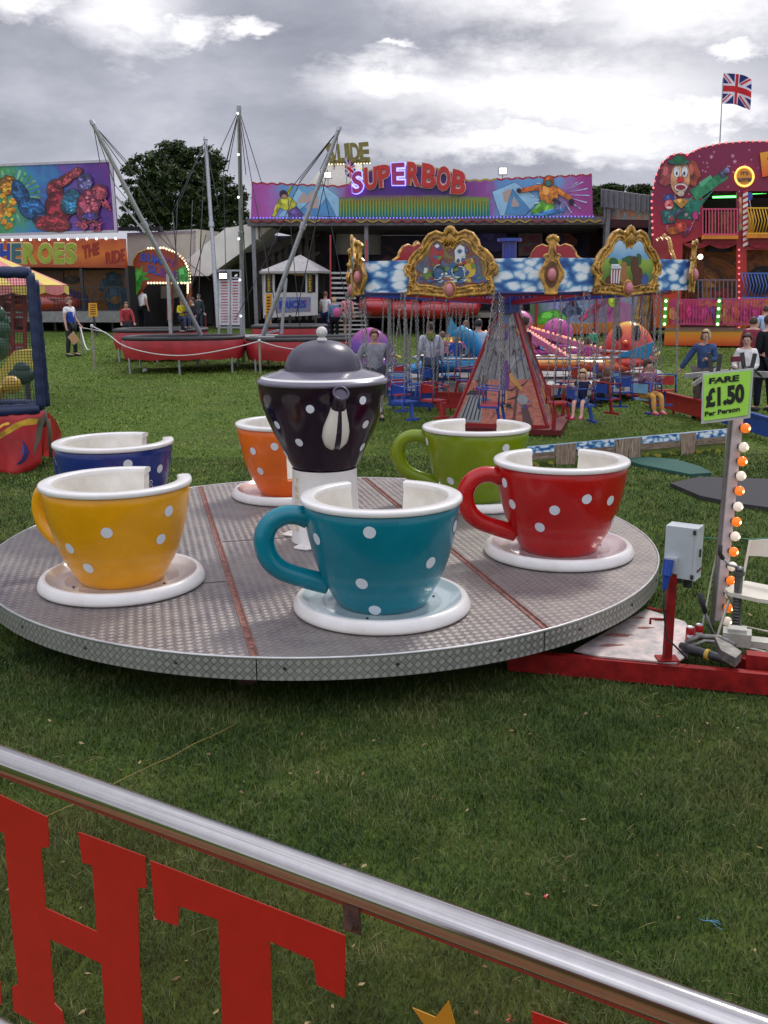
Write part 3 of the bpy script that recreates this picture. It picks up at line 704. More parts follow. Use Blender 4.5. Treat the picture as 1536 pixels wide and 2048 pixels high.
for k in range(9): mb.tube([at(1484, 1310+6*k, 6.75) + Vector((math.cos(t)*(.010 if k % 2 else .003), math.sin(t)*(.003 if k % 2 else .010), math.sin(t+.6)*.014)) for t in [2*math.pi*j/8 for j in range(8)]], .003, 5, closed=True)
tag(mb.build('safety_chain', [darkm]), 'short steel safety chain hanging over the red drawbar', 'chain')
canred = mat('can_red', (.42, .012, .015), .3, metal=.3, var=.05); canal = mat('can_alu', (.6, .6, .6), .3, metal=.9, var=.05)
for i, (x, y, lb) in enumerate(((1379, 1283, 'red drinks can with white band, the left of two on the drawbar'), (1397, 1278, 'red drinks can tucked behind the brake lever on the drawbar'))):
    p = G(x, y, .19); c_ = thing('drinks_can', lb, 'can', p)
    mb = MB(); mb.lathe([(0, 0), (.025, 0), (.032, .010), (.032, .104), (.027, .114)], 24, p); mb.build('can_body', [canred], c_)
    mb = MB(); mb.lathe([(.027, .114), (.0285, .118), (.024, .117), (.0, .114)], 24, p); mb.build('can_lid', [canal], c_)
    mb = MB(); mb.lathe([(.0325, .04), (.0325, .062)], 12, p, R(-150), R(-60)); mb.build('white_band', [dotm], c_)
ch = thing('folding_chair', 'cream plastic folding chair on the grass beside the bulb post', 'chair', (3.15, 7.9, 0))
cream = mat('chair_cream', (.66, .62, .50), .4, coat=.15, var=.06); cc = gz(1512, 1180, .44); cc.z = 0
ch_ang = R(48); cu = Vector((math.cos(ch_ang), math.sin(ch_ang), 0)); cv = Vector((-cu.y, cu.x, 0))
def cp(a, b, z): return cc + cu*a + cv*b + Vector((0, 0, z))
mb = MB(); pts = [(-.22, -.10), (-.20, -.18), (-.12, -.21), (.14, -.21), (.20, -.18), (.21, .16), (.15, .20), (-.13, .20), (-.21, .14)]
mb.slab([cp(a, b, .44 + (-a)*.02) for a, b in pts], (0, 0, -.03)); mb.build('seat', [cream], ch)
mb = MB(); arc = [(.27+.00*k, -.20 + .0*k) for k in range(2)]
def backpt(t, h): return cp(.20 + .10*h, -.19 + .38*t, .42 + .34*h)
vs = []; 
for i in range(13):
    t = i/12; top = .98 + .10*math.sin(math.pi*t); vs.append((backpt(t, top), backpt(t, .62 + .06*math.sin(math.pi*t))))
mb.slab([a for a, _ in vs] + [b for _, b in reversed(vs)], cu*.02); mb.build('backrest', [cream], ch)
for sgn in (0, 1):
    mb = MB(); mb.tube([cp(-.24, -.205 + .41*sgn, 0), cp(-.02, -.205 + .41*sgn, .30), backpt(sgn, .0), backpt(sgn, .5), backpt(sgn, 1.0)] , .012, 8); mb.build('leg', [cream], ch)
    mb = MB(); mb.tube([cp(.26, -.185 + .37*sgn, 0), cp(.05, -.185 + .37*sgn, .25), cp(-.15, -.185 + .37*sgn, .43)], .012, 8); mb.build('leg', [cream], ch)
mb = MB(); mb.tube([cp(-.22, -.2, .03), cp(-.22, .2, .03)], .010, 8); mb.tube([cp(.24, -.18, .03), cp(.24, .18, .03)], .010, 8); mb.build('stretcher', [cream], ch)

# ------------------------------------------------------------------ foreground handrail with lettered clear panel
ra = gz(0, 1518, 1.975); rb = gz(1536, 2076, 1.975); rd_ = (rb-ra).normalized(); ra0 = ra - rd_*1.2; rb0 = rb + rd_*1.2
rail = thing('handrail', 'polished steel handrail with a clear panel lettered in red, in front of the camera', 'railing', ra)
chrome = mat('polished_steel', (.50, .48, .46), .13, metal=1.0, var=.05, scale=30)
mb = MB(); mb.cyl(ra0, rb0, .0235, n=32); mb.build('top_tube', [chrome], rail)
RP = Plane((ra.x, ra.y), (rb.x, rb.y))
zlow = RP.pt(0, 2064).z
mb = MB(); mb.cyl((ra0.x, ra0.y, zlow), (rb0.x, rb0.y, zlow), .0235, n=24); mb.build('bottom_tube', [chrome], rail)
gm = bpy.data.materials.new('clear_acrylic'); gm.use_nodes = True; N = gm.node_tree; N.nodes.clear()
o_ = N.nodes.new('ShaderNodeOutputMaterial'); mxs = N.nodes.new('ShaderNodeMixShader'); tb = N.nodes.new('ShaderNodeBsdfTransparent'); gl = N.nodes.new('ShaderNodeBsdfGlossy')
mxs.inputs[0].default_value = .05; tb.inputs[0].default_value = (.93, .91, .89, 1); gl.inputs['Roughness'].default_value = .04
N.links.new(tb.outputs[0], mxs.inputs[1]); N.links.new(gl.outputs[0], mxs.inputs[2]); N.links.new(mxs.outputs[0], o_.inputs[0])
mb = MB(); z1 = 1.975-.026; u_ = RP.u * (1 if RP.u.dot(rd_) > 0 else -1)
P4 = [Vector((ra0.x, ra0.y, z1)), Vector((rb0.x, rb0.y, z1)), Vector((rb0.x, rb0.y, zlow+.024)), Vector((ra0.x, ra0.y, zlow+.024))]
mb.add([p - RP.n*.003 for p in P4], [(0, 1, 2, 3)]); mb.build('clear_panel', [gm], rail)
mb = MB(); mb.bar(Vector((ra0.x, ra0.y, z1-.002)), Vector((rb0.x, rb0.y, z1-.002)), .008, .008); mb.build('red_edge', [mat('dull_red', (.35, .04, .03), .5)], rail)
vin = mat('vinyl_red', (.46, .012, .006), .38, var=.06, scale=20); yel = mat('vinyl_gold', (.55, .25, .015), .4, var=.06)
H_ = [(-60, 1560), (97, 1634), (99, 1693), (83, 1696), (93, 1815), (195, 1862), (186, 1730), (166, 1724), (158, 1663), (292, 1712), (294, 1776), (277, 1774), (279, 1900), (284, 2010), (296, 2200), (222, 2180), (213, 2048), (204, 1926), (100, 1876), (110, 2005), (125, 2021), (133, 2062), (70, 2045), (28, 2020), (26, 1972), (38, 1967), (22, 1820), (10, 1665), (-20, 1655)]
T_ = [(302, 1720), (692, 1870), (690, 1995), (635, 1968), (628, 1920), (541, 1881), (546, 2080), (552, 2220), (452, 2180), (446, 2048), (438, 1838), (359, 1811), (357, 1851), (312, 1836)]
for n_, pl_, m_ in (('letter', H_, vin), ('letter', T_, vin), ('letter', [(1064, 2021), (1150, 2052), (1230, 2080), (1230, 2200), (1080, 2160)], vin), ('star', [(826, 2014), (872, 2033), (898, 1999), (912, 2050), (960, 2068), (925, 2085), (935, 2130), (890, 2100), (850, 2115), (862, 2065)], yel),
                    ('letter', [(-60, 1880), (2, 1965), (4, 2008), (-60, 1990)], vin)):
    mb = MB(); RP.poly(mb, pl_, .0005, .0015); tag(mb.build(n_, [m_], rail), None)
mb = MB(); bk = [(691, 1800), (723, 1812), (725, 1866), (693, 1852)]; RP.poly(mb, bk, .003, .004, 0)
q_ = RP.pt(707, 1840) + RP.n*.007; mb.cyl(q_, q_ + RP.n*.010, .0085, n=6); mb.cyl(q_, q_ + RP.n*.003, .012, n=16)
mb.build('panel_bracket', [mat('brown_steel', (.16, .10, .085), .5, metal=.6, var=.3, scale=60)], rail)

mb = MB(); z0 = .98; q0 = ra0 - RP.n*0; back = (-RP.n if RP.n.y > 0 else RP.n)
P4 = [Vector((ra0.x, ra0.y, z0)) + back*.06, Vector((rb0.x, rb0.y, z0)) + back*.06, Vector((rb0.x, rb0.y, z0)) + back*3.0, Vector((ra0.x, ra0.y, z0)) + back*3.0]
mb.slab(P4, (0, 0, -.08)); od = mb.build('viewing_deck', [mat('ochre_deck', (.20, .08, .022), .5, var=.3, scale=5)]); tag(od, 'ochre painted deck of the ride the camera stands on', 'deck', kind='structure')

mb = MB(); mb.box((0, -2.4, 2.0), (9, .10, 2.0)); wl_ = mb.build('ride_wall', [mat('ochre_wall', (.13, .05, .018), .5, var=.35, scale=3)]); tag(wl_, 'ochre panelled wall of the ride behind the camera', 'wall', kind='structure')
# ================================================================== GROUND
def grass_ground_material():
    m = bpy.data.materials.new('turf'); m.use_nodes = True; N = m.node_tree; b = N.nodes['Principled BSDF']
    b.inputs['Roughness'].default_value = .85; b.inputs['Specular IOR Level'].default_value = .15
    t = N.nodes.new('ShaderNodeTexCoord')
    def noise(s, d, r_, st=(1, 1, 1)):
        mp = N.nodes.new('ShaderNodeMapping'); mp.inputs['Scale'].default_value = st; N.links.new(t.outputs['Object'], mp.inputs[0])
        n = N.nodes.new('ShaderNodeTexNoise'); n.inputs['Scale'].default_value = s; n.inputs['Detail'].default_value = d; n.inputs['Roughness'].default_value = r_
        N.links.new(mp.outputs[0], n.inputs['Vector']); return n.outputs['Fac']
    a, c, f = noise(.22, 6, .62), noise(1.7, 8, .7), noise(26, 9, .8)
    def rampn(src, stops):
        r = N.nodes.new('ShaderNodeValToRGB'); e = r.color_ramp.elements
        e[0].position, e[0].color = stops[0][0], stops[0][1]+(1,); e[1].position, e[1].color = stops[-1][0], stops[-1][1]+(1,)
        for p, cc_ in stops[1:-1]: x = e.new(p); x.color = cc_+(1,)
        N.links.new(src, r.inputs[0]); return r.outputs[0]
    base = rampn(c, [(.32, (.070, .122, .020)), (.5, (.100, .165, .026)), (.68, (.15, .20, .036))])
    dry = rampn(c, [(.32, (.10, .115, .035)), (.68, (.16, .17, .055))])
    m1 = N.nodes.new('ShaderNodeMix'); m1.data_type = 'RGBA'
    mr = N.nodes.new('ShaderNodeMapRange'); mr.inputs[1].default_value = .5; mr.inputs[2].default_value = .72; N.links.new(a, mr.inputs[0])
    N.links.new(mr.outputs[0], m1.inputs[0]); N.links.new(base, m1.inputs[6]); N.links.new(dry, m1.inputs[7])
    m2_ = N.nodes.new('ShaderNodeMix'); m2_.data_type = 'RGBA'; m2_.blend_type = 'MULTIPLY'; m2_.inputs[0].default_value = .75
    fine = rampn(f, [(.3, (.35, .38, .3)), (.52, (.9, .9, .85)), (.72, (1.5, 1.45, 1.3))])
    N.links.new(m1.outputs[2], m2_.inputs[6]); N.links.new(fine, m2_.inputs[7]); N.links.new(m2_.outputs[2], b.inputs['Base Color'])
    bp = N.nodes.new('ShaderNodeBump'); bp.inputs['Strength'].default_value = .9; bp.inputs['Distance'].default_value = .05
    ad = N.nodes.new('ShaderNodeMath'); ad.operation = 'ADD'; N.links.new(f, ad.inputs[0]); N.links.new(c, ad.inputs[1]); N.links.new(ad.outputs[0], bp.inputs['Height'])
    N.links.new(bp.outputs[0], b.inputs['Normal']); return m
gmat = grass_ground_material()
ys = np.concatenate([np.linspace(-12, 60, 145), np.linspace(62, 120, 20), np.array([150, 200, 300, 500, 900, 1600])])
xs = np.concatenate([np.array([-1200, -500, -200, -100]), np.linspace(-60, 60, 81), np.array([100, 200, 500, 1200])])
vs = [(float(x), float(y), tz(float(y))) for y in ys for x in xs]; nx_ = len(xs)
fs = [(j*nx_+i, j*nx_+i+1, (j+1)*nx_+i+1, (j+1)*nx_+i) for j in range(len(ys)-1) for i in range(nx_-1)]
me = bpy.data.meshes.new('ground'); me.from_pydata(vs, [], fs); me.materials.append(gmat)
me.polygons.foreach_set('use_smooth', [True]*len(fs))
gr = bpy.data.objects.new('ground', me); col.objects.link(gr); tag(gr, 'trodden grass field of the fairground', 'ground', kind='structure')

# grass blades over everything close enough to show them
def blade_mat(name, c0, c1, c2_):
    m = bpy.data.materials.new(name); m.use_nodes = True; N = m.node_tree; b = N.nodes['Principled BSDF']
    b.inputs['Roughness'].default_value = .55; b.inputs['Specular IOR Level'].default_value = .25
    t = N.nodes.new('ShaderNodeTexCoord'); n = N.nodes.new('ShaderNodeTexNoise'); n.inputs['Scale'].default_value = 1.3; n.inputs['Detail'].default_value = 9; n.inputs['Roughness'].default_value = .72
    N.links.new(t.outputs['Object'], n.inputs['Vector']); gi = N.nodes.new('ShaderNodeNewGeometry')
    ad = N.nodes.new('ShaderNodeMath'); ad.operation = 'MULTIPLY_ADD'; N.links.new(gi.outputs['Random Per Island'], ad.inputs[0]); ad.inputs[1].default_value = .30; N.links.new(n.outputs['Fac'], ad.inputs[2])
    r = N.nodes.new('ShaderNodeValToRGB'); e = r.color_ramp.elements; e[0].position = .45; e[0].color = c0+(1,); e[1].position = .90; e[1].color = c2_+(1,); x = e.new(.68); x.color = c1+(1,)
    N.links.new(ad.outputs[0], r.inputs[0])
    w = N.nodes.new('ShaderNodeTexNoise'); w.inputs['Scale'].default_value = .62; w.inputs['Detail'].default_value = 9; w.inputs['Roughness'].default_value = .68; w.inputs['Distortion'].default_value = .6; N.links.new(t.outputs['Object'], w.inputs['Vector'])
    mr = N.nodes.new('ShaderNodeMapRange'); mr.inputs[1].default_value = .54; mr.inputs[2].default_value = .70; mr.inputs[4].default_value = .75; N.links.new(w.outputs['Fac'], mr.inputs[0])
    mm = N.nodes.new('ShaderNodeMix'); mm.data_type = 'RGBA'; N.links.new(mr.outputs[0], mm.inputs[0]); N.links.new(r.outputs[0], mm.inputs[6]); mm.inputs[7].default_value = tuple(.55*a_+.45*b_ for a_, b_ in zip(c1, (.19, .15, .06)))+(1,)
    N.links.new(mm.outputs[2], b.inputs['Base Color'])
    return m
bl = blade_mat('blades', (.022, .048, .011), (.068, .114, .023), (.23, .22, .085))  # darker greens for the blades nearer the camera
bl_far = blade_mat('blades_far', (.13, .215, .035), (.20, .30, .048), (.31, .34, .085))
def grass(n, y0, y1, hmin, hmax, wid, dens_pow=1.0, mt_=None):
    u = rng.random(n); y = y0 + (y1-y0)*u**dens_pow
    x = (rng.random(n)-.5) * (y*1.08 + 2.8)
    keep = np.ones(n, bool)
    # nothing grows through the turntable's hub or the drawbar plate
    keep &= ~((np.hypot(x-PC.x, y-PC.y) < .5))
    dd = np.hypot(x-PC.x, y-PC.y); inside = dd < PR-.35
    keep &= ~(inside & (rng.random(n) < .75))
    x, y, dd = x[keep], y[keep], dd[keep]; n = len(x)
    # clumping
    ph = np.sin(x*9.1+np.sin(y*6.3)*2)*np.cos(y*8.3+np.sin(x*5.1)*2); h = (hmin + (hmax-hmin)*rng.random(n)**1.6) * (1+.30*ph+.35*np.sin(x*2.3+np.sin(y*1.9)*1.7)*np.cos(y*2.1+np.cos(x*1.3)*1.5))
    h = np.where((dd < PR+.05), np.minimum(h, .06), h)
    z = np.where(y < 10, 0, .00105*(np.maximum(y, 10)-10)**2)
    a = rng.random(n)*2*np.pi; lean = rng.random(n)*1.15*h + .2*h; b = rng.random(n)*2*np.pi
    w = wid*(.6+.8*rng.random(n))*(1+.09*np.maximum(y-4, 0))
    V = np.zeros((n, 5, 3)); ca, sa_ = np.cos(a)*w/2, np.sin(a)*w/2
    V[:, 0] = np.stack([x-ca, y-sa_, z-.004], 1); V[:, 1] = np.stack([x+ca, y+sa_, z-.004], 1)
    mx_, my_ = x+np.cos(b)*lean*.35, y+np.sin(b)*lean*.35
    V[:, 2] = np.stack([mx_+ca*.7, my_+sa_*.7, z+h*.6], 1); V[:, 3] = np.stack([mx_-ca*.7, my_-sa_*.7, z+h*.6], 1)
    V[:, 4] = np.stack([x+np.cos(b)*lean, y+np.sin(b)*lean, z+h*(1-.25*rng.random(n))], 1)
    me = bpy.data.meshes.new('grass'); me.vertices.add(n*5); me.vertices.foreach_set('co', V.reshape(-1))
    me.loops.add(n*7); me.polygons.add(n*2)
    o = (np.arange(n)*5)[:, None]; L = np.concatenate([o+np.array([[0, 1, 2, 3]]), o+np.array([[3, 2, 4]])], 1)
    me.loops.foreach_set('vertex_index', L.reshape(-1).astype(np.int32))
    st = np.stack([np.arange(n)*7, np.arange(n)*7+4], 1).reshape(-1); me.polygons.foreach_set('loop_start', st.astype(np.int32))
    me.polygons.foreach_set('loop_total', np.tile([4, 3], n).astype(np.int32)); me.materials.append(mt_ or bl)
    me.update(calc_edges=True); me.validate(); return me
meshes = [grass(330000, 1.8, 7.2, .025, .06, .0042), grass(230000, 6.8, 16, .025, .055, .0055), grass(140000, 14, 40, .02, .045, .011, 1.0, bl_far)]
bmv = []
for i, me in enumerate(meshes):
    o = bpy.data.objects.new('grass', me); col.objects.link(o)
    tag(o, ['short grass blades nearest the handrail', 'short grass around the teacup turntable and mats', 'cropped grass of the field towards the far rides'][i], 'grass', kind='stuff')
# dry stalks and litter
q = random.Random(5); straw = mat('straw', (.34, .26, .12), .7, var=.25)
mb = MB()
for i in range(170):
    y = q.uniform(2.2, 7.4); x = q.uniform(-.45, .45)*y
    if math.hypot(x-PC.x, y-PC.y) < PR+.1: continue
    a = q.uniform(0, 6.28); l = q.uniform(.03, .11); p = Vector((x, y, q.uniform(.012, .04))); d = Vector((math.cos(a), math.sin(a), q.uniform(-.1, .25)))
    mb.tube([p, p + d*l*.5 + Vector((0, 0, .006)), p + d*l], .0011, 4)
tag(mb.build('straw', [straw]), 'scattered dry straw stalks lying in the near grass', 'straw', kind='stuff')
tw = MB(); pts = []
for i in range(16):
    x = 60 + (478-60)*i/15; y = 1650 + (1446-1650)*i/15; p = gz(x, y, .045); pts.append(p + Vector((q.uniform(-.01, .01), 0, q.uniform(-.006, .006))))
tw.tube(pts, .0020, 5); tag(tw.build('yellow_cord', [mat('cord_yellow', (.32, .21, .05), .7)]), 'thin yellow cord stretched across the near grass', 'cord')
mb = MB()
for k in range(3):
    pts = [gz(1404+k*6+12*i, 1834+5*i+3*k, .035) + Vector((q.uniform(-.02, .02), q.uniform(-.02, .02), q.uniform(-.01, .01))) for i in range(4)]; mb.tube(pts, .0016, 4)
tag(mb.build('blue_twine', [flat((95, 160, 190))]), 'frayed scrap of pale blue twine lying in the grass', 'twine')
for x, y, lb in ((1094, 1792, 'small coral pink paper scrap further out on the grass'), (1019, 2035, 'coral pink paper scrap low down beside the gold star')):
    p = gz(x, y, .035); mb = MB()
    for k in range(5):
        c_ = p + Vector((q.uniform(-.012, .012), q.uniform(-.012, .012), q.uniform(-.006, .006)))
        mb.add([c_ + Vector((q.uniform(-.011, .011), q.uniform(-.011, .011), q.uniform(-.008, .008))) for _ in range(4)], [(0, 1, 2), (0, 2, 3), (0, 3, 1)])
    tag(mb.build('paper_scrap', [flat((235, 110, 100))]), lb, 'litter')
p = gt(291, 744); mb = MB(); mb.sph(p + Vector((0, 0, .06)), .07, 12, 8, sq=(1, .9, .8)); mb.sph(p + Vector((-.05, .02, .04)), .045, 8, 6)
tag(mb.build('crumpled_cup', [flat((225, 228, 230))]), 'white crumpled paper cup lying on the grass before the trampolines', 'litter')
mb = MB()
for i in range(240):
    y = q.uniform(2.0, 9.5)**1.0; x = q.uniform(-.45, .45)*y
    if math.hypot(x-PC.x, y-PC.y) < PR+.05: continue
    c_ = Vector((x, y, q.uniform(.02, .05))); a = q.uniform(0, 6.28); s_ = q.uniform(.008, .022); u = Vector((math.cos(a), math.sin(a), q.uniform(-.4, .4)))*s_; v = Vector((-math.sin(a), math.cos(a), q.uniform(-.4, .4)))*s_*.6
    mb.add([c_-u, c_-u*.2+v, c_+u, c_-u*.1-v], [(0, 1, 2, 3)], i % 3 == 0)
tag(mb.build('fallen_leaves', [mat('leaf_brown', (.16, .09, .04), .8, var=.3), mat('leaf_tan', (.30, .22, .10), .8, var=.3)]), 'small dead leaves and scraps scattered in the grass', 'leaves', kind='stuff')
# mats laid on the grass
def matsheet(pts, h, m_, lb):
    mb = MB(); P_ = [gt(*p) + Vector((0, 0, h)) for p in pts]; mb.slab(P_, (0, 0, -h*.9)); tag(mb.build('ground_mat', [m_]), lb, 'mat')
matsheet([(1242, 924), (1300, 921), (1352, 926), (1400, 940), (1423, 953), (1380, 956), (1330, 946), (1280, 936)], .06, mat('teal_mat', (.018, .085, .062), .8, var=.2), 'teal green rubber mat on the grass by the low fence')
matsheet([(1340, 974), (1400, 961), (1540, 966), (1580, 1030), (1480, 1016), (1400, 1000)], .06, mat('dark_mat', (.035, .033, .036), .85, var=.25, scale=4, bump=.3), 'black rubber mat lying behind the bulb post')
gl_ = MB(); gl_.tube([gz(x, y, .05) for x, y in ((1398, 1074), (1430, 1077), (1470, 1075), (1500, 1079), (1540, 1076))], .006, 6); tag(gl_.build('green_rope', [flat((70, 140, 110))]), 'thin green rope lying across the grass behind the chair', 'rope')
# ================================================================== PEOPLE
def skin_obj(name, joints, edges, radii, root, m, parent, sub=1, extra=None):
    """joints: list of positions; one connected skeleton grown into one surface; extra: separate short chains (fingers)"""
    vs = [tuple(j) for j in joints]; es = list(edges); rs = list(radii); roots = [root]
    for ch in extra or []:
        o = len(vs); roots.append(o)
        for p, r_ in ch: vs.append(tuple(p)); rs.append(r_)
        es += [(o+i, o+i+1) for i in range(len(ch)-1)]
    me = bpy.data.meshes.new(name); me.from_pydata(vs, es, []); me.materials.append(m)
    o = bpy.data.objects.new(name, me); col.objects.link(o); o.parent = parent
    md = o.modifiers.new('skin', 'SKIN'); md.use_smooth_shade = True; md.branch_smoothing = .4
    sv_ = me.skin_vertices[0].data
    for i, r_ in enumerate(rs):
        sv_[i].radius = (r_, r_) if not isinstance(r_, tuple) else r_
        sv_[i].use_root = i in roots
    if sub: s_ = o.modifiers.new('sub', 'SUBSURF'); s_.levels = sub; s_.render_levels = sub
    return o
SKIN = mat('skin', (.62, .36, .27), .5, var=.08, scale=20)
HAIR = {'brown': mat('hair_brown', (.055, .030, .018), .6, var=.3, scale=60), 'black': mat('hair_black', (.012, .010, .010), .5, var=.3),
        'blonde': mat('hair_blonde', (.46, .33, .16), .55, var=.2, scale=60), 'ginger': mat('hair_ginger', (.17, .085, .045), .6, var=.3, scale=60),
        'short': mat('hair_cropped', (.20, .12, .08), .7, var=.2), 'grey': mat('hair_grey', (.22, .20, .19), .6, var=.2)}
EYE_M = mat('eye_dark', (.02, .015, .012), .3); LIP = mat('lips', (.34, .10, .09), .5); SHOE = mat('shoe_dark', (.03, .03, .033), .6)
def cloth(c, pat=None):
    k = 'cloth_%d_%d_%d%s' % (c[0], c[1], c[2], pat or '')
    if pat == 'check':
        if k in MATS: return MATS[k]
        m = bpy.data.materials.new(k); m.use_nodes = True; N = m.node_tree; b = N.nodes['Principled BSDF']; b.inputs['Roughness'].default_value = .9
        t = N.nodes.new('ShaderNodeTexCoord'); w1 = N.nodes.new('ShaderNodeTexChecker'); w1.inputs['Scale'].default_value = 26
        w1.inputs['Color1'].default_value = S(c)+(1,); w1.inputs['Color2'].default_value = S((60, 55, 90))+(1,)
        N.links.new(t.outputs['Object'], w1.inputs['Vector']); N.links.new(w1.outputs[0], b.inputs['Base Color']); MATS[k] = m; return m
    return mat(k, tuple(min(.9, v*1.25) for v in S(c)), .9, var=.25, scale=9, bump=.5, bscale=14, spec=.2)
def person(label, loc, H=1.75, yaw=0, shirt=(120, 120, 125), legs=(40, 45, 60), hair='brown', hairlen=0, pose='down', sleeve='long',
           group=None, head=1.0, build_=1.0, skirt=False, shoe=None, headyaw=0, female=False, pat=None, vest=None, hood=None, leglen='long'):
    loc = Vector(loc)
    root = thing('person', label, 'person', loc, group, local=True); root.rotation_euler = (0, 0, R(yaw)); k = H/1.75; root.scale = (k, k, k)
    seated = pose in ('seated', 'swing')
    B = build_; sw = (.168 if not female else .148)*B; lean = 0.0
    pel = Vector((0, 0, .95)); 
    if seated: pel = Vector((0, 0, .52))
    up = pel.z-.95; ly = -.10 if pose == 'lean' else 0.0
    J = [pel, Vector((0, ly*.3, 1.13+up)), Vector((0, ly*.8, 1.32+up)), Vector((0, ly*1.1, 1.475+up)), Vector((0, ly*1.3-.012, 1.545+up)), Vector((0, ly*1.4-.02, 1.62+up)), Vector((0, ly*1.4-.012, 1.69+up))]
    E_ = [(0, 1), (1, 2), (2, 3), (3, 4), (4, 5), (5, 6)]
    w = .86 if female else 1.0
    rad = [.135*B, .118*B*w, .135*B*w, .052, .066*head, .086*head, .062*head]
    arms = {'down': ((.05, .02, -.29), (.03, -.06, -.25)), 'pocket': ((.10, .06, -.27), (-.09, -.10, -.20)), 'phone': ((.06, -.02, -.27), (-.10, -.22, .03)),
            'lean': ((.06, -.10, -.27), (.02, -.16, -.22)), 'swing': ((.08, -.04, -.20), (.03, -.16, .12)), 'seated': ((.06, -.04, -.25), (-.03, -.20, -.02)), 'hold': ((.05, .0, -.29), (-.06, -.22, -.02)),
            'point': ((.10, -.03, -.25), (.10, -.10, -.22))}
    A = [arms[pose if pose in arms else 'down']]*2
    if pose == 'point': A = [arms['down'] if False else ((.14, -.02, -.24), (.12, -.08, -.22)), arms['phone']]
    if pose == 'clip': A = [arms['down'], ((.04, -.02, -.29), (.02, -.14, -.21))]
    fingers = []; hands = []; idx = {}
    for si, sx in enumerate((-1, 1)):
        sh = Vector((sx*sw, ly*.9, 1.425+up)); e1, e2 = A[si]
        el = sh + Vector((sx*e1[0], e1[1], e1[2])); wr = el + Vector((sx*e2[0], e2[1], e2[2])); dr_ = (wr-el).normalized(); pa = wr + dr_*.07
        o = len(J); J += [sh, el, wr, pa]; E_ += [(2, o), (o, o+1), (o+1, o+2), (o+2, o+3)]; rad += [.070*B, .044*B, .028, (.036, .020)]
        idx[si] = o; sdv_ = dr_.cross(Vector((0, 1, .3))).normalized(); nv = dr_.cross(sdv_).normalized()
        for q, l in enumerate((.066, .075, .070, .056)):
            b0 = pa + sdv_*(.027-.018*q) - dr_*.01; fingers.append([(b0, .009), (b0 + dr_*l*.55 + nv*.004, .0085), (b0 + dr_*l*.95 + nv*.022, .007)])
        b0 = pa - dr_*.045 + sdv_*.026; fingers.append([(b0, .011), (b0 + sdv_*.026 + dr_*.028, .010), (b0 + sdv_*.032 + dr_*.058 + nv*.01, .008)])
    lg = {}
    for si, sx in enumerate((-1, 1)):
        hp = pel + Vector((sx*.088*B, 0, -.045))
        if seated:
            kn = pel + Vector((sx*.11, -.40, .0)); an = pel + Vector((sx*.11, -.46, -.38)) if pose == 'swing' else pel + Vector((sx*.11, -.40, -.42)); to = an + Vector((0, -.14, -.03))
        else:
            st_ = .03 if (si == 0) else -.03
            kn = Vector((sx*.105, -.015+st_, .50)); an = Vector((sx*.11, .025+st_*2, .085)); to = Vector((sx*.125, -.13+st_*2, .035))
        o = len(J); J += [hp, kn, an, to]; E_ += [(0, o), (o, o+1), (o+1, o+2), (o+2, o+3)]; rad += [.098*B, .060*B, .040, .036]; lg[si] = o
    skin_obj('body', J, E_, rad, 0, SKIN, root, 1, fingers)
    # shirt
    sh_m = cloth(shirt, pat); js = [J[0] + Vector((0, 0, -.10 if not seated else -.02)), J[1], J[2], J[3] - Vector((0, 0, .035))]; es = [(0, 1), (1, 2), (2, 3)]; rr = [.168*B, .146*B*w, .146*B*w, .066]
    for si in (0, 1):
        o = len(js); i0 = idx[si]; 
        if sleeve == 'long': js += [J[i0], J[i0+1], J[i0+2]]; es += [(2, o), (o, o+1), (o+1, o+2)]; rr += [.076*B, .060*B, .046]
        else:
            js += [J[i0], J[i0].lerp(J[i0+1], .62)]; es += [(2, o), (o, o+1)]; rr += [.076*B, .064*B]
    skin_obj('top', js, es, rr, 0, sh_m, root, 1)
    if vest:
        skin_obj('vest', js[:4] + [J[idx[0]]*.8+J[2]*.2, J[idx[1]]*.8+J[2]*.2], [(0, 1), (1, 2), (2, 3), (2, 4), (2, 5)], [.182*B, .156*B, .162*B, .074, .080, .080], 0, cloth(vest), root, 1)
    lm = cloth(legs); js = [J[0]]; es = []; rr = [.148*B]
    for si in (0, 1):
        o = len(js); i0 = lg[si]; end = J[i0+2] if leglen == 'long' else J[i0].lerp(J[i0+1], .85)
        if leglen == 'long': js += [J[i0], J[i0+1], end]; es += [(0, o), (o, o+1), (o+1, o+2)]; rr += [.108*B, .076*B, .060]
        else: js += [J[i0], end]; es += [(0, o), (o, o+1)]; rr += [.110*B, .092*B]
    skin_obj('shorts' if leglen != 'long' else 'trousers', js, es, rr, 0, lm, root, 1)
    for si in (0, 1):
        mb = MB(); an, to = J[lg[si]+2], J[lg[si]+3]; c_ = an.lerp(to, .45); d = (to-an).normalized()
        mb.tube([an + Vector((0, .05, -.045)), c_ + Vector((0, 0, -.012)), to + d*.03 + Vector((0, 0, .0))], [.046, .050, .030], 10, ry=.8); mb.build('shoe', [SHOE if shoe is None else cloth(shoe)], root)
    hc = J[5]; hr = .100*head; mb = MB(); vs = []; fs = []; n, kk = 18, 11; q = random.Random(hash(label) & 255)
    long_ = hairlen
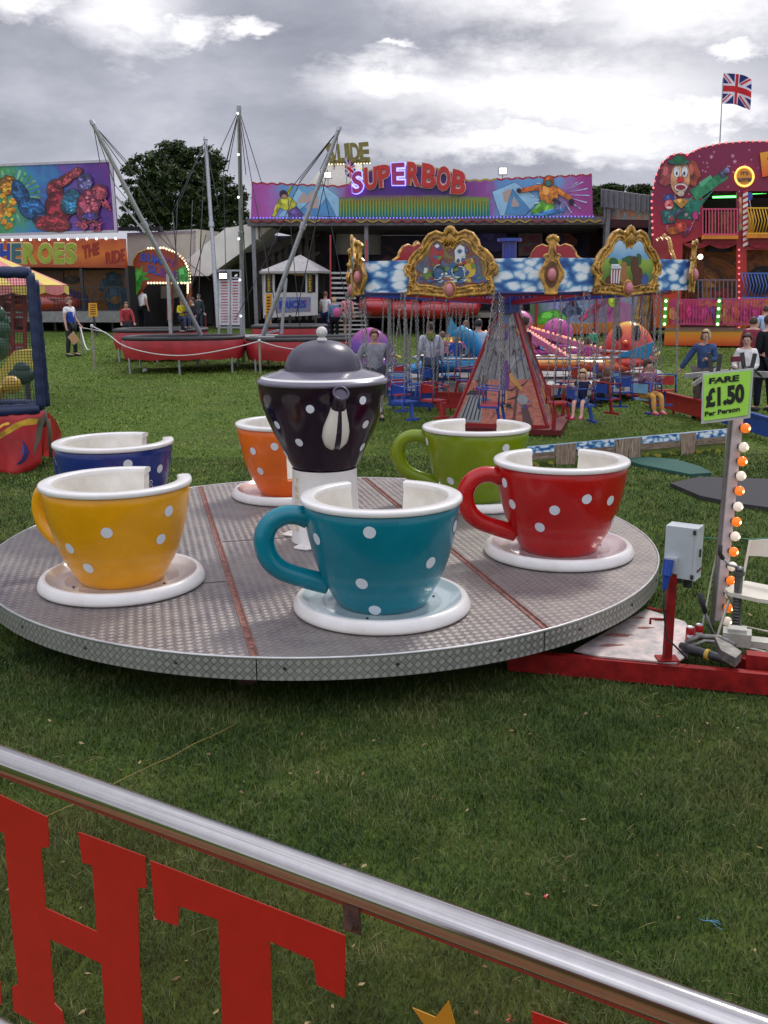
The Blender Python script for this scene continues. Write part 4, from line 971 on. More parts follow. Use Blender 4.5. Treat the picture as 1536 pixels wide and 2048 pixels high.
    for i in range(kk):
        ph = math.pi*(.02 + .62*i/(kk-1))
        for j in range(n):
            t = 2*math.pi*j/n; fr_ = -math.sin(t)       # +1 at the face
            p_ = ph * (1.0 if fr_ < .1 else 1.0 - .50*min(1, (fr_-.1)/.5)) if fr_ > .1 else ph
            r_ = hr*(1.0 + .03*q.uniform(-1, 1)) * (1.04 if fr_ < .3 else 1)
            x, y, z = math.sin(p_)*math.cos(t)*r_*.90, math.sin(p_)*math.sin(t)*r_*1.04, math.cos(p_)*r_*1.12
            if long_ and fr_ < .35 and ph > math.pi*.42:
                e_ = (ph/math.pi-.42)/.22; z = -e_*long_ + .0; x *= 1 + .12*math.sin(e_*3); y = y*(1-.05*e_)
            vs.append(hc + Vector((x, y+.006, z+.012)))
    for i in range(kk-1):
        for j in range(n): fs.append((i*n+j, (i+1)*n+j, (i+1)*n+(j+1) % n, i*n+(j+1) % n))
    fs.append(tuple(range(n-1, -1, -1))); mb.add(vs, fs, 0, True); mb.build('hair', [HAIR[hair]], root)
    mb = MB()
    for sx in (-1, 1):
        mb.sph(hc + Vector((sx*.030*head, -.074*head, -.010)), .011*head, 8, 6, 0, sq=(1.2, .6, .7))
    mb.sph(hc + Vector((0, -.088*head, -.036)), .014*head, 8, 6, 1, sq=(.8, 1, 1.5)); mb.sph(hc + Vector((0, -.078*head, -.066)), .016*head, 8, 6, 2, sq=(1.5, .6, .4))
    for sx in (-1, 1): mb.sph(hc + Vector((sx*.080*head, .008, -.025)), .020*head, 8, 6, 1, sq=(.4, .8, 1.3))
    mb.build('face', [EYE_M, SKIN, LIP], root)
    if hood:
        mb = MB(); mb.tube([J[3] + Vector((math.cos(t)*.085, math.sin(t)*.075+.02, -.01+.02*math.sin(t))) for t in [2*math.pi*i/14 for i in range(14)]], .030, 8, closed=True); mb.sph(J[3] + Vector((0, .095, -.06)), .075, 12, 8, 0, sq=(1.1, .7, 1)); mb.build('hood', [cloth(hood)], root)
    return root, J
def stand(label, px, Y, hpy, **k):
    """stand a person on the turf at distance Y with the crown of the head where the line of sight through (px, hpy) says"""
    p = at(px, hpy, Y); z = tz(Y); H = max(1.0, p.z - z)
    return person(label, (p.x, Y, z), H, **k)
LIST = [
    ('man in blue vest over white tee holding a brown board on the grass', 136, 33.6, 593, dict(yaw=70, shirt=(215, 215, 220), vest=(45, 70, 150), legs=(45, 48, 50), hair='short', sleeve='short', pose='clip')),
    ('man in rusty red shirt leaning beside the trampoline', 251, 36.5, 603, dict(yaw=20, shirt=(150, 55, 60), legs=(50, 50, 60), hair='ginger', pose='lean')),
    ('man in plain white T-shirt and black trousers under the bumpy slide sign', 282, 42.5, 573, dict(yaw=160, shirt=(225, 228, 240), legs=(25, 27, 35), hair='brown', sleeve='short')),
    ('person in dark jacket and pale hat beside the bumpy slide pillar', 397, 42.0, 588, dict(yaw=-10, shirt=(50, 62, 66), legs=(50, 58, 72), hair='grey')),
    ('man in white polo and navy jeans waiting near the stairs', 650, 38.5, 582, dict(yaw=150, shirt=(215, 215, 225), legs=(35, 45, 80), hair='ginger', sleeve='short')),
    ('blond youth in denim jacket carrying a pink bag near the stairs', 668, 37.6, 594, dict(yaw=170, shirt=(85, 110, 140), legs=(20, 20, 25), hair='blonde', female=True)),
    ('person in pink shirt and khaki shorts walking up to the stairs', 694, 38.4, 586, dict(yaw=175, shirt=(205, 130, 140), legs=(130, 120, 110), hair='brown', sleeve='short', leglen='short')),
    ('stout man in grey V-neck jumper behind the teapot lid', 748, 20.2, 657, dict(yaw=12, shirt=(138, 140, 150), legs=(60, 60, 70), hair='short', pose='pocket', build_=1.22)),
    ('young man seen from behind in grey hooded top and jeans', 861, 22.6, 643, dict(yaw=185, shirt=(175, 182, 194), legs=(62, 76, 98), hair='brown', hood=(110, 120, 40), build_=1.08)),
    ('long haired girl in dark top turned to the spinning cars', 932, 25.5, 640, dict(yaw=150, shirt=(50, 45, 50), legs=(70, 70, 75), hair='ginger', hairlen=.26, female=True)),
    ('dark haired man in pale blue shirt with black shoulder bag', 957, 23.6, 637, dict(yaw=170, shirt=(165, 185, 200), legs=(190, 95, 80), hair='black', build_=1.05)),
    ('man in dark navy jacket beside the painted pyramid', 1050, 22.0, 632, dict(yaw=110, shirt=(38, 42, 58), legs=(40, 44, 55), hair='brown')),
    ('blonde woman in denim jacket looking to one side, beyond the fare sign', 1413, 20.0, 657, dict(yaw=-35, shirt=(60, 80, 118), legs=(95, 85, 82), hair='blonde', hairlen=.10, pose='point', female=True, build_=1.12)),
    ('smiling woman in white and grey striped jumper holding a maroon purse', 1496, 19.0, 665, dict(yaw=-30, shirt=(205, 202, 200), legs=(60, 60, 70), hair='brown', pose='hold', female=True)),
    ('young man in maroon sweatshirt among the onlookers near the funhouse', 1508, 24.5, 633, dict(yaw=160, shirt=(120, 50, 62), legs=(40, 42, 60), hair='brown')),
    ('person in black clothes at the very edge of the onlookers', 1540, 21.0, 628, dict(yaw=200, shirt=(25, 25, 30), legs=(22, 25, 35), hair='brown')),
    ('person in pale blue top furthest back near the funhouse railing', 1534, 29.0, 610, dict(yaw=170, shirt=(150, 175, 205), legs=(40, 50, 80), hair='brown', sleeve='short')),
    ('small child in green seen between the spinning cars', 1186, 31.0, 655, dict(yaw=150, shirt=(40, 140, 100), legs=(40, 50, 60), hair='brown')),
]
PPL = {}
for lb, px, Y, hy, kw in LIST: PPL[lb[:12]] = stand(lb, px, Y, hy, **kw)
# things people hold
def held(name, label, cat, build_fn): 
    mb = MB(); m_ = build_fn(mb); tag(mb.build(name, m_), label, cat)
Yv = 33.3; VP = PY(Yv, Yv, 100, 200)
held('board', 'brown cardboard sheet held low by the man in the blue vest', 'board', lambda mb: (VP.poly(mb, [(147, 662), (160, 681), (148, 690), (135, 674)], 0, .01), [flat((185, 145, 105), .8)])[1])
def bag(mb):
    mb.sph(at(934, 722, 23.0), .14, 12, 8, sq=(1, .5, 1.1)); mb.tube([at(938, 712, 23.0), at(944, 690, 23.1), at(953, 662, 23.2)], .012, 6); return [flat((22, 22, 24), .5)]
held('shoulder_bag', 'black shoulder bag hanging at the hip of the man in pale blue', 'bag', bag)
def bag2(mb): mb.sph(at(674, 625, 37.2), .17, 12, 8, sq=(.9, .6, 1.1)); return [flat((200, 90, 140), .7)]
held('rucksack', 'bright pink rucksack on the back of the blond youth', 'bag', bag2)
def purse(mb): mb.box(at(1474, 718, 18.6), (.24, .05, .10), rz=R(10)); return [flat((110, 25, 50), .5)]
held('purse', 'maroon purse held out by the woman in the striped jumper', 'purse', purse)
def stripes(mb): return None
# ================================================================== FAIRGROUND RIDES BEHIND
def ramp_mat(name, axis, stops, noise=.15, nscale=3.0, rough=.4, fold=0.0):
    """paint graded along one axis of the panel (generated coordinates), broken up by brushy noise"""
    m = bpy.data.materials.new(name); m.use_nodes = True; N = m.node_tree; b = N.nodes['Principled BSDF']; b.inputs['Roughness'].default_value = rough
    t = N.nodes.new('ShaderNodeTexCoord'); sp = N.nodes.new('ShaderNodeSeparateXYZ'); N.links.new(t.outputs['Generated'], sp.inputs[0])
    no = N.nodes.new('ShaderNodeTexNoise'); no.inputs['Scale'].default_value = nscale; no.inputs['Detail'].default_value = 6; no.inputs['Distortion'].default_value = 1.2
    N.links.new(t.outputs['Object'], no.inputs['Vector'])
    a = N.nodes.new('ShaderNodeMath'); a.operation = 'SUBTRACT'; N.links.new(no.outputs['Fac'], a.inputs[0]); a.inputs[1].default_value = .5
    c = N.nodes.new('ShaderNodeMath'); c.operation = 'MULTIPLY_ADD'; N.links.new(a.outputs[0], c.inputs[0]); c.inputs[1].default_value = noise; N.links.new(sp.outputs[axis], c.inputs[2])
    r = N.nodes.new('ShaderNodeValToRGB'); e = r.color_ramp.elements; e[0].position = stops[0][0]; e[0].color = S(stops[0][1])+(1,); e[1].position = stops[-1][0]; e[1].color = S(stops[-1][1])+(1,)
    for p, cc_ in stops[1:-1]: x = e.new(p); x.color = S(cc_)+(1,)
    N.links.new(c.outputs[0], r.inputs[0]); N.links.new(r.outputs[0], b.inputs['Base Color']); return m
def gpt(px, Y, dz=0.0):
    p = at(px, 576, Y); p.z = tz(Y)+dz; return p
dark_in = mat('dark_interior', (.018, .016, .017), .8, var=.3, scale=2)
steel_grey = mat('steel_grey', (.22, .22, .23), .5, metal=.4, var=.2)
bulbw = lamp_mat('bulb_warm', (1.0, .86, .55), 1.5); bulbr = lamp_mat('bulb_red', (1.0, .22, .22), .9); bulbb = lamp_mat('bulb_blue', (.25, .25, 1.0), 2.6); bulbwh = lamp_mat('bulb_white', (1, .95, .9), 3.0)
def bulbs(pl, pts, off, r, m_, root, n=None, name='bulb_row'):
    """a strip of small lamps along a traced line"""
    P = [pl.pt(*p) + pl.n*off for p in pts]; L = [0]
    for a, b in zip(P, P[1:]): L.append(L[-1] + (b-a).length)
    n = n or int(L[-1]/(r*5)); mb = MB(); j = 0
    for i in range(n+1):
        s = L[-1]*i/n
        while j < len(L)-2 and L[j+1] < s: j += 1
        t = (s-L[j])/max(1e-6, L[j+1]-L[j]); mb.sph(P[j].lerp(P[j+1], t), r, 6, 4)
    return mb.build(name, [m_], root)
def figure(root, pl, name, layers, off=.012, outline_=True):
    """painted figure: list of (outline in photo pixels, colour)"""
    mb = MB(); ms = []; k = 0; stp = .0022 if len(layers) < 60 else .00018
    for i, (pts, c) in enumerate(layers):
        xs_ = [p[0] for p in pts]; ys_ = [p[1] for p in pts]; w_, h_ = max(xs_)-min(xs_), max(ys_)-min(ys_); cx, cy = sum(xs_)/len(xs_), sum(ys_)/len(ys_)
        if isinstance(c, tuple):
            c = tuple(int(round(v/22)*22) for v in c); key = 'brush_%d_%d_%d' % c; c_ = painted(key, [S(tuple(v*.62 for v in c)), S(c), S(tuple(min(255, v*1.18+12) for v in c))], 2.2, .4, 1.6, 4)
        else: c_ = c
        if min(w_, h_) > 7 and outline_:     # airbrushed dark edge, then the colour
            q_ = 1 + 1.6/max(w_, 1); r_ = 1 + 1.6/max(h_, 1)
            ms.append(flat((38, 30, 44), .45)); pl.poly(mb, [(cx+(x-cx)*q_, cy+(y-cy)*r_) for x, y in pts], off + stp*k, .002, len(ms)-1); k += 1
        ms.append(c_); pl.poly(mb, pts, off + stp*k, .002, len(ms)-1); k += 1
        if min(w_, h_) > 16 and outline_:    # lighter modelling inside
            hl = painted('light_'+(c_.name), [S((250, 235, 215)) if False else tuple(min(1, v*1.7+.05) for v in (S(c) if isinstance(c, tuple) else (.25, .18, .16)))]*2 , 2, .4); ms.append(hl)
            pl.poly(mb, [(cx-w_*.10+(x-cx)*.34, cy-h_*.14+(y-cy)*.42) for x, y in pts], off + stp*k, .002, len(ms)-1); k += 1
    return mb.build(name, ms, root)
def limb(a, b, w0, w1):
    dx, dy = b[0]-a[0], b[1]-a[1]; l = math.hypot(dx, dy) or 1; nx, ny = -dy/l, dx/l
    return [(a[0]+nx*w0, a[1]+ny*w0), (b[0]+nx*w1, b[1]+ny*w1), (b[0]-nx*w1, b[1]-ny*w1), (a[0]-nx*w0, a[1]-ny*w0)]

# ---------------------------------------------------------------- SUPERBOB
SB = PY(42.3, 40.2, 500, 1190); sroot = gpt(850, 41.3)
sb = thing('dodgem_bobsleigh_ride', 'long bobsleigh ride with painted snow scene fascia and bulb lettering across the back', 'fairground ride', sroot)
def wavy(x0, y0, x1, y1, n, amp): return [(x0 + (x1-x0)*i/n, y0 + (y1-y0)*i/n + (amp if i % 2 else -amp)) for i in range(n+1)]
top = wavy(507, 369, 688, 376, 18, 1.6) + [(700, 372), (720, 352), (770, 336), (830, 333), (890, 343), (925, 358), (938, 366)] + wavy(950, 364, 1183, 353, 22, 1.8)
mb = MB(); SB.poly(mb, [(505, 438)] + top + [(1185, 433)], 0, .25)
fas_m = ramp_mat('snow_fascia', 0, [(0.0, (165, 70, 150)), (.06, (175, 90, 170)), (.11, (95, 150, 200)), (.24, (120, 175, 205)), (.29, (150, 60, 140)), (.36, (85, 35, 130)), (.60, (70, 35, 125)), (.69, (150, 70, 150)), (.74, (95, 150, 205)), (.88, (110, 165, 215)), (.95, (170, 70, 150)), (1, (150, 50, 130))], .10, 1.0)
fas = mb.build('fascia', [fas_m], sb)
ribs = MB(); rm_ = ramp_mat('rib_gradient', 2, [(0, (30, 110, 130)), (.35, (30, 140, 120)), (.7, (120, 150, 50)), (1, (110, 60, 110))], .25, 2.5)
SB.poly(ribs, [(680, 436), (680, 396), (760, 391), (900, 391), (978, 396), (980, 434)], .25, .01)
for i in range(50):
    x = 683 + i*5.9; y_ = 394 + abs(x-830)/150*9; SB.poly(ribs, [(x, 435), (x, y_), (x+2.2, y_), (x+2.2, 435)], .26, .05, 1 if abs(x-830) > 95 else 1)
ribs.build('ribbed_panel', [rm_, ramp_mat('rib_bar', 2, [(0, (50, 150, 150)), (.4, (150, 165, 50)), (1, (165, 110, 70))], .3, 1.5)], fas)
lb_ = flat((150, 195, 225)); mt = flat((80, 140, 190)); pk = flat((150, 80, 160))
figure(fas, SB, 'snow_scene', [([(560, 434), (600, 378), (622, 400), (650, 372), (685, 400), (690, 434)], lb_), ([(590, 430), (625, 402), (640, 415), (655, 396), (675, 434)], mt), ([(1000, 432), (985, 385), (1030, 366), (1080, 400), (1050, 432)], lb_), ([(1010, 430), (1025, 380), (1060, 420), (1050, 431)], mt)], .252)
figure(fas, SB, 'boarder_painting', [(limb((578, 390), (586, 374), 3, 2), (165, 170, 50)), ([(560, 402), (572, 392), (584, 396), (596, 408), (590, 424), (570, 420), (558, 412)], (175, 180, 45)), (limb((562, 408), (550, 434), 4, 3), (170, 175, 50)), ([(578, 424), (596, 414), (610, 430), (600, 437), (582, 436)], (95, 75, 140)), (blob(570, 389, 7, 7), (40, 30, 35)), (blob(572, 394, 5, 4), (150, 120, 90))], .262)
rays = [([(1120+math.cos(a)*14, 390-math.sin(a)*12), (1120+math.cos(a-.03)*58, 390-math.sin(a-.03)*40), (1120+math.cos(a+.03)*58, 390-math.sin(a+.03)*40)], (165, 205, 235)) for a in [.3+.37*i for i in range(17)]]
rays = [(p, c) for p, c in rays if all(357 < y < 432 and x < 1178 for x, y in p)]
figure(fas, SB, 'boarder_painting', rays + [(limb((1078, 376), (1040, 383), 5, 4), (215, 120, 35)), (limb((1108, 378), (1142, 400), 6, 4), (205, 110, 30)), ([(1078, 372), (1094, 366), (1112, 376), (1116, 396), (1104, 412), (1084, 408), (1078, 392)], (220, 125, 35)), (limb((1092, 408), (1066, 428), 9, 6), (95, 160, 50)), (limb((1104, 410), (1088, 432), 7, 5), (110, 170, 55)), ([(1060, 431), (1120, 420), (1135, 414), (1128, 424), (1085, 433)], (70, 130, 190)), (blob(1097, 364, 10, 11), (190, 85, 30)), (blob(1096, 368, 6, 6), (80, 150, 140)), (blob(1142, 406, 5, 6), (30, 30, 45)), (blob(1038, 383, 4, 4), (30, 30, 45)), (limb((1106, 400), (1120, 408), 3, 3), (40, 45, 70))], .262)
trim = MB()
for i in range(len(top)-1):
    a = SB.pt(*top[i]) + SB.n*.2; b = SB.pt(*top[i+1]) + SB.n*.2; trim.bar(a, b, .09, .14, 1 if 18 < i < 30 else 0)
trim.build('edge_trim', [flat((165, 40, 50)), flat((170, 150, 60))], fas)
LQ = [('S', 708, 392, 731, 384, 727, 342, 706, 348), ('U', 733, 383, 757, 379, 756, 335, 731, 338), ('P', 762, 377, 780, 375, 784, 330, 757, 334), ('E', 787, 372, 812, 372, 812, 327, 785, 329), ('R', 816, 371, 842, 375, 843, 327, 817, 326),
      ('B', 845, 376, 872, 380, 876, 333, 847, 328), ('O', 873, 381, 900, 386, 904, 338, 878, 332), ('B', 902, 388, 930, 392, 936, 347, 908, 340)]
for i, q_ in enumerate(LQ):
    ch_, *v = q_; quad = [(v[0], v[1]), (v[2], v[3]), (v[4], v[5]), (v[6], v[7])]; cx = sum(p[0] for p in quad)/4; cy = sum(p[1] for p in quad)/4
    big = [(cx+(x-cx)*1.10, cy+(y-cy)*1.06) for x, y in quad]
    mb = MB(); lit = i in (0, 3)
    ptext(mb, SB, ch_, *big, off=.27, th=.10, offset=.085, mi=0); ptext(mb, SB, ch_, *quad, off=.38, th=.05, offset=.035, mi=1)
    mb.build('bulb_letter', [bulbb if lit else flat((225, 190, 185)), flat((190, 45, 40)) if not lit else flat((165, 50, 110))], fas)
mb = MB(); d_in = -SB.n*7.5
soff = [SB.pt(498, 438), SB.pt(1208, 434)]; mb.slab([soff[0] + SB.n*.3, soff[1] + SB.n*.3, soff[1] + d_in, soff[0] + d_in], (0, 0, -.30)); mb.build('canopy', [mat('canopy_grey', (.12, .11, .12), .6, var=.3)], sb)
mb = MB(); 
for i in range(60):
    x = 505 + i*11.6; a = SB.pt(x, 441 + (i % 2)*5) + SB.n*.33; b = SB.pt(x+11.6, 441 + ((i+1) % 2)*5) + SB.n*.33; mb.bar(a, b, .10, .05, i//6 % 2)
mb.build('garland', [flat((150, 40, 45)), flat((175, 140, 50))], sb)
bulbs(SB, [(505, 437), (850, 437), (1185, 434)], .30, .035, lamp_mat('bulb_violet', (.25, .2, .9), .9), sb, 100)
zg = tz(41); bl_, br_ = SB.pt(470, 600), SB.pt(1215, 600); bl_.z = br_.z = zg
mb = MB(); B0, B1 = bl_ + d_in, br_ + d_in
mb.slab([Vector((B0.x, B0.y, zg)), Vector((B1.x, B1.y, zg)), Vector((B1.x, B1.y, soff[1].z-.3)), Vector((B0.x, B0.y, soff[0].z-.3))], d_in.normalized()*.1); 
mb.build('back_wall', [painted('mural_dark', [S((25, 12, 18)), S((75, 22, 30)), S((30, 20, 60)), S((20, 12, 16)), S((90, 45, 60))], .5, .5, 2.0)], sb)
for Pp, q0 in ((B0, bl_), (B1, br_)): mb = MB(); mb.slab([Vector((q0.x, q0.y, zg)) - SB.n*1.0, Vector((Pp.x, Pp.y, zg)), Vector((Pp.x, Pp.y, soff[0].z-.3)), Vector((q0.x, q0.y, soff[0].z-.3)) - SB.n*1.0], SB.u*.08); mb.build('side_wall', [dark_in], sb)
mb = MB(); dk = zg+.75; mb.slab([Vector((SB.pt(640, 600).x, SB.pt(640, 600).y, dk)) + SB.n*1.2, Vector((br_.x, br_.y, dk)) + SB.n*1.2, Vector((B1.x, B1.y, dk)), Vector((B0.x+3, B0.y, dk))], (0, 0, -.14)); mb.build('deck', [mat('deck_boards', (.23, .20, .17), .7, var=.25, scale=5)], sb)
for x in (508, 733, 905, 1212):
    mb = MB(); p = SB.pt(x, 500); mb.bar((p.x, p.y, zg), (p.x, p.y, soff[0].z-.25), .16, .16); mb.build('post', [steel_grey], sb)
SQ = PY(48, 46.5, 500, 1190)
mb = MB(); SQ.poly(mb, [(1037, 512), (1037, 464), (1085, 462), (1085, 510)], 0, .05); pn = mb.build('inner_sign', [painted('sign_pale', [S((90, 95, 60)), S((110, 60, 90)), S((120, 110, 70))], 1.5)], sb)
mb = MB(); ptext(mb, SQ, 'SUPER', (1040, 487), (1082, 486), (1082, 470), (1040, 472), .06, .03, offset=.03); ptext(mb, SQ, 'BOB', (1048, 505), (1076, 504), (1076, 491), (1048, 492), .06, .03, offset=.03); mb.build('lettering', [flat((150, 45, 65))], pn)
figure(sb, SQ, 'wall_mural', [(blob(985, 478, 36, 24, 16, .25, 0, 3), (50, 30, 105)), (blob(1125, 480, 28, 18, 14, .3, 0, 5), (130, 50, 25)), (blob(1120, 478, 12, 10), (60, 30, 60)), (blob(790, 540, 40, 30, 16, .3, 0, 8), (85, 25, 30))], .01)
# front boards to the right
FB = PY(39.2, 38.2, 1060, 1330)
mb = MB(); FB.poly(mb, [(1060, 650), (1060, 596), (1335, 590), (1335, 640)], 0, .08)
frb = mb.build('front_board', [ramp_mat('front_board_paint', 0, [(0, (80, 120, 60)), (.2, (150, 150, 200)), (.45, (120, 150, 180)), (.6, (190, 90, 150)), (.75, (150, 165, 185)), (1, (190, 130, 60))], .35, 1.2)], sb)
figure(frb, FB, 'mural_shapes', [([(1064, 648), (1080, 626), (1110, 618), (1140, 632), (1120, 650)], (90, 165, 55)), (blob(1145, 620, 18, 14, 12, .35, 0, 2), (40, 70, 120)), (blob(1146, 604, 7, 7), (60, 30, 35)), (limb((1160, 640), (1215, 600), 6, 2), (165, 60, 110)), (blob(1225, 606, 9, 12, 10, .3, 0, 4), (165, 190, 50)), (limb((1222, 614), (1214, 634), 4, 2), (165, 70, 140)), (blob(1308, 606, 12, 12, 10, .3, 0, 5), (150, 45, 70)), (limb((1280, 640), (1290, 590), 12, 12), (195, 145, 55))], .085)
mb = MB(); FB.poly(mb, [(1060, 672), (1060, 650), (1335, 640), (1335, 660)], -.02, .22); mb.build('base_board', [ramp_mat('orange_base', 2, [(0, (175, 55, 25)), (1, (205, 140, 35))], .2, 2)], sb)
for x in (1072, 1190, 1280):
    mb = MB(); p = FB.pt(x, 640); mb.bar(Vector((p.x, p.y, tz(p.y))) + FB.n*.2, Vector((p.x, p.y, p.z+1.5)) + FB.n*.2, .09, .09); mb.build('red_post', [flat((150, 35, 35))], sb)
# flood lamps on the fascia
for i, (x, y, t_) in enumerate(((1005, 346, 'pale flood lamp standing on the right half of the long fascia'), (656, 352, 'glowing flood lamp on the left half of the long fascia'), (561, 368, 'tiny lamp near the left end of the long fascia'))):
    b = SB.pt(x, y+ (12 if i < 2 else 5)); L = thing('flood_lamp', t_, 'lamp', b); s_ = (1, .9, .35)[i]
    mb = MB(); mb.bar(b - Vector((0, 0, .3)), b + Vector((0, 0, .14))*s_, .05); mb.box(b + Vector((0, 0, .30))*s_, (.36*s_, .16, .30*s_)); mb.build('housing', [galv], L)
    mb = MB(); mb.box(b + Vector((0, -.09, .30*s_)), (.28*s_, .02, .22*s_)); mb.build('lens', [lamp_mat('flood_lens', (1, .97, .88), 2.5) if i < 2 else darkm], L)
# bobsleigh cars
for i, (x, y) in enumerate(((752, 606), (812, 612), (868, 612), (925, 608))):
    Y = 39.6; c_ = at(x, y, Y); T = thing('bobsleigh_car', ['red bobsleigh car at the left end of the row behind the spinner', 'second red bobsleigh car in the row behind the spinner', 'third red bobsleigh car in the row behind the spinner', 'rightmost red bobsleigh car in the row behind the spinner'][i], 'ride car', c_ - Vector((0, 0, .6)), 'red bobsleigh cars on the long ride')
    mb = MB(); mb.tube([c_ + Vector((-.72, 0, -.05)), c_ + Vector((-.5, 0, -.12)), c_ + Vector((0, 0, -.15)), c_ + Vector((.5, 0, -.12)), c_ + Vector((.70, 0, .02))], [.12, .38, .44, .38, .12], 16, ry=.9); mb.build('hull', [mat('car_red', (.42, .015, .02), .2, coat=.8)], T)
    mb = MB(); mb.sph(c_ + Vector((.30, -.05, .28)), .34, 14, 10, 0, sq=(.5, .7, 1.0)); mb.build('seat_back', [mat('car_red', (.42, .015, .02), .2)], T)
    mb = MB(); mb.tube([c_ + Vector((-.6, -.3, .40)), c_ + Vector((-.2, -.35, .52)), c_ + Vector((.2, -.35, .42)), c_ + Vector((.6, -.3, .52))], .06, 8, ry=.7); mb.build('trim_wave', [flat((85, 140, 190))], T)
# stairs
ST = thing('access_stairs', 'wide metal stairs with pale treads beside the ticket kiosk', 'stairs', gpt(690, 39.5)); 
mb = MB()
for i in range(8):
    zz = tz(39)+.16*(i+1); a = at(658, 600, 39+.32*i); b = at(735, 600, 39+.32*i); a.z = b.z = zz; mb.bar(a, b, .30, .05)
mb.build('tread', [mat('tread_pale', (.50, .50, .48), .5, var=.2)], ST)
mb = MB(); FBs = PY(42, 41.6, 650, 740)
for i in range(9): FBs.poly(mb, [(662, 628-i*10), (662, 624-i*10), (712, 624-i*10), (712, 628-i*10)], 0, .05)
mb.build('riser_slat', [mat('tread_pale', (.5, .5, .48), .5)], ST)
mb = MB(); mb.tube([gpt(660, 38.8, .9), gpt(660, 38.8, .1)], .03, 6); mb.tube([at(661, 470, 40.8), at(661, 600, 40.6), at(661, 640, 38.8)], .04, 6); mb.tube([at(733, 480, 41), at(733, 610, 41)], .04, 6); mb.build('handrail', [flat((150, 35, 40))], ST)
# ---------------------------------------------------------------- ticket kiosk
KY = 38.0; KP = PY(38.4, 37.8, 512, 640); kroot = gpt(578, 38)
kb = thing('ticket_kiosk', 'small pale ticket kiosk with hipped grey roof in front of the bobsleigh ride', 'kiosk', kroot)
kc = [(514, 640), (514, 540), (636, 544), (636, 628)]
kw = mat('kiosk_cream', (.52, .51, .50), .5, var=.08)
mb = MB(); KP.poly(mb, [(528, 636), (528, 585), (636, 585), (636, 630)], 0, .06, 0); KP.poly(mb, [(528, 548), (528, 538), (636, 540), (636, 549)], 0, .06, 0)
for x in (528, 546, 612, 632): KP.poly(mb, [(x, 586), (x, 546), (x+4, 546), (x+4, 586)], 0, .06, 0)
a = KP.pt(514, 600) - KP.n*1.5; b = KP.pt(528, 600); mb.slab([Vector((a.x, a.y, KP.pt(528, 637).z)), Vector((b.x, b.y, KP.pt(528, 637).z)), Vector((b.x, b.y, KP.pt(528, 538).z)), Vector((a.x, a.y, KP.pt(528, 538).z))], KP.n*.05 - KP.u*.04)
mb.build('wall', [kw], kb)
mb = MB(); KP.poly(mb, [(530, 586), (530, 547), (634, 547), (634, 586)], -1.0, .04); mb.build('interior', [dark_in], kb)
mb = MB(); apex = KP.pt(586, 508) - KP.n*.9
e_ = [KP.pt(508, 540) - KP.n*1.6, KP.pt(524, 543) + KP.n*.35, KP.pt(642, 545) + KP.n*.35, KP.pt(636, 541) - KP.n*1.8]
zE = e_[1].z
for v in e_: v.z = zE
ap = apex; mb.add([*e_, ap, *[v - Vector((0, 0, .08)) for v in e_]], [(0, 1, 4), (1, 2, 4), (2, 3, 4), (3, 0, 4), (0, 5, 6, 1), (1, 6, 7, 2), (2, 7, 8, 3), (3, 8, 5, 0), (5, 8, 7, 6)]); mb.build('roof', [mat('kiosk_roof', (.36, .34, .33), .55, var=.15)], kb)
for x, w in ((534, 11), (616, 11)):
    mb = MB(); KP.poly(mb, [(x, 585), (x, 548), (x+w, 548), (x+w, 585)], .065, .02); pn = mb.build('vertical_sign', [flat((25, 22, 20))], kb)
    mb = MB()
    for i, c in enumerate('SUPERBOB'): ptext(mb, KP, c, (x+3, 552.5+4.3*i), (x+w-2.5, 552.5+4.3*i), (x+w-2.5, 549+4.3*i), (x+3, 549+4.3*i), .09, .01, offset=.03)
    mb.build('lettering', [flat((205, 170, 40))], pn)
mb = MB(); ptext(mb, KP, 'SUPER', (584, 552), (606, 552), (604, 548), (582, 548), -.3, .02, offset=.04); mb.build('neon_word', [flat((200, 140, 40))], kb)
mb = MB(); KP.poly(mb, [(553, 625), (553, 594), (622, 594), (622, 622)], .065, .02); pn = mb.build('price_panel', [painted('kiosk_panel', [S((40, 90, 160)), S((110, 130, 160)), S((170, 60, 60))], 1.8)], kb)
mb = MB(); ptext(mb, KP, 'PAY HERE' if False else 'PRICES', (560, 617), (614, 615), (614, 600), (560, 602), .09, .015, offset=.04); mb.build('lettering', [flat((35, 60, 160))], pn)
mb = MB()
for x in (532, 632, 580): p = KP.pt(x, 630); mb.bar((p.x, p.y-.1, tz(38)), (p.x, p.y-.1, p.z), .09)
mb.tube([gpt(540, 37.5, .35) + Vector((math.cos(t)*.32, 0, math.sin(t)*.32)) for t in [2*math.pi*i/14 for i in range(14)]], .07, 6, closed=True); mb.build('undercarriage', [darkm], kb)
mb = MB(); AP = PY(36.6, 36.6, 500, 600); AP.poly(mb, [(531, 652), (532, 588), (544, 587), (543, 651)], 0, .05)
ab = mb.build('standing_sign', [flat((205, 145, 35))]); tag(ab, 'narrow amber upright notice in front of the ticket kiosk', 'sign')
mb = MB()
for i in range(9): AP.poly(mb, [(534, 596+i*6), (534, 593+i*6), (541, 593+i*6), (541, 596+i*6)], .052, .006)
lt = mb.build('lettering', [flat((90, 50, 20))], ab)
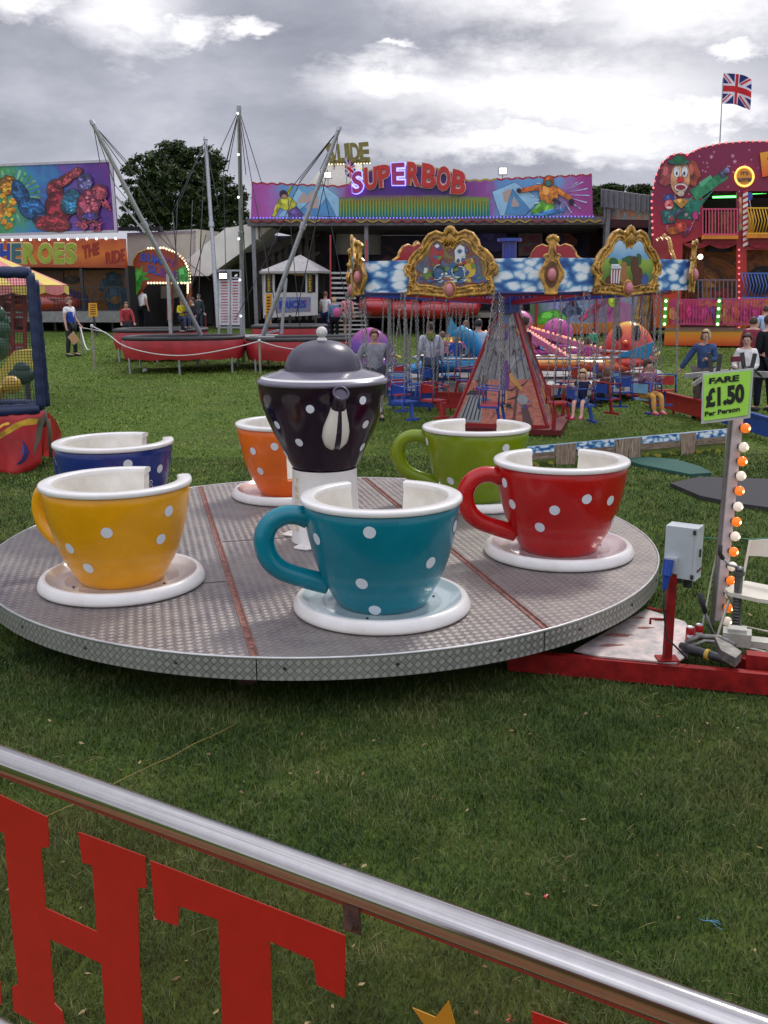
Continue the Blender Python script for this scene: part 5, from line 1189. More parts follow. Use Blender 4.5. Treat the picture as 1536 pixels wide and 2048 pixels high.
# ---------------------------------------------------------------- grey folded awning frame to the right
AW = PY(41, 38.5, 1205, 1305); aw = thing('lifted_awning', 'grey ribbed awning shutter on posts between the long ride and the funhouse', 'awning', gpt(1250, 40))
mb = MB(); AW.poly(mb, [(1206, 414), (1206, 378), (1303, 391), (1303, 425)], 0, .12); sh_ = mb.build('shutter', [mat('shutter_grey', (.17, .17, .18), .5, metal=.3, var=.15)], aw)
mb = MB()
for i in range(9): AW.poly(mb, [(1208+11*i, 413+1.2*i), (1208+11*i, 379+1.4*i), (1210+11*i, 379+1.4*i), (1210+11*i, 413+1.2*i)], .12, .05)
mb.build('rib', [steel_grey], sh_)
mb = MB(); AW.poly(mb, [(1213, 438), (1213, 412), (1302, 424), (1302, 440)], -.2, .06); st_ = mb.build('painted_strip', [painted('strip_paint', [S((190, 170, 150)), S((205, 120, 60)), S((110, 150, 160)), S((190, 185, 170)), S((160, 50, 50))], 1.6, .5, 3)], aw)
for x in (1208, 1214, 1299):
    mb = MB(); p = AW.pt(x, 500); mb.bar((p.x, p.y, tz(40)), (p.x, p.y, AW.pt(x, 382).z), .13); mb.build('post', [steel_grey], aw)
mb = MB(); a, b = at(1180, 500, 46), at(1345, 500, 46); mb.slab([Vector((a.x, a.y, tz(46))), Vector((b.x, b.y, tz(46))), Vector((b.x, b.y, 6.0)), Vector((a.x, a.y, 6.0))], (0, .1, 0)); mb.slab([Vector((a.x, a.y, 5.5)), Vector((b.x, b.y, 5.5)), Vector((b.x, b.y-3.5, 5.3)), Vector((a.x, a.y-3.5, 5.3))], (0, 0, -.08)); mb.build('dark_back', [mat('maroon_dark', (.05, .012, .012), .8, var=.4)], aw)
bulbs(AW, [(1215, 446), (1300, 448)], -2.4, .05, lamp_mat('bulb_amber_dim', (.9, .25, .05), .7), aw, 26)

# ---------------------------------------------------------------- white covered slide and its SLIDE sign
sl = thing('astro_slide', 'tall astro slide with white sloping cover and dark lattice trestle', 'fairground slide', gpt(470, 45))
LP_ = PY(45.5, 45.0, 380, 700); whc = mat('white_tarp', (.80, .77, .70), .6, var=.08, scale=2, bump=.3, bscale=3)
mb = MB(); LP_.poly(mb, [(378, 553), (382, 538), (432, 494), (474, 462), (545, 450), (570, 453), (500, 510), (440, 553)], 0, 2.2); mb.build('cover', [whc], sl)
mb = MB(); tim = mat('trestle_brown', (.10, .08, .07), .7, var=.4, scale=4)
for i in range(14):
    t = i/13; x = 452 + 175*t; yt = 548 - 90*t; mb.bar(LP_.pt(x, yt), LP_.pt(x, 640), .13)
    if i < 13: mb.bar(LP_.pt(x, 640), LP_.pt(x+13.5, yt-7), .09); mb.bar(LP_.pt(x, yt), LP_.pt(x+13.5, 640), .09)
mb.bar(LP_.pt(440, 556), LP_.pt(640, 450), .35); mb.bar(LP_.pt(440, 590), LP_.pt(640, 505), .14)
mb.build('trestle', [tim], sl)
mb = MB(); LP_.poly(mb, [(382, 653), (382, 552), (450, 552), (640, 458), (660, 458), (660, 650)], -2.4, .1); LP_.poly(mb, [(382, 653), (382, 552), (442, 552), (480, 560), (480, 652)], .3, .05); mb.build('skirt', [mat('dark_tarp', (.045, .042, .040), .75, var=.4, scale=2.5, bump=.4, bscale=4)], sl)
mb = MB(); c_ = at(690, 386, 50)
mb.lathe([(0, 1.45), (.7, 1.36), (1.25, 1.05), (1.75, .45), (2.0, 0), (2.0, -3)], 24, c_); mb.build('dome', [mat('cream_dome', (.60, .56, .47), .6, var=.08)], sl)
SL = PY(49, 49, 640, 750); gold_s = mat('slide_letters', (.20, .17, .03), .5, var=.3, scale=3); sg2 = thing('slide_sign', 'gold lettered SLIDE sign standing above the rooftops', 'sign', at(695, 335, 49))
for c, a, b, dy in (('S', 651, 670, 0), ('L', 673, 690, 1), ('I', 688, 700, 0), ('D', 699, 719, -1), ('E', 717, 739, -2)):
    mb = MB(); ptext(mb, SL, c, (a+3, 324+dy*.3), (b+2, 324+dy*.3), (b-2, 286+dy), (a, 288+dy), 0, .14, offset=.04, side=0); mb.build('letter', [gold_s], sg2)
mb = MB(); SL.poly(mb, [(660, 329), (659, 321), (740, 318), (740, 327)], -.02, .08); 
for x in (668, 726): mb.bar(SL.pt(x, 352), SL.pt(x, 322), .06)
mb.build('stand', [gold_s], sg2); bulbs(SL, [(658, 329), (740, 327)], .08, .035, bulbw, sg2, 14)
# ---------------------------------------------------------------- flags
def ujack(mb, pl, o, ux, uy, W, Hh, wob):
    """flag grid in world space; cells coloured by the cross pattern: 0 blue 1 white 2 red"""
    nx, ny = 60, 30; V = []
    for j in range(ny+1):
        for i in range(nx+1):
            u, v = i/nx, j/ny; off = wob*math.sin(u*7.5+v*1.8)*u; V.append(o + ux*(u*W) + uy*(v*Hh + .10*W*math.sin(u*4.2)*u - .10*W*u) + pl.n*off)
    b = len(mb.v); mb.v += [tuple(p) for p in V]
    for j in range(ny):
        for i in range(nx):
            x = (i+.5)/nx*2-1; y = (j+.5)/ny*2-1; c = 0; ax_, ay = abs(x), abs(y)
            if abs(ax_-ay)*.447*30/30 < .105: c = 1
            if abs(ax_-ay) < .235 and c == 0 and False: c = 1
            sgn = 1 if (x*y > 0) else -1
            d_ = (ay-ax_)*(1 if x > 0 else -1)*(1 if y*x > 0 else 1)
            if c == 1 and 0 < (ay-ax_)*(1 if x > 0 else -1) < .15: c = 2
            if ax_ < .17 or ay < .34: c = 1
            if ax_ < .10 or ay < .20: c = 2
            mb.f.append([b+j*(nx+1)+i, b+j*(nx+1)+i+1, b+(j+1)*(nx+1)+i+1, b+(j+1)*(nx+1)+i]); mb.m.append(c); mb.sm.append(True)
FLM = [flat((35, 40, 110), .8), flat((225, 222, 230), .8), flat((200, 35, 45), .8)]
def flag(label, pl, base, tip, o, W, Hh, tiltdeg=0, wob=.12, ux=None, uy=None):
    F = thing('union_flag', label, 'flag', base)
    mb = MB(); mb.cyl(base, tip, .028, .018, 8); mb.build('flagpole', [galv], F)
    mb = MB(); ux_ = ux or (pl.u*math.cos(R(tiltdeg)) + Vector((0, 0, 1))*math.sin(R(tiltdeg))); ujack(mb, pl, o, ux_, uy or Vector((0, 0, 1)), W, Hh, wob); mb.build('cloth', FLM, F)

# ---------------------------------------------------------------- SUPERHEROES ride (artwork replaced by abstract colour)
HP = PY(43.5, 42.0, 0, 240); hr_ = thing('lorry_mounted_ride', 'ride at the far left with big airbrushed billboard and orange name band', 'fairground ride', gpt(120, 43))
mb = MB(); HP.poly(mb, [(-130, 476), (-130, 337), (226, 323), (237, 465)], 0, .2)
bb = mb.build('billboard', [ramp_mat('billboard_paint', 0, [(0, (60, 60, 140)), (.28, (40, 110, 90)), (.42, (75, 160, 95)), (.60, (60, 130, 185)), (.70, (70, 95, 170)), (.80, (120, 75, 165)), (.9, (85, 50, 140)), (1, (115, 50, 140))], .45, 1.1)], hr_)
burst = [([(28+math.cos(a)*22, 395-math.sin(a)*18), (28+math.cos(a-.055)*62, 395-math.sin(a-.055)*56), (28+math.cos(a+.055)*62, 395-math.sin(a+.055)*56)], (110, 175, 120)) for a in [i*.262 for i in range(24)]]
def mass(cx, cy, rx, ry, rot, c, seed, n=34):
    """airbrushed swelling form: dark rim, banks of lighter strokes, small highlights"""
    q = random.Random(seed); o = [(blob(cx, cy, rx*1.06, ry*1.06, 26, .08, rot, seed), tuple(int(v*.30) for v in c)), (blob(cx, cy, rx, ry, 26, .08, rot, seed), tuple(int(v*.62) for v in c))]
    for i in range(n):
        t = q.uniform(0, 6.28); k = q.random()**.6*.74; x, y = math.cos(t)*k*rx, math.sin(t)*k*ry; cs_, sn_ = math.cos(R(rot)), math.sin(R(rot)); f_ = (.72 + .5*q.random())*(1.12 - .25*(y/ry+1)/2)
        if i > n*.75: f_ = 1.45
        s_ = q.uniform(.10, .26)*(1 if i < n*.75 else .5); o.append((blob(cx + x*cs_ - y*sn_, cy + x*sn_ + y*cs_, rx*s_*1.3, ry*s_*.55, 9, .15, rot + q.uniform(-50, 50), seed+i), tuple(min(255, int(v*f_)) for v in c)))
    return o
L_ = burst[:0]
for i in range(30): a_ = i*.2095; L_ = L_ + [([(28+math.cos(a_)*16, 395-math.sin(a_)*14), (28+math.cos(a_-.05)*60, 395-math.sin(a_-.05)*56), (28+math.cos(a_+.05)*60, 395-math.sin(a_+.05)*56)], ((125, 185, 130), (60, 135, 80), (90, 165, 110))[i % 3])]
for a_ in ((22, 372, 14, 17, 0, (225, 150, 45)), (20, 420, 18, 44, 5, (225, 150, 45)), (48, 390, 12, 28, -25, (50, 110, 165)), (70, 418, 24, 18, 30, (45, 105, 165)), (92, 440, 16, 12, 10, (40, 90, 150)), (116, 380, 13, 17, 0, (180, 60, 70)), (124, 414, 22, 26, -15, (165, 50, 65)),
           (112, 448, 30, 15, 5, (170, 55, 70)), (136, 362, 8, 20, 55, (185, 70, 80)), (158, 347, 7, 14, 60, (190, 80, 90)), (150, 405, 16, 22, 20, (60, 135, 180)), (177, 366, 12, 15, 0, (120, 110, 170)), (184, 412, 19, 28, 10, (195, 85, 110)), (206, 386, 13, 14, -20, (185, 80, 95)), (218, 408, 7, 20, -30, (180, 70, 90)), (172, 448, 13, 18, 25, (170, 75, 95)), (200, 450, 13, 18, -25, (165, 70, 95)), (188, 434, 14, 7, 0, (95, 70, 150))):
    a_ = (a_[0], a_[1], a_[2]*1.22, a_[3]*1.15, a_[4], a_[5]); L_ += mass(*a_, seed=int(a_[0]))
L_ = [(p, c) for p, c in L_ if all(y < 466 and x < 232 and y > 327 for x, y in p)]
figure(bb, HP, 'abstract_mural', L_, .205, False)
mb = MB()
for a, b in (((-130, 337), (226, 323)), ((226, 323), (237, 465)), ((-130, 474), (237, 463))): mb.bar(HP.pt(*a) + HP.n*.2, HP.pt(*b) + HP.n*.2, .08, .10)
mb.build('frame', [mat('frame_pale', (.50, .47, .52), .4, metal=.3)], bb)
bulbs(HP, [(-20, 481), (240, 478)], .35, .05, bulbwh, hr_, 14)
mb = MB(); HP.poly(mb, [(-130, 533), (-130, 478), (252, 478), (256, 536)], 0, .25)
bd = mb.build('name_band', [ramp_mat('band_paint', 2, [(0, (150, 50, 20)), (.4, (215, 115, 35)), (.75, (185, 85, 30)), (1, (120, 40, 25))], .35, .9)], hr_)
mb = MB(); cs = [('R', -16, 4, 0), ('H', 8, 28, 0), ('E', 31, 50, 1), ('R', 54, 80, 2), ('O', 84, 112, 2), ('E', 116, 135, 2), ('S', 137, 160, 2)]
for c, a, b, m_ in cs:
    ptext(mb, HP, c, (a-1.5, 529), (b+1.5, 529), (b+1.5, 485), (a-1.5, 485), .255, .01, 3, offset=.075); ptext(mb, HP, c, (a, 527), (b, 527), (b, 487), (a, 487), .27, .02, m_, offset=.05)
mb.build('lettering', [flat((35, 60, 165)), flat((60, 100, 110)), flat((150, 165, 50)), flat((225, 200, 140))], bd)
mb = MB(); ptext(mb, HP, 'THE', (174, 518), (206, 508), (204, 484), (170, 492), .26, .02, 0, offset=.035, shear=.1); ptext(mb, HP, 'RIDE', (218, 529), (258, 522), (256, 497), (216, 505), .26, .02, 0, offset=.03, shear=.1)
mb.build('lettering', [flat((150, 40, 35))], bd)
mb = MB(); zb = tz(43); a, b = HP.pt(-130, 600), HP.pt(258, 600); inn_ = -HP.n*5
mb.slab([Vector((a.x, a.y, zb)) + inn_, Vector((b.x, b.y, zb)) + inn_, Vector((b.x, b.y, 3.7)) + inn_, Vector((a.x, a.y, 3.7)) + inn_], inn_.normalized()*.1); mb.slab([Vector((a.x, a.y, 3.7)) , Vector((b.x, b.y, 3.7)), Vector((b.x, b.y, 3.7)) + inn_, Vector((a.x, a.y, 3.7)) + inn_], (0, 0, .1)); mb.slab([Vector((b.x, b.y, zb)) , Vector((b.x, b.y, 3.75)), Vector((b.x, b.y, 3.75)) + inn_, Vector((b.x, b.y, zb)) + inn_], HP.u*.08)
mb.build('housing', [dark_in], hr_)
HB = PY(46.5, 45, 0, 240); mb = MB(); HB.poly(mb, [(130, 622), (130, 535), (258, 535), (258, 622)], 0, .05); HB.poly(mb, [(-60, 622), (-60, 540), (128, 540), (128, 622)], 0, .05, 1)
bw = mb.build('back_panel', [painted('ochre_mural', [S((120, 75, 20)), S((165, 105, 30)), S((110, 50, 25))], .8), painted('ochre_dark', [S((70, 35, 20)), S((120, 70, 20)), S((40, 20, 30))], .8)], hr_)
figure(bw, HB, 'abstract_mural', [(blob(228, 560, 18, 16, 16, .2, 0, 1), (30, 70, 90)), (blob(232, 595, 20, 26, 16, .2, 0, 2), (35, 80, 105)), (limb((212, 560), (203, 582), 6, 5), (25, 80, 110)), (blob(232, 600, 14, 8, 14, .1, 0, 3), (150, 120, 50)), ([(100, 622), (112, 572), (145, 580), (178, 592), (180, 622)], (60, 30, 110)), (blob(90, 570, 24, 14, 14, .2, 0, 5), (30, 60, 140)), (blob(145, 560, 14, 8, 12, .1, 0, 6), (60, 40, 30))], .055)
mb = MB(); mb.sph(at(96, 607, 42.6), 1.0, 16, 8, sq=(1.5, .6, .42)); mb.sph(at(60, 604, 42.6), 1.0, 16, 8, sq=(1.0, .6, .5)); tag(mb.build('ride_car', [mat('car_rust_red', (.30, .035, .02), .3, coat=.4)]), 'red fairground car on the deck under the orange name band', 'ride car')
mb = MB(); dz_ = HP.pt(120, 622).z; mb.slab([Vector((a.x, a.y, dz_)) + HP.n*.8, Vector((b.x, b.y, dz_)) + HP.n*.8, Vector((b.x, b.y, dz_)) + inn_, Vector((a.x, a.y, dz_)) + inn_], (0, 0, -.45)); mb.build('deck', [mat('deck_grey', (.22, .22, .21), .6, var=.2)], hr_)
mb = MB()
for i in range(46): x = -20 + i*6.2; p = HP.pt(x, 622) + HP.n*.7; p.z = dz_; mb.bar(p, p + Vector((0, 0, 1.0)), .02)
for h in (.5, 1.0): p = HP.pt(-30, 622) + HP.n*.7; q_ = HP.pt(262, 622) + HP.n*.7; p.z = q_.z = dz_+h; mb.bar(p, q_, .035)
mb.build('railing', [darkm], hr_)
for x in (172, 262): mb = MB(); p = HP.pt(x, 600) + HP.n*.2; mb.bar((p.x, p.y, dz_), (p.x, p.y, 3.7), .12); mb.build('post', [darkm], hr_)
for x in (110, 165, 225): mb = MB(); p = HP.pt(x, 640); mb.bar((p.x, p.y, tz(p.y)), (p.x, p.y, dz_-.3), .10); mb.build('foot', [darkm], hr_)
NP = PY(40.5, 40.5, 100, 250); mb = MB(); NP.poly(mb, [(178, 634), (177, 606), (194, 606), (196, 633)], 0, .03); nb = tag(mb.build('notice_board', [flat((225, 160, 30))]), 'amber notice board on a short black stake before the deck', 'sign')
mb = MB()
for i in range(5): NP.poly(mb, [(181, 611+4.4*i), (181, 609+4.4*i), (192, 609+4.4*i), (192, 611+4.4*i)], .032, .005)
mb.build('lettering', [flat((100, 55, 20))], nb); mb = MB(); mb.bar(NP.pt(187, 632), gpt(187, 40.5), .06); mb.build('stake', [darkm], nb)

# ---------------------------------------------------------------- BUMPY SLIDE
bp_ = thing('bumpy_slide', 'bumpy slide entrance with arched red sign, palm leaves and warm bulbs', 'fairground slide', gpt(320, 43)); BP = PY(42.6, 42.2, 250, 390)
mb = MB(); arch = [(268, 590), (268, 520), (278, 505), (300, 497), (330, 496), (355, 505), (372, 520), (382, 545), (383, 566), (330, 566), (300, 566), (280, 590)]
BP.poly(mb, arch, 0, .15); ar = mb.build('arch_board', [ramp_mat('arch_paint', 2, [(0, (110, 40, 25)), (.5, (165, 70, 40)), (1, (130, 50, 30))], .3, 2)], bp_)
figure(ar, BP, 'palm_leaves', [([(268, 588), (270, 545), (276, 535), (279, 545), (288, 530), (287, 545), (300, 545), (290, 553), (304, 558), (288, 562), (284, 576), (276, 590)], (60, 150, 55)), ([(352, 565), (356, 540), (366, 534), (376, 530), (376, 540), (381, 548), (382, 565)], (60, 155, 60))], .152)
mb = MB()
for c, x0, y0, x1, y1 in (('B', 284, 522, 297, 505), ('U', 297, 524, 310, 507), ('M', 310, 528, 326, 511), ('P', 328, 531, 340, 514), ('Y', 340, 535, 354, 519)): ptext(mb, BP, c, (x0, y0), (x1, y0+2), (x1, y1+2), (x0+1, y1), .155, .03, 0 if x0 < 320 else 1, offset=.03)
for c, x0, y0, x1, y1 in (('S', 297, 545, 310, 529), ('L', 311, 549, 322, 532), ('I', 323, 551, 329, 535), ('D', 331, 555, 344, 538), ('E', 346, 559, 360, 542)): ptext(mb, BP, c, (x0, y0), (x1, y0+2), (x1, y1+2), (x0+1, y1), .155, .03, 0 if x0 < 320 else 1, offset=.03)
mb.build('lettering', [flat((55, 80, 170)), flat((120, 55, 130))], ar)
bulbs(BP, [(300, 497), (330, 496), (355, 505), (372, 520), (382, 545), (383, 566), (330, 566), (300, 566)], .2, .05, bulbw, ar, 34); bulbs(BP, [(268, 545), (270, 520), (279, 506), (300, 498)], .2, .035, flat((200, 170, 80)), ar, 14)
for x in (341, 380):
    mb = MB(); BP.poly(mb, [(x-4, 640), (x-4, 566), (x+4, 566), (x+5, 640)], -.02, .2); pl2 = mb.build('pillar', [painted('orange_pillar', [S((140, 60, 30)), S((190, 95, 45))], 2)], bp_); bulbs(BP, [(x-1, 568), (x-1, 585)], .2, .055, bulbw, pl2, 4)
mb = MB(); BP.poly(mb, [(262, 652), (262, 560), (392, 560), (392, 652)], -2.5, .1); mb.build('dark_back', [dark_in], bp_); mb = MB(); BP.poly(mb, [(298, 598), (298, 572), (333, 570), (333, 596)], -1.5, .05); mb.build('cream_blind', [flat((130, 125, 110))], bp_)
# cream lorry body behind the arch
lo = thing('box_lorry_body', 'cream box lorry body standing behind the bumpy slide arch', 'lorry', gpt(320, 46)); LO = PY(46, 45, 250, 395); mb = MB()
LO.poly(mb, [(258, 655), (254, 466), (325, 463), (392, 458), (392, 655)], -2.4, 2.4); mb.build('box', [mat('lorry_cream', (.52, .48, .38), .5, var=.10, scale=1.5)], lo)
mb = MB(); LO.poly(mb, [(236, 462), (236, 455), (325, 453), (327, 462)], .0, .3); mb.build('roof_rail', [dark_in], lo)
mb = MB(); LO.poly(mb, [(388, 655), (388, 462), (391, 462), (391, 655)], .005, .04); LO.poly(mb, [(256, 470), (256, 466), (392, 461), (392, 465)], .005, .04); mb.build('corner_trim', [galv], lo)
# ================================================================== FUNHOUSE (right)
FY0, FY1 = 37.2, 36.2
FH = PY(FY0, FY1, 1310, 1536); fh = thing('funhouse', 'two storey red funhouse with painted clown, balconies, green neon and bulb edged roof', 'funhouse', gpt(1450, 36.8))
red_p = ramp_mat('funhouse_paint', 2, [(0, (195, 100, 28)), (.22, (185, 52, 32)), (.5, (170, 28, 42)), (.75, (128, 22, 62)), (1, (128, 26, 72))], .22, .6)
arcL = [(1306, 655), (1305, 470), (1303, 400), (1310, 355), (1322, 328), (1340, 312), (1360, 307), (1374, 310)]
arcT = [(1374, 310), (1400, 297), (1440, 288), (1490, 284), (1536, 284), (1600, 288), (1660, 296), (1720, 310)]
mb = MB()
FH.poly(mb, arcL + arcT + [(1720, 383), (1405, 383), (1405, 473), (1365, 487), (1360, 655)], 0, .18)        # crown of the front and left wing
FH.poly(mb, [(1472, 655), (1472, 383), (1492, 383), (1492, 655)], 0, .178)                       # centre pier
FH.poly(mb, [(1405, 487), (1405, 473), (1472, 473), (1472, 487)], 0, .176); FH.poly(mb, [(1492, 500), (1492, 470), (1720, 470), (1720, 500)], 0, .176)
mb.build('front_wall', [red_p], fh)
bulbs(FH, arcL[1:], .22, .045, bulbr, fh); bulbs(FH, arcT, .22, .045, bulbr, fh); bulbs(FH, [(1477, 655), (1477, 500)], .22, .04, bulbr, fh)
q = random.Random(4); mb = MB()
for i in range(70):
    x = q.uniform(1325, 1530); y = q.uniform(300, 470)
    if 1405 < x < 1472 and y > 383: continue
    if x > 1492 and y > 383: continue
    if y < 330 and x < 1390: continue
    p = FH.pt(x, y) + FH.n*.186; s_ = q.choice([.03, .04, .07])
    for a in (0, 1.57, .78, 2.36)[:2 if s_ < .05 else 4]: mb.bar(p - (FH.u*math.cos(a) + Vector((0, 0, math.sin(a))))*s_, p + (FH.u*math.cos(a) + Vector((0, 0, math.sin(a))))*s_, .012, .012)
mb.build('painted_stars', [flat((235, 170, 200))], fh)
figure(fh, FH, 'clown_painting', [
    ([(1345, 420), (1350, 400), (1375, 398), (1400, 402), (1428, 380), (1400, 415), (1395, 440), (1350, 438)], (30, 115, 80)),
    (limb((1385, 392), (1452, 350), 13, 8), (35, 130, 90)), (limb((1440, 354), (1450, 346), 8, 7), (60, 60, 90)), (blob(1452, 342, 7, 6, 9, .25, 0, 3), (120, 110, 150)),
    (blob(1334, 350, 15, 24, 18, .18, 15, 1), (150, 60, 60)), (blob(1384, 348, 14, 24, 18, .18, -10, 2), (155, 70, 55)),
    (blob(1360, 358, 19, 34, 22, .03, 4), (215, 150, 110)), (blob(1353, 345, 6, 11), (230, 225, 220)), (blob(1369, 345, 6, 11), (230, 225, 220)), (blob(1353, 348, 2, 4), (30, 50, 80)), (blob(1368, 348, 2, 4), (30, 50, 80)),
    (blob(1360, 361, 6, 6), (210, 35, 40)), (blob(1361, 376, 13, 8), (235, 220, 215)), (blob(1361, 376, 9, 4), (170, 25, 35)), (blob(1361, 388, 7, 6), (225, 190, 170)),
    (blob(1357, 325, 21, 6), (35, 115, 80)), (blob(1358, 320, 12, 7), (30, 100, 70)), ([(1345, 402), (1360, 398), (1378, 402), (1362, 418)], (215, 150, 60))], .185)
figure(fh, FH, 'small_clown_painting', [
    (blob(1338, 398, 11, 9), (40, 60, 130)), (blob(1338, 410, 9, 10), (215, 120, 100)), (blob(1338, 411, 3, 3), (200, 30, 40)), (blob(1338, 416, 5, 2), (240, 220, 220)),
    ([(1322, 424), (1332, 420), (1352, 424), (1350, 446), (1326, 448)], (30, 95, 90)), (blob(1341, 438, 9, 9), (60, 110, 110)), (blob(1343, 439, 4, 4), (205, 60, 50)), (limb((1350, 434), (1368, 416), 4, 3), (70, 60, 90)), (blob(1345, 462, 12, 8, 12, .2), (170, 80, 30)), (blob(1362, 455, 12, 11, 10, .3, 0, 8), (195, 70, 35)),
    (limb((1366, 472), (1382, 455), 4, 5), (110, 30, 70)), (blob(1390, 432, 6, 8), (165, 40, 110)), (limb((1389, 440), (1378, 462), .6, .6), (200, 120, 160))], .19)
figure(fh, FH, 'balloon_painting', [(blob(1499, 393, 5, 8), (50, 60, 150)), (limb((1498, 401), (1501, 420), .8, .8), (200, 180, 200)), (blob(1480, 455, 5, 8), (60, 140, 70)), (limb((1481, 460), (1480, 395), 3, 2.5), (215, 150, 110))], .185)
mb = MB(); ptext(mb, FH, 'F', (1523, 356), (1552, 350), (1550, 302), (1518, 308), .20, .10, offset=.05); ptext(mb, FH, 'UN HOUSE', (1558, 352), (1700, 350), (1700, 308), (1556, 305), .20, .10, offset=.04); mb.build('lettering', [ramp_mat('letter_orange', 2, [(0, (230, 90, 30)), (1, (240, 170, 40))], .1)], fh)
mb = MB(); FH.poly(mb, blob(1487, 355, 17, 18, 28), .25, .06, 0); rd = mb.build('round_sign', [flat((230, 150, 50))], fh)
bulbs(FH, blob(1487, 355, 18, 19, 28) + [blob(1487, 355, 18, 19, 28)[0]], .30, .045, lamp_mat('bulb_gold', (1, .55, .12), 1.4), rd, 30)
mb = MB(); ptext(mb, FH, "IT'S", (1480, 352), (1495, 352), (1495, 345), (1480, 345), .315, .01, offset=.02); ptext(mb, FH, 'SHOWTIME', (1473, 366), (1502, 365), (1502, 357), (1473, 358), .315, .01, offset=.02); mb.build('lettering', [flat((60, 60, 80))], rd)
# interior
IN = PY(FY0+2.6, FY1+2.6, 1310, 1536)
mb = MB(); IN.poly(mb, [(1340, 664), (1340, 486), (1720, 486), (1720, 664)], 0, .08, 0); IN.poly(mb, [(1390, 486), (1390, 350), (1720, 350), (1720, 486)], 0, .08, 1)
bkw = mb.build('back_wall', [painted('fun_back', [S((120, 45, 20)), S((190, 110, 30)), S((90, 60, 30)), S((200, 140, 50))], .6, .4, 2), mat('fun_dark', (.05, .03, .03), .7, var=.3)], fh)
mb = MB()
p0, p1 = FH.pt(1306, 487), FH.pt(1720, 487)
for z in (FH.pt(1430, 475).z, FH.pt(1430, 383).z + .05, FH.pt(1430, 655).z):
    mb.slab([Vector((p0.x, p0.y, z)), Vector((p1.x, p1.y, z)), Vector((p1.x, p1.y, z)) - FH.n*2.6, Vector((p0.x, p0.y, z)) - FH.n*2.6], (0, 0, -.12))
mb.slab([Vector((p0.x, p0.y, .8)), Vector((p0.x, p0.y, 6.2)), Vector((p0.x, p0.y, 6.2)) - FH.n*2.7, Vector((p0.x, p0.y, .8)) - FH.n*2.7], FH.u*.1)
mb.build('floor_slabs', [mat('fun_side', (.10, .03, .03), .7, var=.3)], fh)
figure(bkw, IN, 'mural_shapes', [([(1405, 600), (1408, 540), (1422, 545), (1470, 600)], (225, 160, 40)), (blob(1440, 590, 20, 18, 14, .3, 0, 2), (170, 60, 60)), (blob(1436, 575, 7, 7), (60, 130, 80)), (blob(1395, 570, 12, 14, 12, .3, 0, 4), (50, 80, 60)), ([(1368, 655), (1370, 500), (1376, 500), (1376, 655)], (225, 120, 40)), (blob(1520, 560, 22, 30, 12, .1, 0, 1), (30, 15, 25))], .085)
figure(bkw, IN, 'inner_door', [([(1416, 468), (1416, 424), (1432, 424), (1432, 468)], (170, 110, 45)), ([(1436, 468), (1436, 424), (1470, 424), (1470, 468)], (165, 105, 45))], .2)
mb = MB(); mb.cyl(FH.pt(1430, 388) - FH.n*1.2, FH.pt(1478, 387) - FH.n*1.2, .045, n=10); mb.build('neon_tube', [lamp_mat('neon_green', (.12, 1.0, .16), 5.0)], fh)
mb = MB(); mb.cyl(FH.pt(1500, 383) - FH.n*.6, FH.pt(1560, 380) - FH.n*.6, .05, n=10); mb.build('neon_tube', [lamp_mat('neon_green', (.12, 1, .16), 5.0)], fh)
# stair inside
mb = MB()
for i in range(6): mb.bar(FH.pt(1382 + i*2, 560 - i*12) - FH.n*1.5, FH.pt(1402 + i*2, 558 - i*12) - FH.n*1.5, .06)
mb.bar(FH.pt(1380, 600) - FH.n*1.4, FH.pt(1384, 490) - FH.n*1.4, .06); mb.bar(FH.pt(1405, 540) - FH.n*1.3, FH.pt(1470, 600) - FH.n*1.3, .08)
mb.build('stair', [flat((150, 60, 35))], fh)
mb = MB(); mb.box(FH.pt(1440, 493) - FH.n*.6, (.85, .5, .35), rz=0); mb.build('loudspeaker', [black], fh)
mb = MB(); mb.sph(FH.pt(1404, 512) - FH.n*1.0, .10, 10, 8); mb.build('bulkhead_lamp', [lamp_mat('lamp_pink', (1, .75, .6), 5)], fh)
# red curtain swags over the lower openings
mb = MB(); cur = mat('curtain_red', (.30, .02, .03), .7, var=.3)
for x0, x1 in ((1367, 1418), (1418, 1470), (1494, 1545), (1545, 1600)):
    pts = [(x0 + (x1-x0)*i/8, 487) for i in range(9)] + [(x1 - (x1-x0)*i/8, 490 + 8*math.sin(math.pi*i/8)) for i in range(9)]
    FH.poly(mb, pts, .185, .10)
mb.build('curtain_swag', [cur], fh)
# balconies
def rail_panel(name, x0, x1, y0, y1, n, m_, zig=0, root=fh, pl=FH, off=.45, r=.022):
    mb = MB()
    for y in (y0, y1): mb.bar(pl.pt(x0, y) + pl.n*off, pl.pt(x1, y) + pl.n*off, r*2.2)
    for i in range(n+1):
        x = x0 + (x1-x0)*i/n
        if zig: mb.tube([pl.pt(x, y0) + pl.n*off, pl.pt(x+zig, (y0+y1)/2) + pl.n*off, pl.pt(x, y1) + pl.n*off], r, 5)
        else: mb.bar(pl.pt(x, y0) + pl.n*off, pl.pt(x, y1) + pl.n*off, r*1.6)
    return mb.build(name, [m_], root)
pkm = mat('rail_pink', S((205, 75, 110)), .4); yem = mat('rail_yellow', S((220, 170, 40)), .4); blm = mat('rail_blue', S((75, 110, 180)), .4); mgm = mat('rail_magenta', S((190, 60, 120)), .4)
rail_panel('balcony_rail', 1404, 1472, 420, 470, 11, pkm); rail_panel('balcony_rail', 1492, 1620, 418, 468, 22, yem, 6)
rail_panel('balcony_rail', 1480, 1620, 547, 595, 22, blm, 6); rail_panel('balcony_rail', 1395, 1470, 560, 597, 9, mat('rail_dull', S((120, 100, 110)), .5))
mb = MB(); 
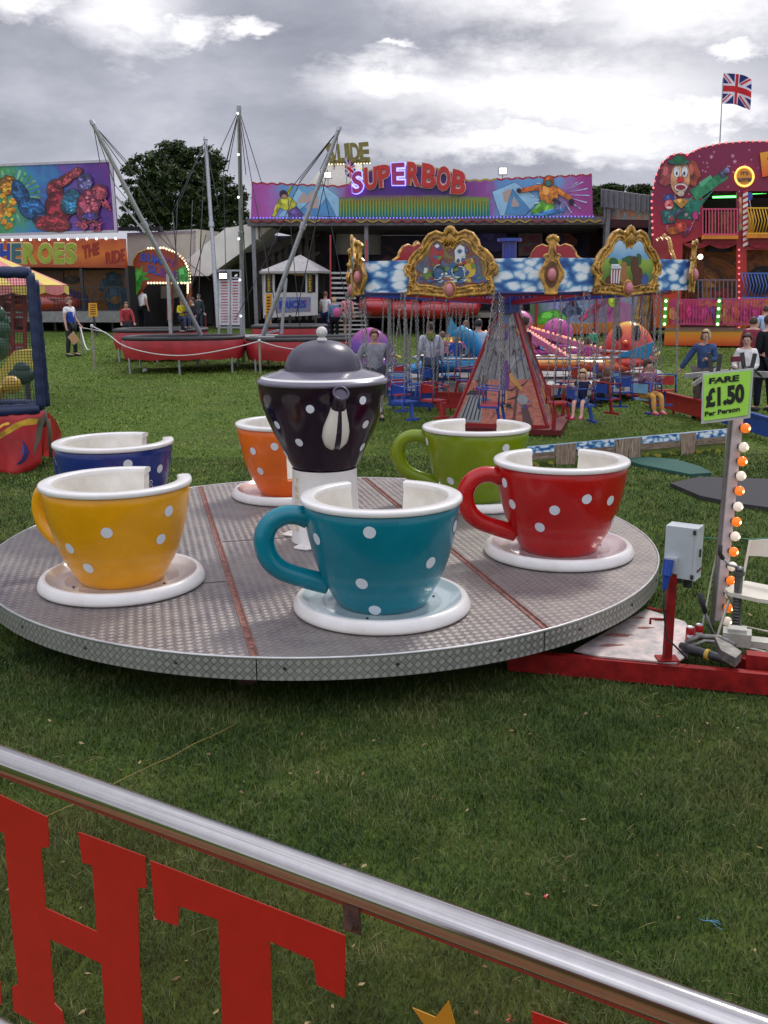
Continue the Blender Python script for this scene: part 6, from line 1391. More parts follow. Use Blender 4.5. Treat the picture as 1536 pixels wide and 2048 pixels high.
for x0, x1, y in ((1402, 1474, 472), (1490, 1640, 470), (1478, 1640, 597)):
    a, b = FH.pt(x0, y), FH.pt(x1, y); mb.slab([a + FH.n*.55, b + FH.n*.55, b - FH.n*.1, a - FH.n*.1], (0, 0, -.13))
mb.build('balcony_floor', [flat((215, 130, 35))], fh)
mb = MB(); n = 9; dm = [(1500, 595), (1497, 570), (1505, 550), (1512, 570), (1508, 595)]
FH.poly(mb, [(1494, 470), (1494, 430), (1500, 420), (1506, 430), (1506, 470)], .40, .01)
mb.build('balcony_infill', [flat((190, 130, 40))], fh)
# barber pole pier
mb = MB()
for i in range(10):
    y = 385 + i*11.0; FH.poly(mb, [(1484, y+11), (1484, y+5), (1494, y), (1494, y+6)], .30, .04, 0); FH.poly(mb, [(1484, y+5), (1484, y), (1494, y-5), (1494, y)], .30, .04, 1)
mb.build('striped_pole', [flat((225, 220, 215)), flat((190, 30, 40))], fh)
# walkway in front
WK = PY(35.4, 34.4, 1330, 1536)
mb = MB(); a, b = WK.pt(1330, 652), WK.pt(1720, 664); zf = FH.pt(1400, 655).z
mb.slab([Vector((a.x, a.y, zf)), Vector((b.x, b.y, zf)), Vector((b.x, b.y, zf)) - WK.n*2.0, Vector((a.x, a.y, zf)) - WK.n*2.0], (0, 0, -.08)); mb.build('walkway', [mat('walk_boards', (.22, .14, .10), .6, var=.2)], fh)
mb = MB(); z0 = tz(35)+.06; mb.slab([Vector((a.x, a.y, zf-.05)), Vector((b.x, b.y, zf-.05)), Vector((b.x, b.y, z0)), Vector((a.x, a.y, z0))], WK.n*-.1); mb.build('base_board', [ramp_mat('walk_base', 2, [(0, (185, 60, 25)), (.5, (220, 120, 35)), (1, (200, 150, 40))], .2, 1.5)], fh)
mb = MB(); WK.poly(mb, [(1338, 650), (1338, 600), (1720, 604), (1720, 658)], -.35, .05); mid = mb.build('mural_board', [painted('walk_mural', [S((185, 80, 30)), S((190, 50, 110)), S((215, 140, 50)), S((120, 40, 110))], .9, .4, 2.2)], fh)
rr = random.Random(9); figure(mid, WK, 'mural_shapes', [(blob(1345+i*21, 628+rr.uniform(-4, 4), 8, 15, 10, .35, rr.uniform(-20, 20), i), rr.choice([(200, 60, 130), (225, 150, 60), (190, 45, 60), (120, 60, 150), (230, 120, 60)])) for i in range(11)], -.29)
for x0, x1, m_ in ((1344, 1428, mgm), (1440, 1620, mgm)): rail_panel('walkway_rail', x0, x1, 599, 648, int((x1-x0)/6), m_, 0, fh, WK, .02, .018)
figure(fh, WK, 'rail_diamond', [([(1378, 640), (1372, 624), (1378, 606), (1385, 624)], (200, 40, 120))], .05)
for x in (1328, 1434):
    mb = MB(); WK.poly(mb, [(x-4, 652), (x+1, 596), (x+9, 596), (x+5, 652)], .04, .12); pg = mb.build('green_post', [flat((70, 165, 50))], fh); bulbs(WK, [(x+4, 602), (x+1, 648)], .18, .05, lamp_mat('bulb_lime', (.85, 1, .6), 2.5), pg, 3)
# union flags
gold_flag = FH.pt(1439, 288)
fb_ = at(1439, 300, 38.5); ft_ = at(1446, 156, 38.5); FP = PY(38.5, 38.5, 1400, 1500)
flag('large union flag flying on the tall pole above the funhouse', FP, fb_, ft_, at(1443, 207, 38.5), 1.06, 1.06, -3, .10)
fb2 = at(693, 380, 46); ft2 = at(694, 312, 46); FP2 = PY(46, 46, 600, 700)
flag('small union flag hanging limp in front of the pale dome', FP2, fb2, ft2, at(690, 350, 46), .55, .75, -30, .08)
fb3 = at(517, 480, 42.8); flag('small furled union flag hanging by the white slide cover', FP2, fb3, at(515, 440, 42.8), at(516, 470, 42.8), .3, .6, -70, .05)
# ================================================================== TREES
def tree(name, label, base, trunk_h, trunk_r, lobes, n, leaf, seed, group=None):
    T = thing(name, label, 'tree', base, group); q = np.random.default_rng(seed); mb = MB(); base = Vector(base)
    bark = mat('bark', (.045, .035, .028), .85, var=.4, scale=3, bump=.6, bscale=9)
    mb.cyl(base - Vector((0, 0, .2)), base + Vector((0, 0, trunk_h)), trunk_r, trunk_r*.6, 14)
    for (c, r_) in lobes:
        cc_ = Vector(c); s0 = base + Vector((0, 0, trunk_h*random.uniform(.55, 1.0))); mb.tube([s0, s0.lerp(cc_, .5) + Vector((0, 0, .4)), cc_], [trunk_r*.35, trunk_r*.22, trunk_r*.06], 7)
    mb.build('trunk', [bark], T)
    V = []; tot = sum(r_[0]*r_[1]*r_[2] for _, r_ in lobes)
    for c, r_ in lobes:
        k = int(n*(r_[0]*r_[1]*r_[2])/tot)
        # clumps inside the lobe, leaves inside the clumps; most sit near the shell
        nc = max(8, k//55); d = q.normal(size=(nc, 3)); d /= np.linalg.norm(d, axis=1)[:, None]; rad_ = (q.random(nc)**.30)[:, None]
        cl = np.array(c) + d*rad_*np.array(r_)
        pick = q.integers(0, nc, k); dd = q.normal(size=(k, 3)); P_ = cl[pick] + dd*np.array([.55, .55, .30])*leaf*2.1; V.append(P_)
    P_ = np.concatenate(V); m = len(P_); nrm = q.normal(size=(m, 3)); nrm[:, 2] = np.abs(nrm[:, 2])+.4; nrm /= np.linalg.norm(nrm, axis=1)[:, None]
    t1 = np.cross(nrm, q.normal(size=(m, 3))); t1 /= np.linalg.norm(t1, axis=1)[:, None]; t2 = np.cross(nrm, t1); s_ = (leaf*(.6+.8*q.random(m)))[:, None]
    Q = np.stack([P_ - t1*s_, P_ - t2*s_*.45, P_ + t1*s_, P_ + t2*s_*.45], 1) - np.array(base)
    me = bpy.data.meshes.new('crown'); me.vertices.add(m*4); me.vertices.foreach_set('co', Q.reshape(-1)); me.loops.add(m*4); me.polygons.add(m)
    me.loops.foreach_set('vertex_index', np.arange(m*4, dtype=np.int32)); me.polygons.foreach_set('loop_start', (np.arange(m)*4).astype(np.int32)); me.polygons.foreach_set('loop_total', np.full(m, 4, np.int32))
    me.materials.append(LEAF); me.update(calc_edges=True); o = bpy.data.objects.new('crown', me); col.objects.link(o); o.parent = T; return T
LEAF = blade_mat('leaf', (.022, .038, .014), (.045, .072, .022), (.075, .105, .035))
TY = 82.0
def TP(px, py, dy=0): return tuple(at(px, py, TY+dy))
ppm = FPX/TY; lob = []
for px, py, rx, rz, dy in ((345, 318, 48, 30, 0), (400, 330, 50, 34, 1), (300, 350, 46, 36, -1), (275, 385, 30, 26, 0), (345, 385, 60, 50, -2), (430, 385, 52, 42, 0), (465, 392, 28, 22, 1), (300, 430, 54, 32, 0), (400, 440, 60, 40, -1), (455, 430, 38, 34, 1), (258, 440, 22, 18, 1), (360, 300, 30, 18, 1)):
    lob.append((TP(px, py, dy), (rx/ppm, (rx+rz)/2/ppm*1.1, rz/ppm)))
tree('oak_tree', 'large dark rounded oak rising behind the slide and the lorry', tuple(gpt(365, TY)), 3.4, .55, lob, 52000, .16, 3)
for i, (px, py, w, h) in enumerate(((1226, 374, 20, 7), (1282, 375, 18, 7))):
    lob = [(tuple(at(px+dx, py+dy, 75)), (w/26*.6, .8, h/26)) for dx, dy in ((0, 0), (-10, 3), (10, 3))]
    tree('distant_tree', ['distant low tree top over the awning, the left of two', 'distant low tree top nearer the funhouse, the right of two'][i], tuple(gpt(px, 75)), at(px, py+5, 75).z-tz(75), .25, lob, 2600, .10, 20+i, 'tree tops beyond the awning')
lob = [(tuple(at(px, 408, 75)), (1.6, 1.2, .9)) for px in (1190, 1225, 1262, 1296)]; 
hed = thing('hedge', 'dark hedge line behind the awning between the rides', 'hedge', gpt(1245, 75)); qn = np.random.default_rng(5)
mb = MB()
for i in range(7000):
    p = at(float(qn.uniform(1180, 1312)), 400, 75); z = tz(75) + float(qn.random()**.6)*(at(1240, 382, 75).z - tz(75)) + .25*math.sin(p.x*1.7); c_ = Vector((p.x, p.y + float(qn.uniform(-.6, .6)), z)); a = Vector(tuple(qn.normal(size=3)))*.12; b = Vector(tuple(qn.normal(size=3)))*.12
    mb.add([c_-a, c_+b, c_+a, c_-b], [(0, 1, 2, 3)])
mb.build('foliage', [LEAF], hed)
# ================================================================== CHAIR-O-PLANE (children's swing ride)
SC = at(1017, 576, 19.35); SCx, SCy, SG = SC.x, SC.y, tz(19.35); base = Vector((SCx, SCy, SG))
sw = thing('swing_ride', 'childrens swing carousel with cloud panels, gold scroll frames and a painted pyramid base', 'swing carousel', base)
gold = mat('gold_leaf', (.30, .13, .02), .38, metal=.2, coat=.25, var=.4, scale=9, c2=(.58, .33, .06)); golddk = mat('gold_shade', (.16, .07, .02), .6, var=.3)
def cloud_material():
    m = bpy.data.materials.new('painted_clouds'); m.use_nodes = True; N = m.node_tree; b = N.nodes['Principled BSDF']; b.inputs['Roughness'].default_value = .35
    t = N.nodes.new('ShaderNodeTexCoord'); mp = N.nodes.new('ShaderNodeMapping'); mp.inputs['Scale'].default_value = (1.0, 1.0, 1.9); N.links.new(t.outputs['Object'], mp.inputs[0])
    n = N.nodes.new('ShaderNodeTexNoise'); n.inputs['Scale'].default_value = 3.0; n.inputs['Detail'].default_value = 3; N.links.new(mp.outputs[0], n.inputs['Vector'])
    mixv = N.nodes.new('ShaderNodeMix'); mixv.data_type = 'VECTOR'; mixv.inputs[0].default_value = .22; N.links.new(mp.outputs[0], mixv.inputs[4]); N.links.new(n.outputs['Color'], mixv.inputs[5])
    v = N.nodes.new('ShaderNodeTexVoronoi'); v.inputs['Scale'].default_value = 5.0; N.links.new(mixv.outputs[1], v.inputs['Vector'])
    r = N.nodes.new('ShaderNodeValToRGB'); e = r.color_ramp.elements; e[0].position = .22; e[0].color = S((236, 240, 243))+(1,); e[1].position = .86; e[1].color = S((35, 75, 140))+(1,)
    for p, c in ((.40, (222, 232, 238)), (.52, (140, 185, 215)), (.64, (65, 120, 180))): x = e.new(p); x.color = S(c)+(1,)
    N.links.new(v.outputs['Distance'], r.inputs[0]); N.links.new(r.outputs[0], b.inputs['Base Color']); return m
cloudm = cloud_material(); ring_red = mat('truss_red', (.35, .02, .025), .35, coat=.3, var=.1); ring_blue = mat('truss_blue', (.02, .05, .30), .35, coat=.3, var=.1); gem = mat('gem_pink', (.55, .18, .20), .3, coat=.5, var=.1)
RR = 3.40; Zb = at(1095, 583, 16.2).z; Zt = at(1095, 516, 16.2).z
Tang = [R(-90) + R(4) + R(60*i) for i in range(6)]    # bearings of the corners
Cn = [base*1.0 + Vector((math.cos(t)*RR, math.sin(t)*RR, 0)) for t in Tang]
for c in Cn: c.z = 0
class WP:      # a wall panel frame: centre, tangent, outward normal
    def __init__(s, c, u, n): s.c, s.u, s.n = c, u, n
    def p(s, x, z, off=0): return s.c + s.u*x + Vector((0, 0, z)) + s.n*off
def outline(mb, w, pts, off, th, mi=0, side=None): mb.slab([w.p(x, z, off+th) for x, z in pts], w.n*-th, mi, side)
def paint_back(o, w):
    ds = [(Vector(f.center) + Vector(o['_loc']) - w.c).dot(w.n) for f in o.data.polygons]; lo_, h_ = min(ds), max(ds)
    for f, d in zip(o.data.polygons, ds):
        if d < lo_ + (h_-lo_)*.3: f.material_index = 1
def frame_shield(w, idx, H=1.03, W_=1.62):
    sc = lambda pts: [(x*W_/2, z*H) for x, z in pts]
    half = [(0, 1.0), (.10, .965), (.17, .93), (.32, .975), (.48, .93), (.60, .82), (.64, .72), (.78, .66), (.90, .56), (.95, .45), (1.02, .40), (1.0, .30), (.90, .27), (.91, .16), (.93, .07), (1.0, -.01), (.80, .0), (.50, -.015), (.20, -.035), (0, -.05)]
    outer = sc([(x, z) for x, z in half] + [(-x, z) for x, z in reversed(half[1:-1])])
    hin = [(0, .74), (.07, .70), (.14, .80), (.30, .84), (.44, .78), (.50, .66), (.62, .58), (.76, .50), (.80, .38), (.76, .30), (.80, .20), (.70, .13), (.45, .12), (.22, .08), (0, .10)]
    inner = sc([(x, z) for x, z in hin] + [(-x, z) for x, z in reversed(hin[1:-1])])
    mb = MB(); outline(mb, w, outer, .03, .05); fr_ = mb.build('scroll_frame', [gold, ring_red], sw)
    paint_back(fr_, w)
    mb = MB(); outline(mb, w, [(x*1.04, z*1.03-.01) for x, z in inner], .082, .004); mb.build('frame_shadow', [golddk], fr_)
    mb = MB(); outline(mb, w, inner, .088, .006); art = mb.build('picture', [[painted('art_dusk', [S((60, 80, 60)), S((130, 120, 70)), S((120, 55, 60)), S((90, 110, 130)), S((70, 70, 90))], 2.2, .4, 2.5), ramp_mat('art_meadow', 2, [(0, (120, 60, 40)), (.25, (90, 130, 45)), (.55, (150, 175, 60)), (.62, (110, 165, 205)), (1, (190, 215, 235))], .25, 3)][idx % 2]], fr_)
    mb = MB(); L_ = []
    if idx % 2 == 0:   # abstract swirls in blue, rose and yellow in place of the cartoon
        for cx, cz, rx, rz, c in ((-.30, .62, .26, .20, 0), (.22, .60, .20, .20, 3), (-.22, .30, .34, .17, 1), (.14, .32, .30, .20, 1), (.44, .36, .22, .24, 2), (-.50, .32, .20, .12, 4), (.62, .22, .26, .08, 1), (-.02, .22, .5, .07, 3), (.25, .50, .3, .04, 2)):
            if rx*rz > .02:
                qq = random.Random(int(cx*1000)); 
                for _ in range(9):
                    ax, az = qq.uniform(-.7, .7)*rx, qq.uniform(-.7, .7)*rz; outline(mb, w, [((cx+ax+x*rx*.22)*W_/2, (cz+az+z*rz*.16)*H) for x, z in blob(0, 0, 1, 1, 9, .2, 0, _)], .108 + .0006*_, .001, qq.choice((0, 1, 3, 7, 8, 4)))
            pts = blob(0, 0, 1, 1, 16, .10, 0, int(cx*100)+7); outline(mb, w, [((cx+x*rx*.6)*W_/2, (cz+z*rz*.8)*H) for x, z in pts], .095 + .001*len(L_), .003, c); L_.append(1)
        for k in range(14): 
            a0 = k*.45; cx, cz = (-.25 if k % 2 else .2), .33; mb.tube([w.p((cx+.16*math.cos(a0+t)*(1-.2*t))*W_/2, (cz+.13*math.sin(a0+t)*(1-.2*t))*H, .112) for t in (0, .5, 1.0, 1.5)], .008, 5, 5 if k % 3 else 3)
    else:              # meadow with trees and a striped popcorn tub
        for cx, cz, rx, rz, c in ((.0, .50, .30, .10, 5), (-.45, .48, .2, .08, 5), (.3, .52, .12, .12, 5), (.18, .42, .16, .20, 6), (.30, .24, .2, .22, 6), (-.14, .36, .14, .16, 7), (-.12, .22, .2, .12, 7), (-.58, .18, .10, .10, 6), (.52, .20, .16, .12, 8)):
            pts = blob(0, 0, 1, 1, 16, .12, 0, int(cx*100)+3); outline(mb, w, [((cx+x*rx*.7)*W_/2, (cz+z*rz*.8)*H) for x, z in pts], .095 + .001*len(L_), .003, c); L_.append(1)
        for k in range(7): outline(mb, w, [((-.52+k*.035)*W_/2, .14*H), ((-.54+k*.042)*W_/2, .36*H), ((-.54+(k+1)*.042)*W_/2, .36*H), ((-.52+(k+1)*.035)*W_/2, .14*H)], .108, .004, 0 if k % 2 else 3)
        for k in range(9): mb.sph(w.p((-.50+(k % 5)*.055)*W_/2, (.385+.03*(k//5))*H, .11), .03, 7, 5, 3)
    mb.build('painting_shapes', [flat((165, 60, 65)), flat((70, 105, 150)), flat((210, 180, 70)), flat((215, 220, 222)), flat((110, 140, 60)), flat((50, 95, 55)), flat((95, 50, 35)), flat((165, 115, 60)), flat((60, 90, 150))], fr_)
    mb = MB()
    for pts, r_ in ((outer, .028), (inner, .022)): mb.tube([w.p(x, z, .085) for x, z in pts], r_, 6, closed=True)
    mid = [((a[0]*.5+b[0]*.5), (a[1]*.5+b[1]*.5)) for a, b in zip(sc(half), sc([hin[min(len(hin)-1, int(i*len(hin)/len(half)))] for i in range(len(half))]))]
    mb.tube([w.p(x, z, .09) for x, z in mid], .018, 6); mb.tube([w.p(-x, z, .09) for x, z in mid], .018, 6)
    for sx in (-1, 1):   # scrolls
        for cx, cz, r0, rot in ((.93, .40, .085, 0), (.86, .24, .06, 1.5), (.66, .70, .06, 2), (.88, .05, .09, .5), (.62, .04, .07, 3)):
            mb.tube([w.p(sx*(cx*W_/2 + r0*(1-t/9)*math.cos(t+rot)), cz*H + r0*(1-t/9)*math.sin(t+rot), .10) for t in [k*.6 for k in range(12)]], .017, 5)
        for k in range(5): a = R(-25+18*k); mb.tube([w.p(sx*(.50+.02*k)*W_/2, (.10-.01*k)*H, .10), w.p(sx*(.36+.0*k)*W_/2, (.02+.015*k)*H, .11)], .014, 5)
    mb.build('scroll_relief', [gold], fr_)
    mb = MB()
    for k in range(7):   # shell at the crown
        a = R(90 + (k-3)*24); mb.sph(w.p(math.cos(a)*.085, .93*H + math.sin(a)*.085, .11), .05, 8, 6, 0, sq=(.6, .6, 1.1))
    for k in range(6): a = R(-90 + (k-2.5)*16); mb.tube([w.p(math.cos(a)*.22, .93*H + math.sin(a)*.20, .10), w.p(0, .93*H, .12)], .016, 5)
    mb.build('shell_crest', [gold], fr_)
    mb = MB(); mb.sph(w.p(0, .055*H, .12), .085, 14, 10, 0, sq=(1, 1, 1.35)); mb.tube([w.p(math.cos(t)*.105, .055*H + math.sin(t)*.135, .10) for t in [2*math.pi*k/16 for k in range(16)]], .02, 6, 1, closed=True); mb.build('gem', [gem, gold], fr_)
def corner_ornament(c, n):
    u = Vector((-n.y, n.x, 0)); w = WP(Vector((c.x, c.y, Zb)), u, n); h = Zt-Zb
    half = [(0, 1.62), (.05, 1.58), (.10, 1.50), (.06, 1.42), (.035, 1.30), (.05, 1.12), (.13, 1.02), (.09, .95), (.12, .80), (.20, .55), (.19, .42), (.12, .22), (.09, .05), (.10, -.05), (0, -.07)]
    P_ = [(x, z*h) for x, z in half] + [(-x, z*h) for x, z in reversed(half[1:-1])]
    mb = MB(); outline(mb, w, P_, .02, .05); o = mb.build('jewel_bracket', [gold, ring_red], sw)
    paint_back(o, w)
    mb = MB(); outline(mb, w, [(.12*math.cos(t)*(1-.12*abs(math.sin(t))), .50*h + .21*math.sin(t)) for t in [2*math.pi*k/18 for k in range(18)]], .07, .006); mb.build('recess_shade', [golddk], o)  # darker gold sheet, the shade of a hollow painted behind the gem
    mb = MB(); mb.sph(w.p(0, .49*h, .09), .075, 12, 10, 0, sq=(1, 1, 1.5)); mb.tube([w.p(x, z, .08) for x, z in P_], .018, 6, 1, closed=True)
    for a in (-50, -25, 0, 25, 50): mb.sph(w.p(math.sin(R(a))*.09, 1.44*h + math.cos(R(a))*.09, .09), .034, 8, 6, 1)
    for sx in (-1, 1): mb.tube([w.p(sx*(.09+.05*math.cos(t)), 1.0*h + .05*math.sin(t), .09) for t in [k*.7 for k in range(8)]], .013, 5, 1)
    mb.build('gem', [gem, gold], o)
for i in range(6):
    a, b = Cn[i], Cn[(i+1) % 6]; u = (b-a).normalized(); n = Vector((u.y, -u.x, 0)); c = (a+b)/2
    if n.dot(c - Vector((SCx, SCy, 0))) < 0: n = -n
    w = WP(Vector((c.x, c.y, Zb)), u, n); L_ = (b-a).length/2
    mb = MB(); outline(mb, w, [(-L_, 0), (L_, 0), (L_, Zt-Zb), (-L_, Zt-Zb)], -.02, .04); cp_ = mb.build('cloud_panel', [cloudm, ring_red], sw)
    paint_back(cp_, w)
    frame_shield(WP(Vector((c.x, c.y, Zb-.02)), u, n), i+1)
for i in range(6):
    n = (Cn[i] - Vector((SCx, SCy, 0))).normalized(); corner_ornament(Cn[i], n)
# centre mast, hub and trusses
mb = MB(); hz = at(1018, 600, 19.0).z
mb.cyl(base + Vector((0, 0, 1.7)), Vector((SCx, SCy, Zt+.45)), .14, n=16); mb.cyl(Vector((SCx, SCy, Zt+.40)), Vector((SCx, SCy, Zt+.46)), .24, n=16); mb.cyl(Vector((SCx, SCy, hz-.25)), Vector((SCx, SCy, Zb+.05)), .24, n=8); mb.build('mast', [ring_blue], sw)
for i in range(12):
    t = R(-102.6+30*i); d = Vector((math.cos(t), math.sin(t), 0)); ro = RR*.90; a0 = Vector((SCx, SCy, hz-.05)) + d*.24; a1 = Vector((SCx, SCy, Zb-.03)) + d*ro; b0 = Vector((SCx, SCy, Zb+.20)) + d*.24; b1 = Vector((SCx, SCy, Zb+.22)) + d*ro
    mb = MB(); mb.bar(a0, a1, .085); mb.bar(b0, b1, .06)
    for k in range(6): s0, s1 = k/6, (k+.5)/6; mb.bar(a0.lerp(a1, s0), b0.lerp(b1, s1), .028, None, 1); mb.bar(b0.lerp(b1, s1), a0.lerp(a1, (k+1)/6), .028, None, 1)
    mb.build('arm', [ring_red, ring_blue] if i % 2 else [ring_blue, ring_red], sw)
mb = MB(); mb.tube([Vector((SCx+math.cos(R(10*k))*RR*.88, SCy+math.sin(R(10*k))*RR*.88, Zb-.03)) for k in range(36)], .03, 6, closed=True); mb.tube([Vector((SCx+math.cos(R(10*k))*RR*.66, SCy+math.sin(R(10*k))*RR*.66, Zb-.06)) for k in range(36)], .025, 6, 1, closed=True); mb.build('ring_rail', [ring_blue, ring_red], sw)
# pyramid base with four painted faces
hw = 0.93; ang = R(-15); topz = hz-.25; tw_ = .17
def pc(i, h, z): t = ang + R(45+90*i); return base + Vector((math.cos(t)*h*1.414, math.sin(t)*h*1.414, z))
plank = painted('plank_grey', [S((60, 60, 65)), S((150, 150, 150)), S((110, 112, 118)), S((175, 172, 168))], 2.2, .5, .8, 4, (3.2, 3.2, .35))
brick = painted('ground_pink', [S((150, 80, 65)), S((205, 130, 105)), S((175, 100, 80)), S((215, 150, 125))], 2.0, .5, 1.6, 4, (1, 1, 3))
for i in range(4):
    mb = MB(); b0, b1, t0, t1 = pc(i, hw, .10), pc((i+1) % 4, hw, .10), pc(i, tw_, topz-SG), pc((i+1) % 4, tw_, topz-SG); nn = (b1-b0).cross(t0-b0).normalized()
    if nn.dot(b0 - base) < 0: nn = -nn
    m0, m1 = b0.lerp(t0, .40), b1.lerp(t1, .42)
    mb.slab([m0, m1, t1, t0], nn*-.03, 0); mb.slab([b0, b1, m1, m0], nn*-.03, 1); fc = mb.build('painted_face', [plank, brick], sw)
    def fp_(u, v, o_=.004): return b0.lerp(b1, u).lerp(t0.lerp(t1, u), v) + nn*o_
    mb = MB(); mats_ = [flat((45, 50, 55)), flat((105, 55, 130)), flat((205, 150, 75)), flat((150, 155, 155)), flat((90, 65, 60)), flat((70, 120, 165)), flat((190, 80, 70))]
    # painted props: dustbin, swirl of purple and ochre, broom handle, board joints
    def fpoly(pts, mi, k): mb.slab([fp_(u, v, .006 + .002*k) for u, v in pts], nn*-.002, mi)
    for k, x in enumerate((.12, .25, .38, .50, .62, .75, .87)): fpoly([(x-.006, .42), (x+.006, .42), (x+.006, .97), (x-.006, .97)], 0, 0)
    fpoly([(.04, .03), (.30, .03), (.27, .27), (.07, .27)], 3, 1); fpoly([(.03, .27), (.31, .27), (.28, .31), (.06, .31)], 0, 2)
    for k in range(5): fpoly([(.08+k*.045, .05), (.095+k*.045, .05), (.10+k*.042, .26), (.085+k*.042, .26)], 0, 2)
    fpoly([(.20+.07*math.cos(a)*(1+.3*math.sin(3*a)), .38+.07*math.sin(a)) for a in [R(24*k) for k in range(15)]], 4, 2); fpoly([(.22+.10*math.cos(a), .33+.025*math.sin(a)) for a in [R(24*k) for k in range(15)]], 1, 3)
    fpoly([(.46, .32), (.60, .30), (.62, .46), (.58, .58), (.50, .58), (.47, .46)], 1, 2); fpoly([(.48, .10), (.56, .10), (.60, .31), (.48, .33)], 2, 3); fpoly([(.60, .50), (.66, .46), (.80, .34), (.78, .31), (.62, .41)], 2, 3)
    fpoly([(.535+.05*math.cos(a), .80+.10*math.sin(a)*.45) for a in [R(24*k) for k in range(15)]], 1, 2)
    fpoly([(.64, .05), (.67, .05), (.74, .33), (.71, .33)], 4, 3); fpoly([(.78+.07*math.cos(a), .24+.045*math.sin(a)) for a in [R(24*k) for k in range(15)]], 3, 3); fpoly([(.75, .02), (.86, .02), (.82, .20), (.76, .20)], 4, 2)
    fpoly([(.42, .90), (.58, .90), (.60, .97), (.40, .97)], 5, 2); fpoly([(.30, .86), (.40, .86), (.42, .94), (.36, .96)], 6, 3)
    q7 = random.Random(40+i)
    for k in range(46):
        u, v = q7.uniform(.06, .94), q7.uniform(.05, .9); a = q7.uniform(0, 3.14); l = q7.uniform(.03, .10); w_ = q7.uniform(.014, .034); cv = q7.uniform(-.04, .04)
        du, dv = math.cos(a)*l, math.sin(a)*l*.5; fpoly([(u-du, v-dv), (u+cv, v+cv*.5-w_*.5), (u+du, v+dv), (u+cv+w_, v+cv*.5+w_*.5)], q7.choice((0, 0, 0, 4, 4, 2, 5, 1, 6)), 4)
    mb.build('mural_shapes', mats_, fc)
    mb = MB(); mb.bar(b0, t0, .055); mb.bar(b0, b1, .07, .10); mb.build('edge_bar', [ring_red], sw)
mb = MB(); mb.box(base + Vector((0, 0, .05)), (2.4, 2.4, .10), 0, rz=ang+R(0)); mb.build('base_frame', [mat('base_dark_red', (.16, .012, .015), .5, var=.2)], sw)
for i in range(4):
    mb = MB(); p = pc(i, hw+.12, 0); mb.bar(p, p + Vector((0, 0, .55)), .07); mb.build('corner_jack', [ring_red], sw)

# hanging chairs: two per arm, four chains each
def make_link_chain(L, cnt, m_):
    mb = MB(); n = max(4, int(L/.052)); 
    for k in range(n):
        z = -L*(k+.5)/n; h = L/n*.66; a = (k % 2)*math.pi/2; pts = []
        for j in range(8): t = 2*math.pi*j/8; x = math.cos(t)*.017; pts.append(Vector((x*math.cos(a), x*math.sin(a), z + math.sin(t)*h)))
        mb.tube(pts, .0055, 4, closed=True)
    return mb
chm = mat('chain_steel', (.34, .34, .35), .35, metal=.8, var=.2)
CL = 1.62
def make_seat(cs, cf):
    s = thing('swing_chair', 'x', 'swing chair', (0, 0, 0), None, local=True)
    mb = MB(); mb.slab([Vector((x, y, 0)) for x, y in ((-.17, -.15), (.17, -.15), (.18, .12), (.12, .18), (-.12, .18), (-.18, .12))], (0, 0, -.025)); mb.build('seat', [cs], s)
    mb = MB()
    for x in (-.19, .19):
        mb.tube([(x, -.16, -.06), (x, -.16, .26), (x, .17, .28), (x, .17, -.06)], .014, 6); mb.bar((x, -.16, -.02), (x, .17, -.02), .03)
    mb.tube([(-.19, .17, .28), (-.1, .21, .30), (.1, .21, .30), (.19, .17, .28)], .014, 6); mb.tube([(-.19, -.16, .24), (.19, -.16, .24)], .013, 6); mb.build('frame', [cf], s)
    mb = MB(); mb.slab([Vector((x, .19+.03*z, z)) for x, z in ((-.15, .10), (.15, .10), (.15, .27), (-.15, .27))], (0, .012, 0)); mb.build('backrest', [cs], s)
    mb = MB(); mb.bar((0, -.14, -.03), (0, -.20, -.30), .05, .04); mb.bar((-.16, -.20, -.31), (.16, -.20, -.31), .04); mb.build('foot_bar', [cf], s)
    ch = make_link_chain(CL, 0, chm).build('chain', [chm], s)
    for k, (x, y, z) in enumerate(((-.19, -.16, .26), (.19, -.16, .26), (.19, .17, .28), (-.19, .17, .28))):
        c_ = ch if k == 0 else ch.copy()
        if k: col.objects.link(c_); c_.parent = s
        tgt = Vector((x*.75, y*.25, .26 + CL*.995)); st = Vector((x, y, z)); d = (st-tgt); c_.location = tgt; c_.rotation_euler = d.to_track_quat('-Z', 'Y').to_euler(); c_.scale = (1, 1, d.length/CL)
    return s
sr, sbv, srr = mat('seat_red', (.42, .02, .025), .35, coat=.3), mat('seat_blue', (.02, .07, .36), .35, coat=.3), mat('seat_skyblue', (.20, .42, .62), .3, coat=.3)
protos = [make_seat(sbv, sr), make_seat(sr, sbv), make_seat(sbv, sbv), make_seat(sr, sr), make_seat(srr, sbv)]
used = set(); side_n = ['front', 'front right', 'right', 'back right', 'far back right', 'back', 'far back', 'back left', 'far left', 'left', 'front left', 'near front left']
seat_at = {}
pal = ['blue and red', 'red and blue', 'plain blue', 'plain red', 'sky blue']
posn = ['nearest the camera before the pyramid', 'just right of the pyramid front', 'at the near right of the ring', 'at the right edge of the ring', 'at the far right of the ring', 'behind the pyramid to the right', 'directly behind the pyramid', 'behind the pyramid to the left', 'at the far left of the ring', 'at the left edge of the ring', 'at the near left of the ring', 'just left of the pyramid front']
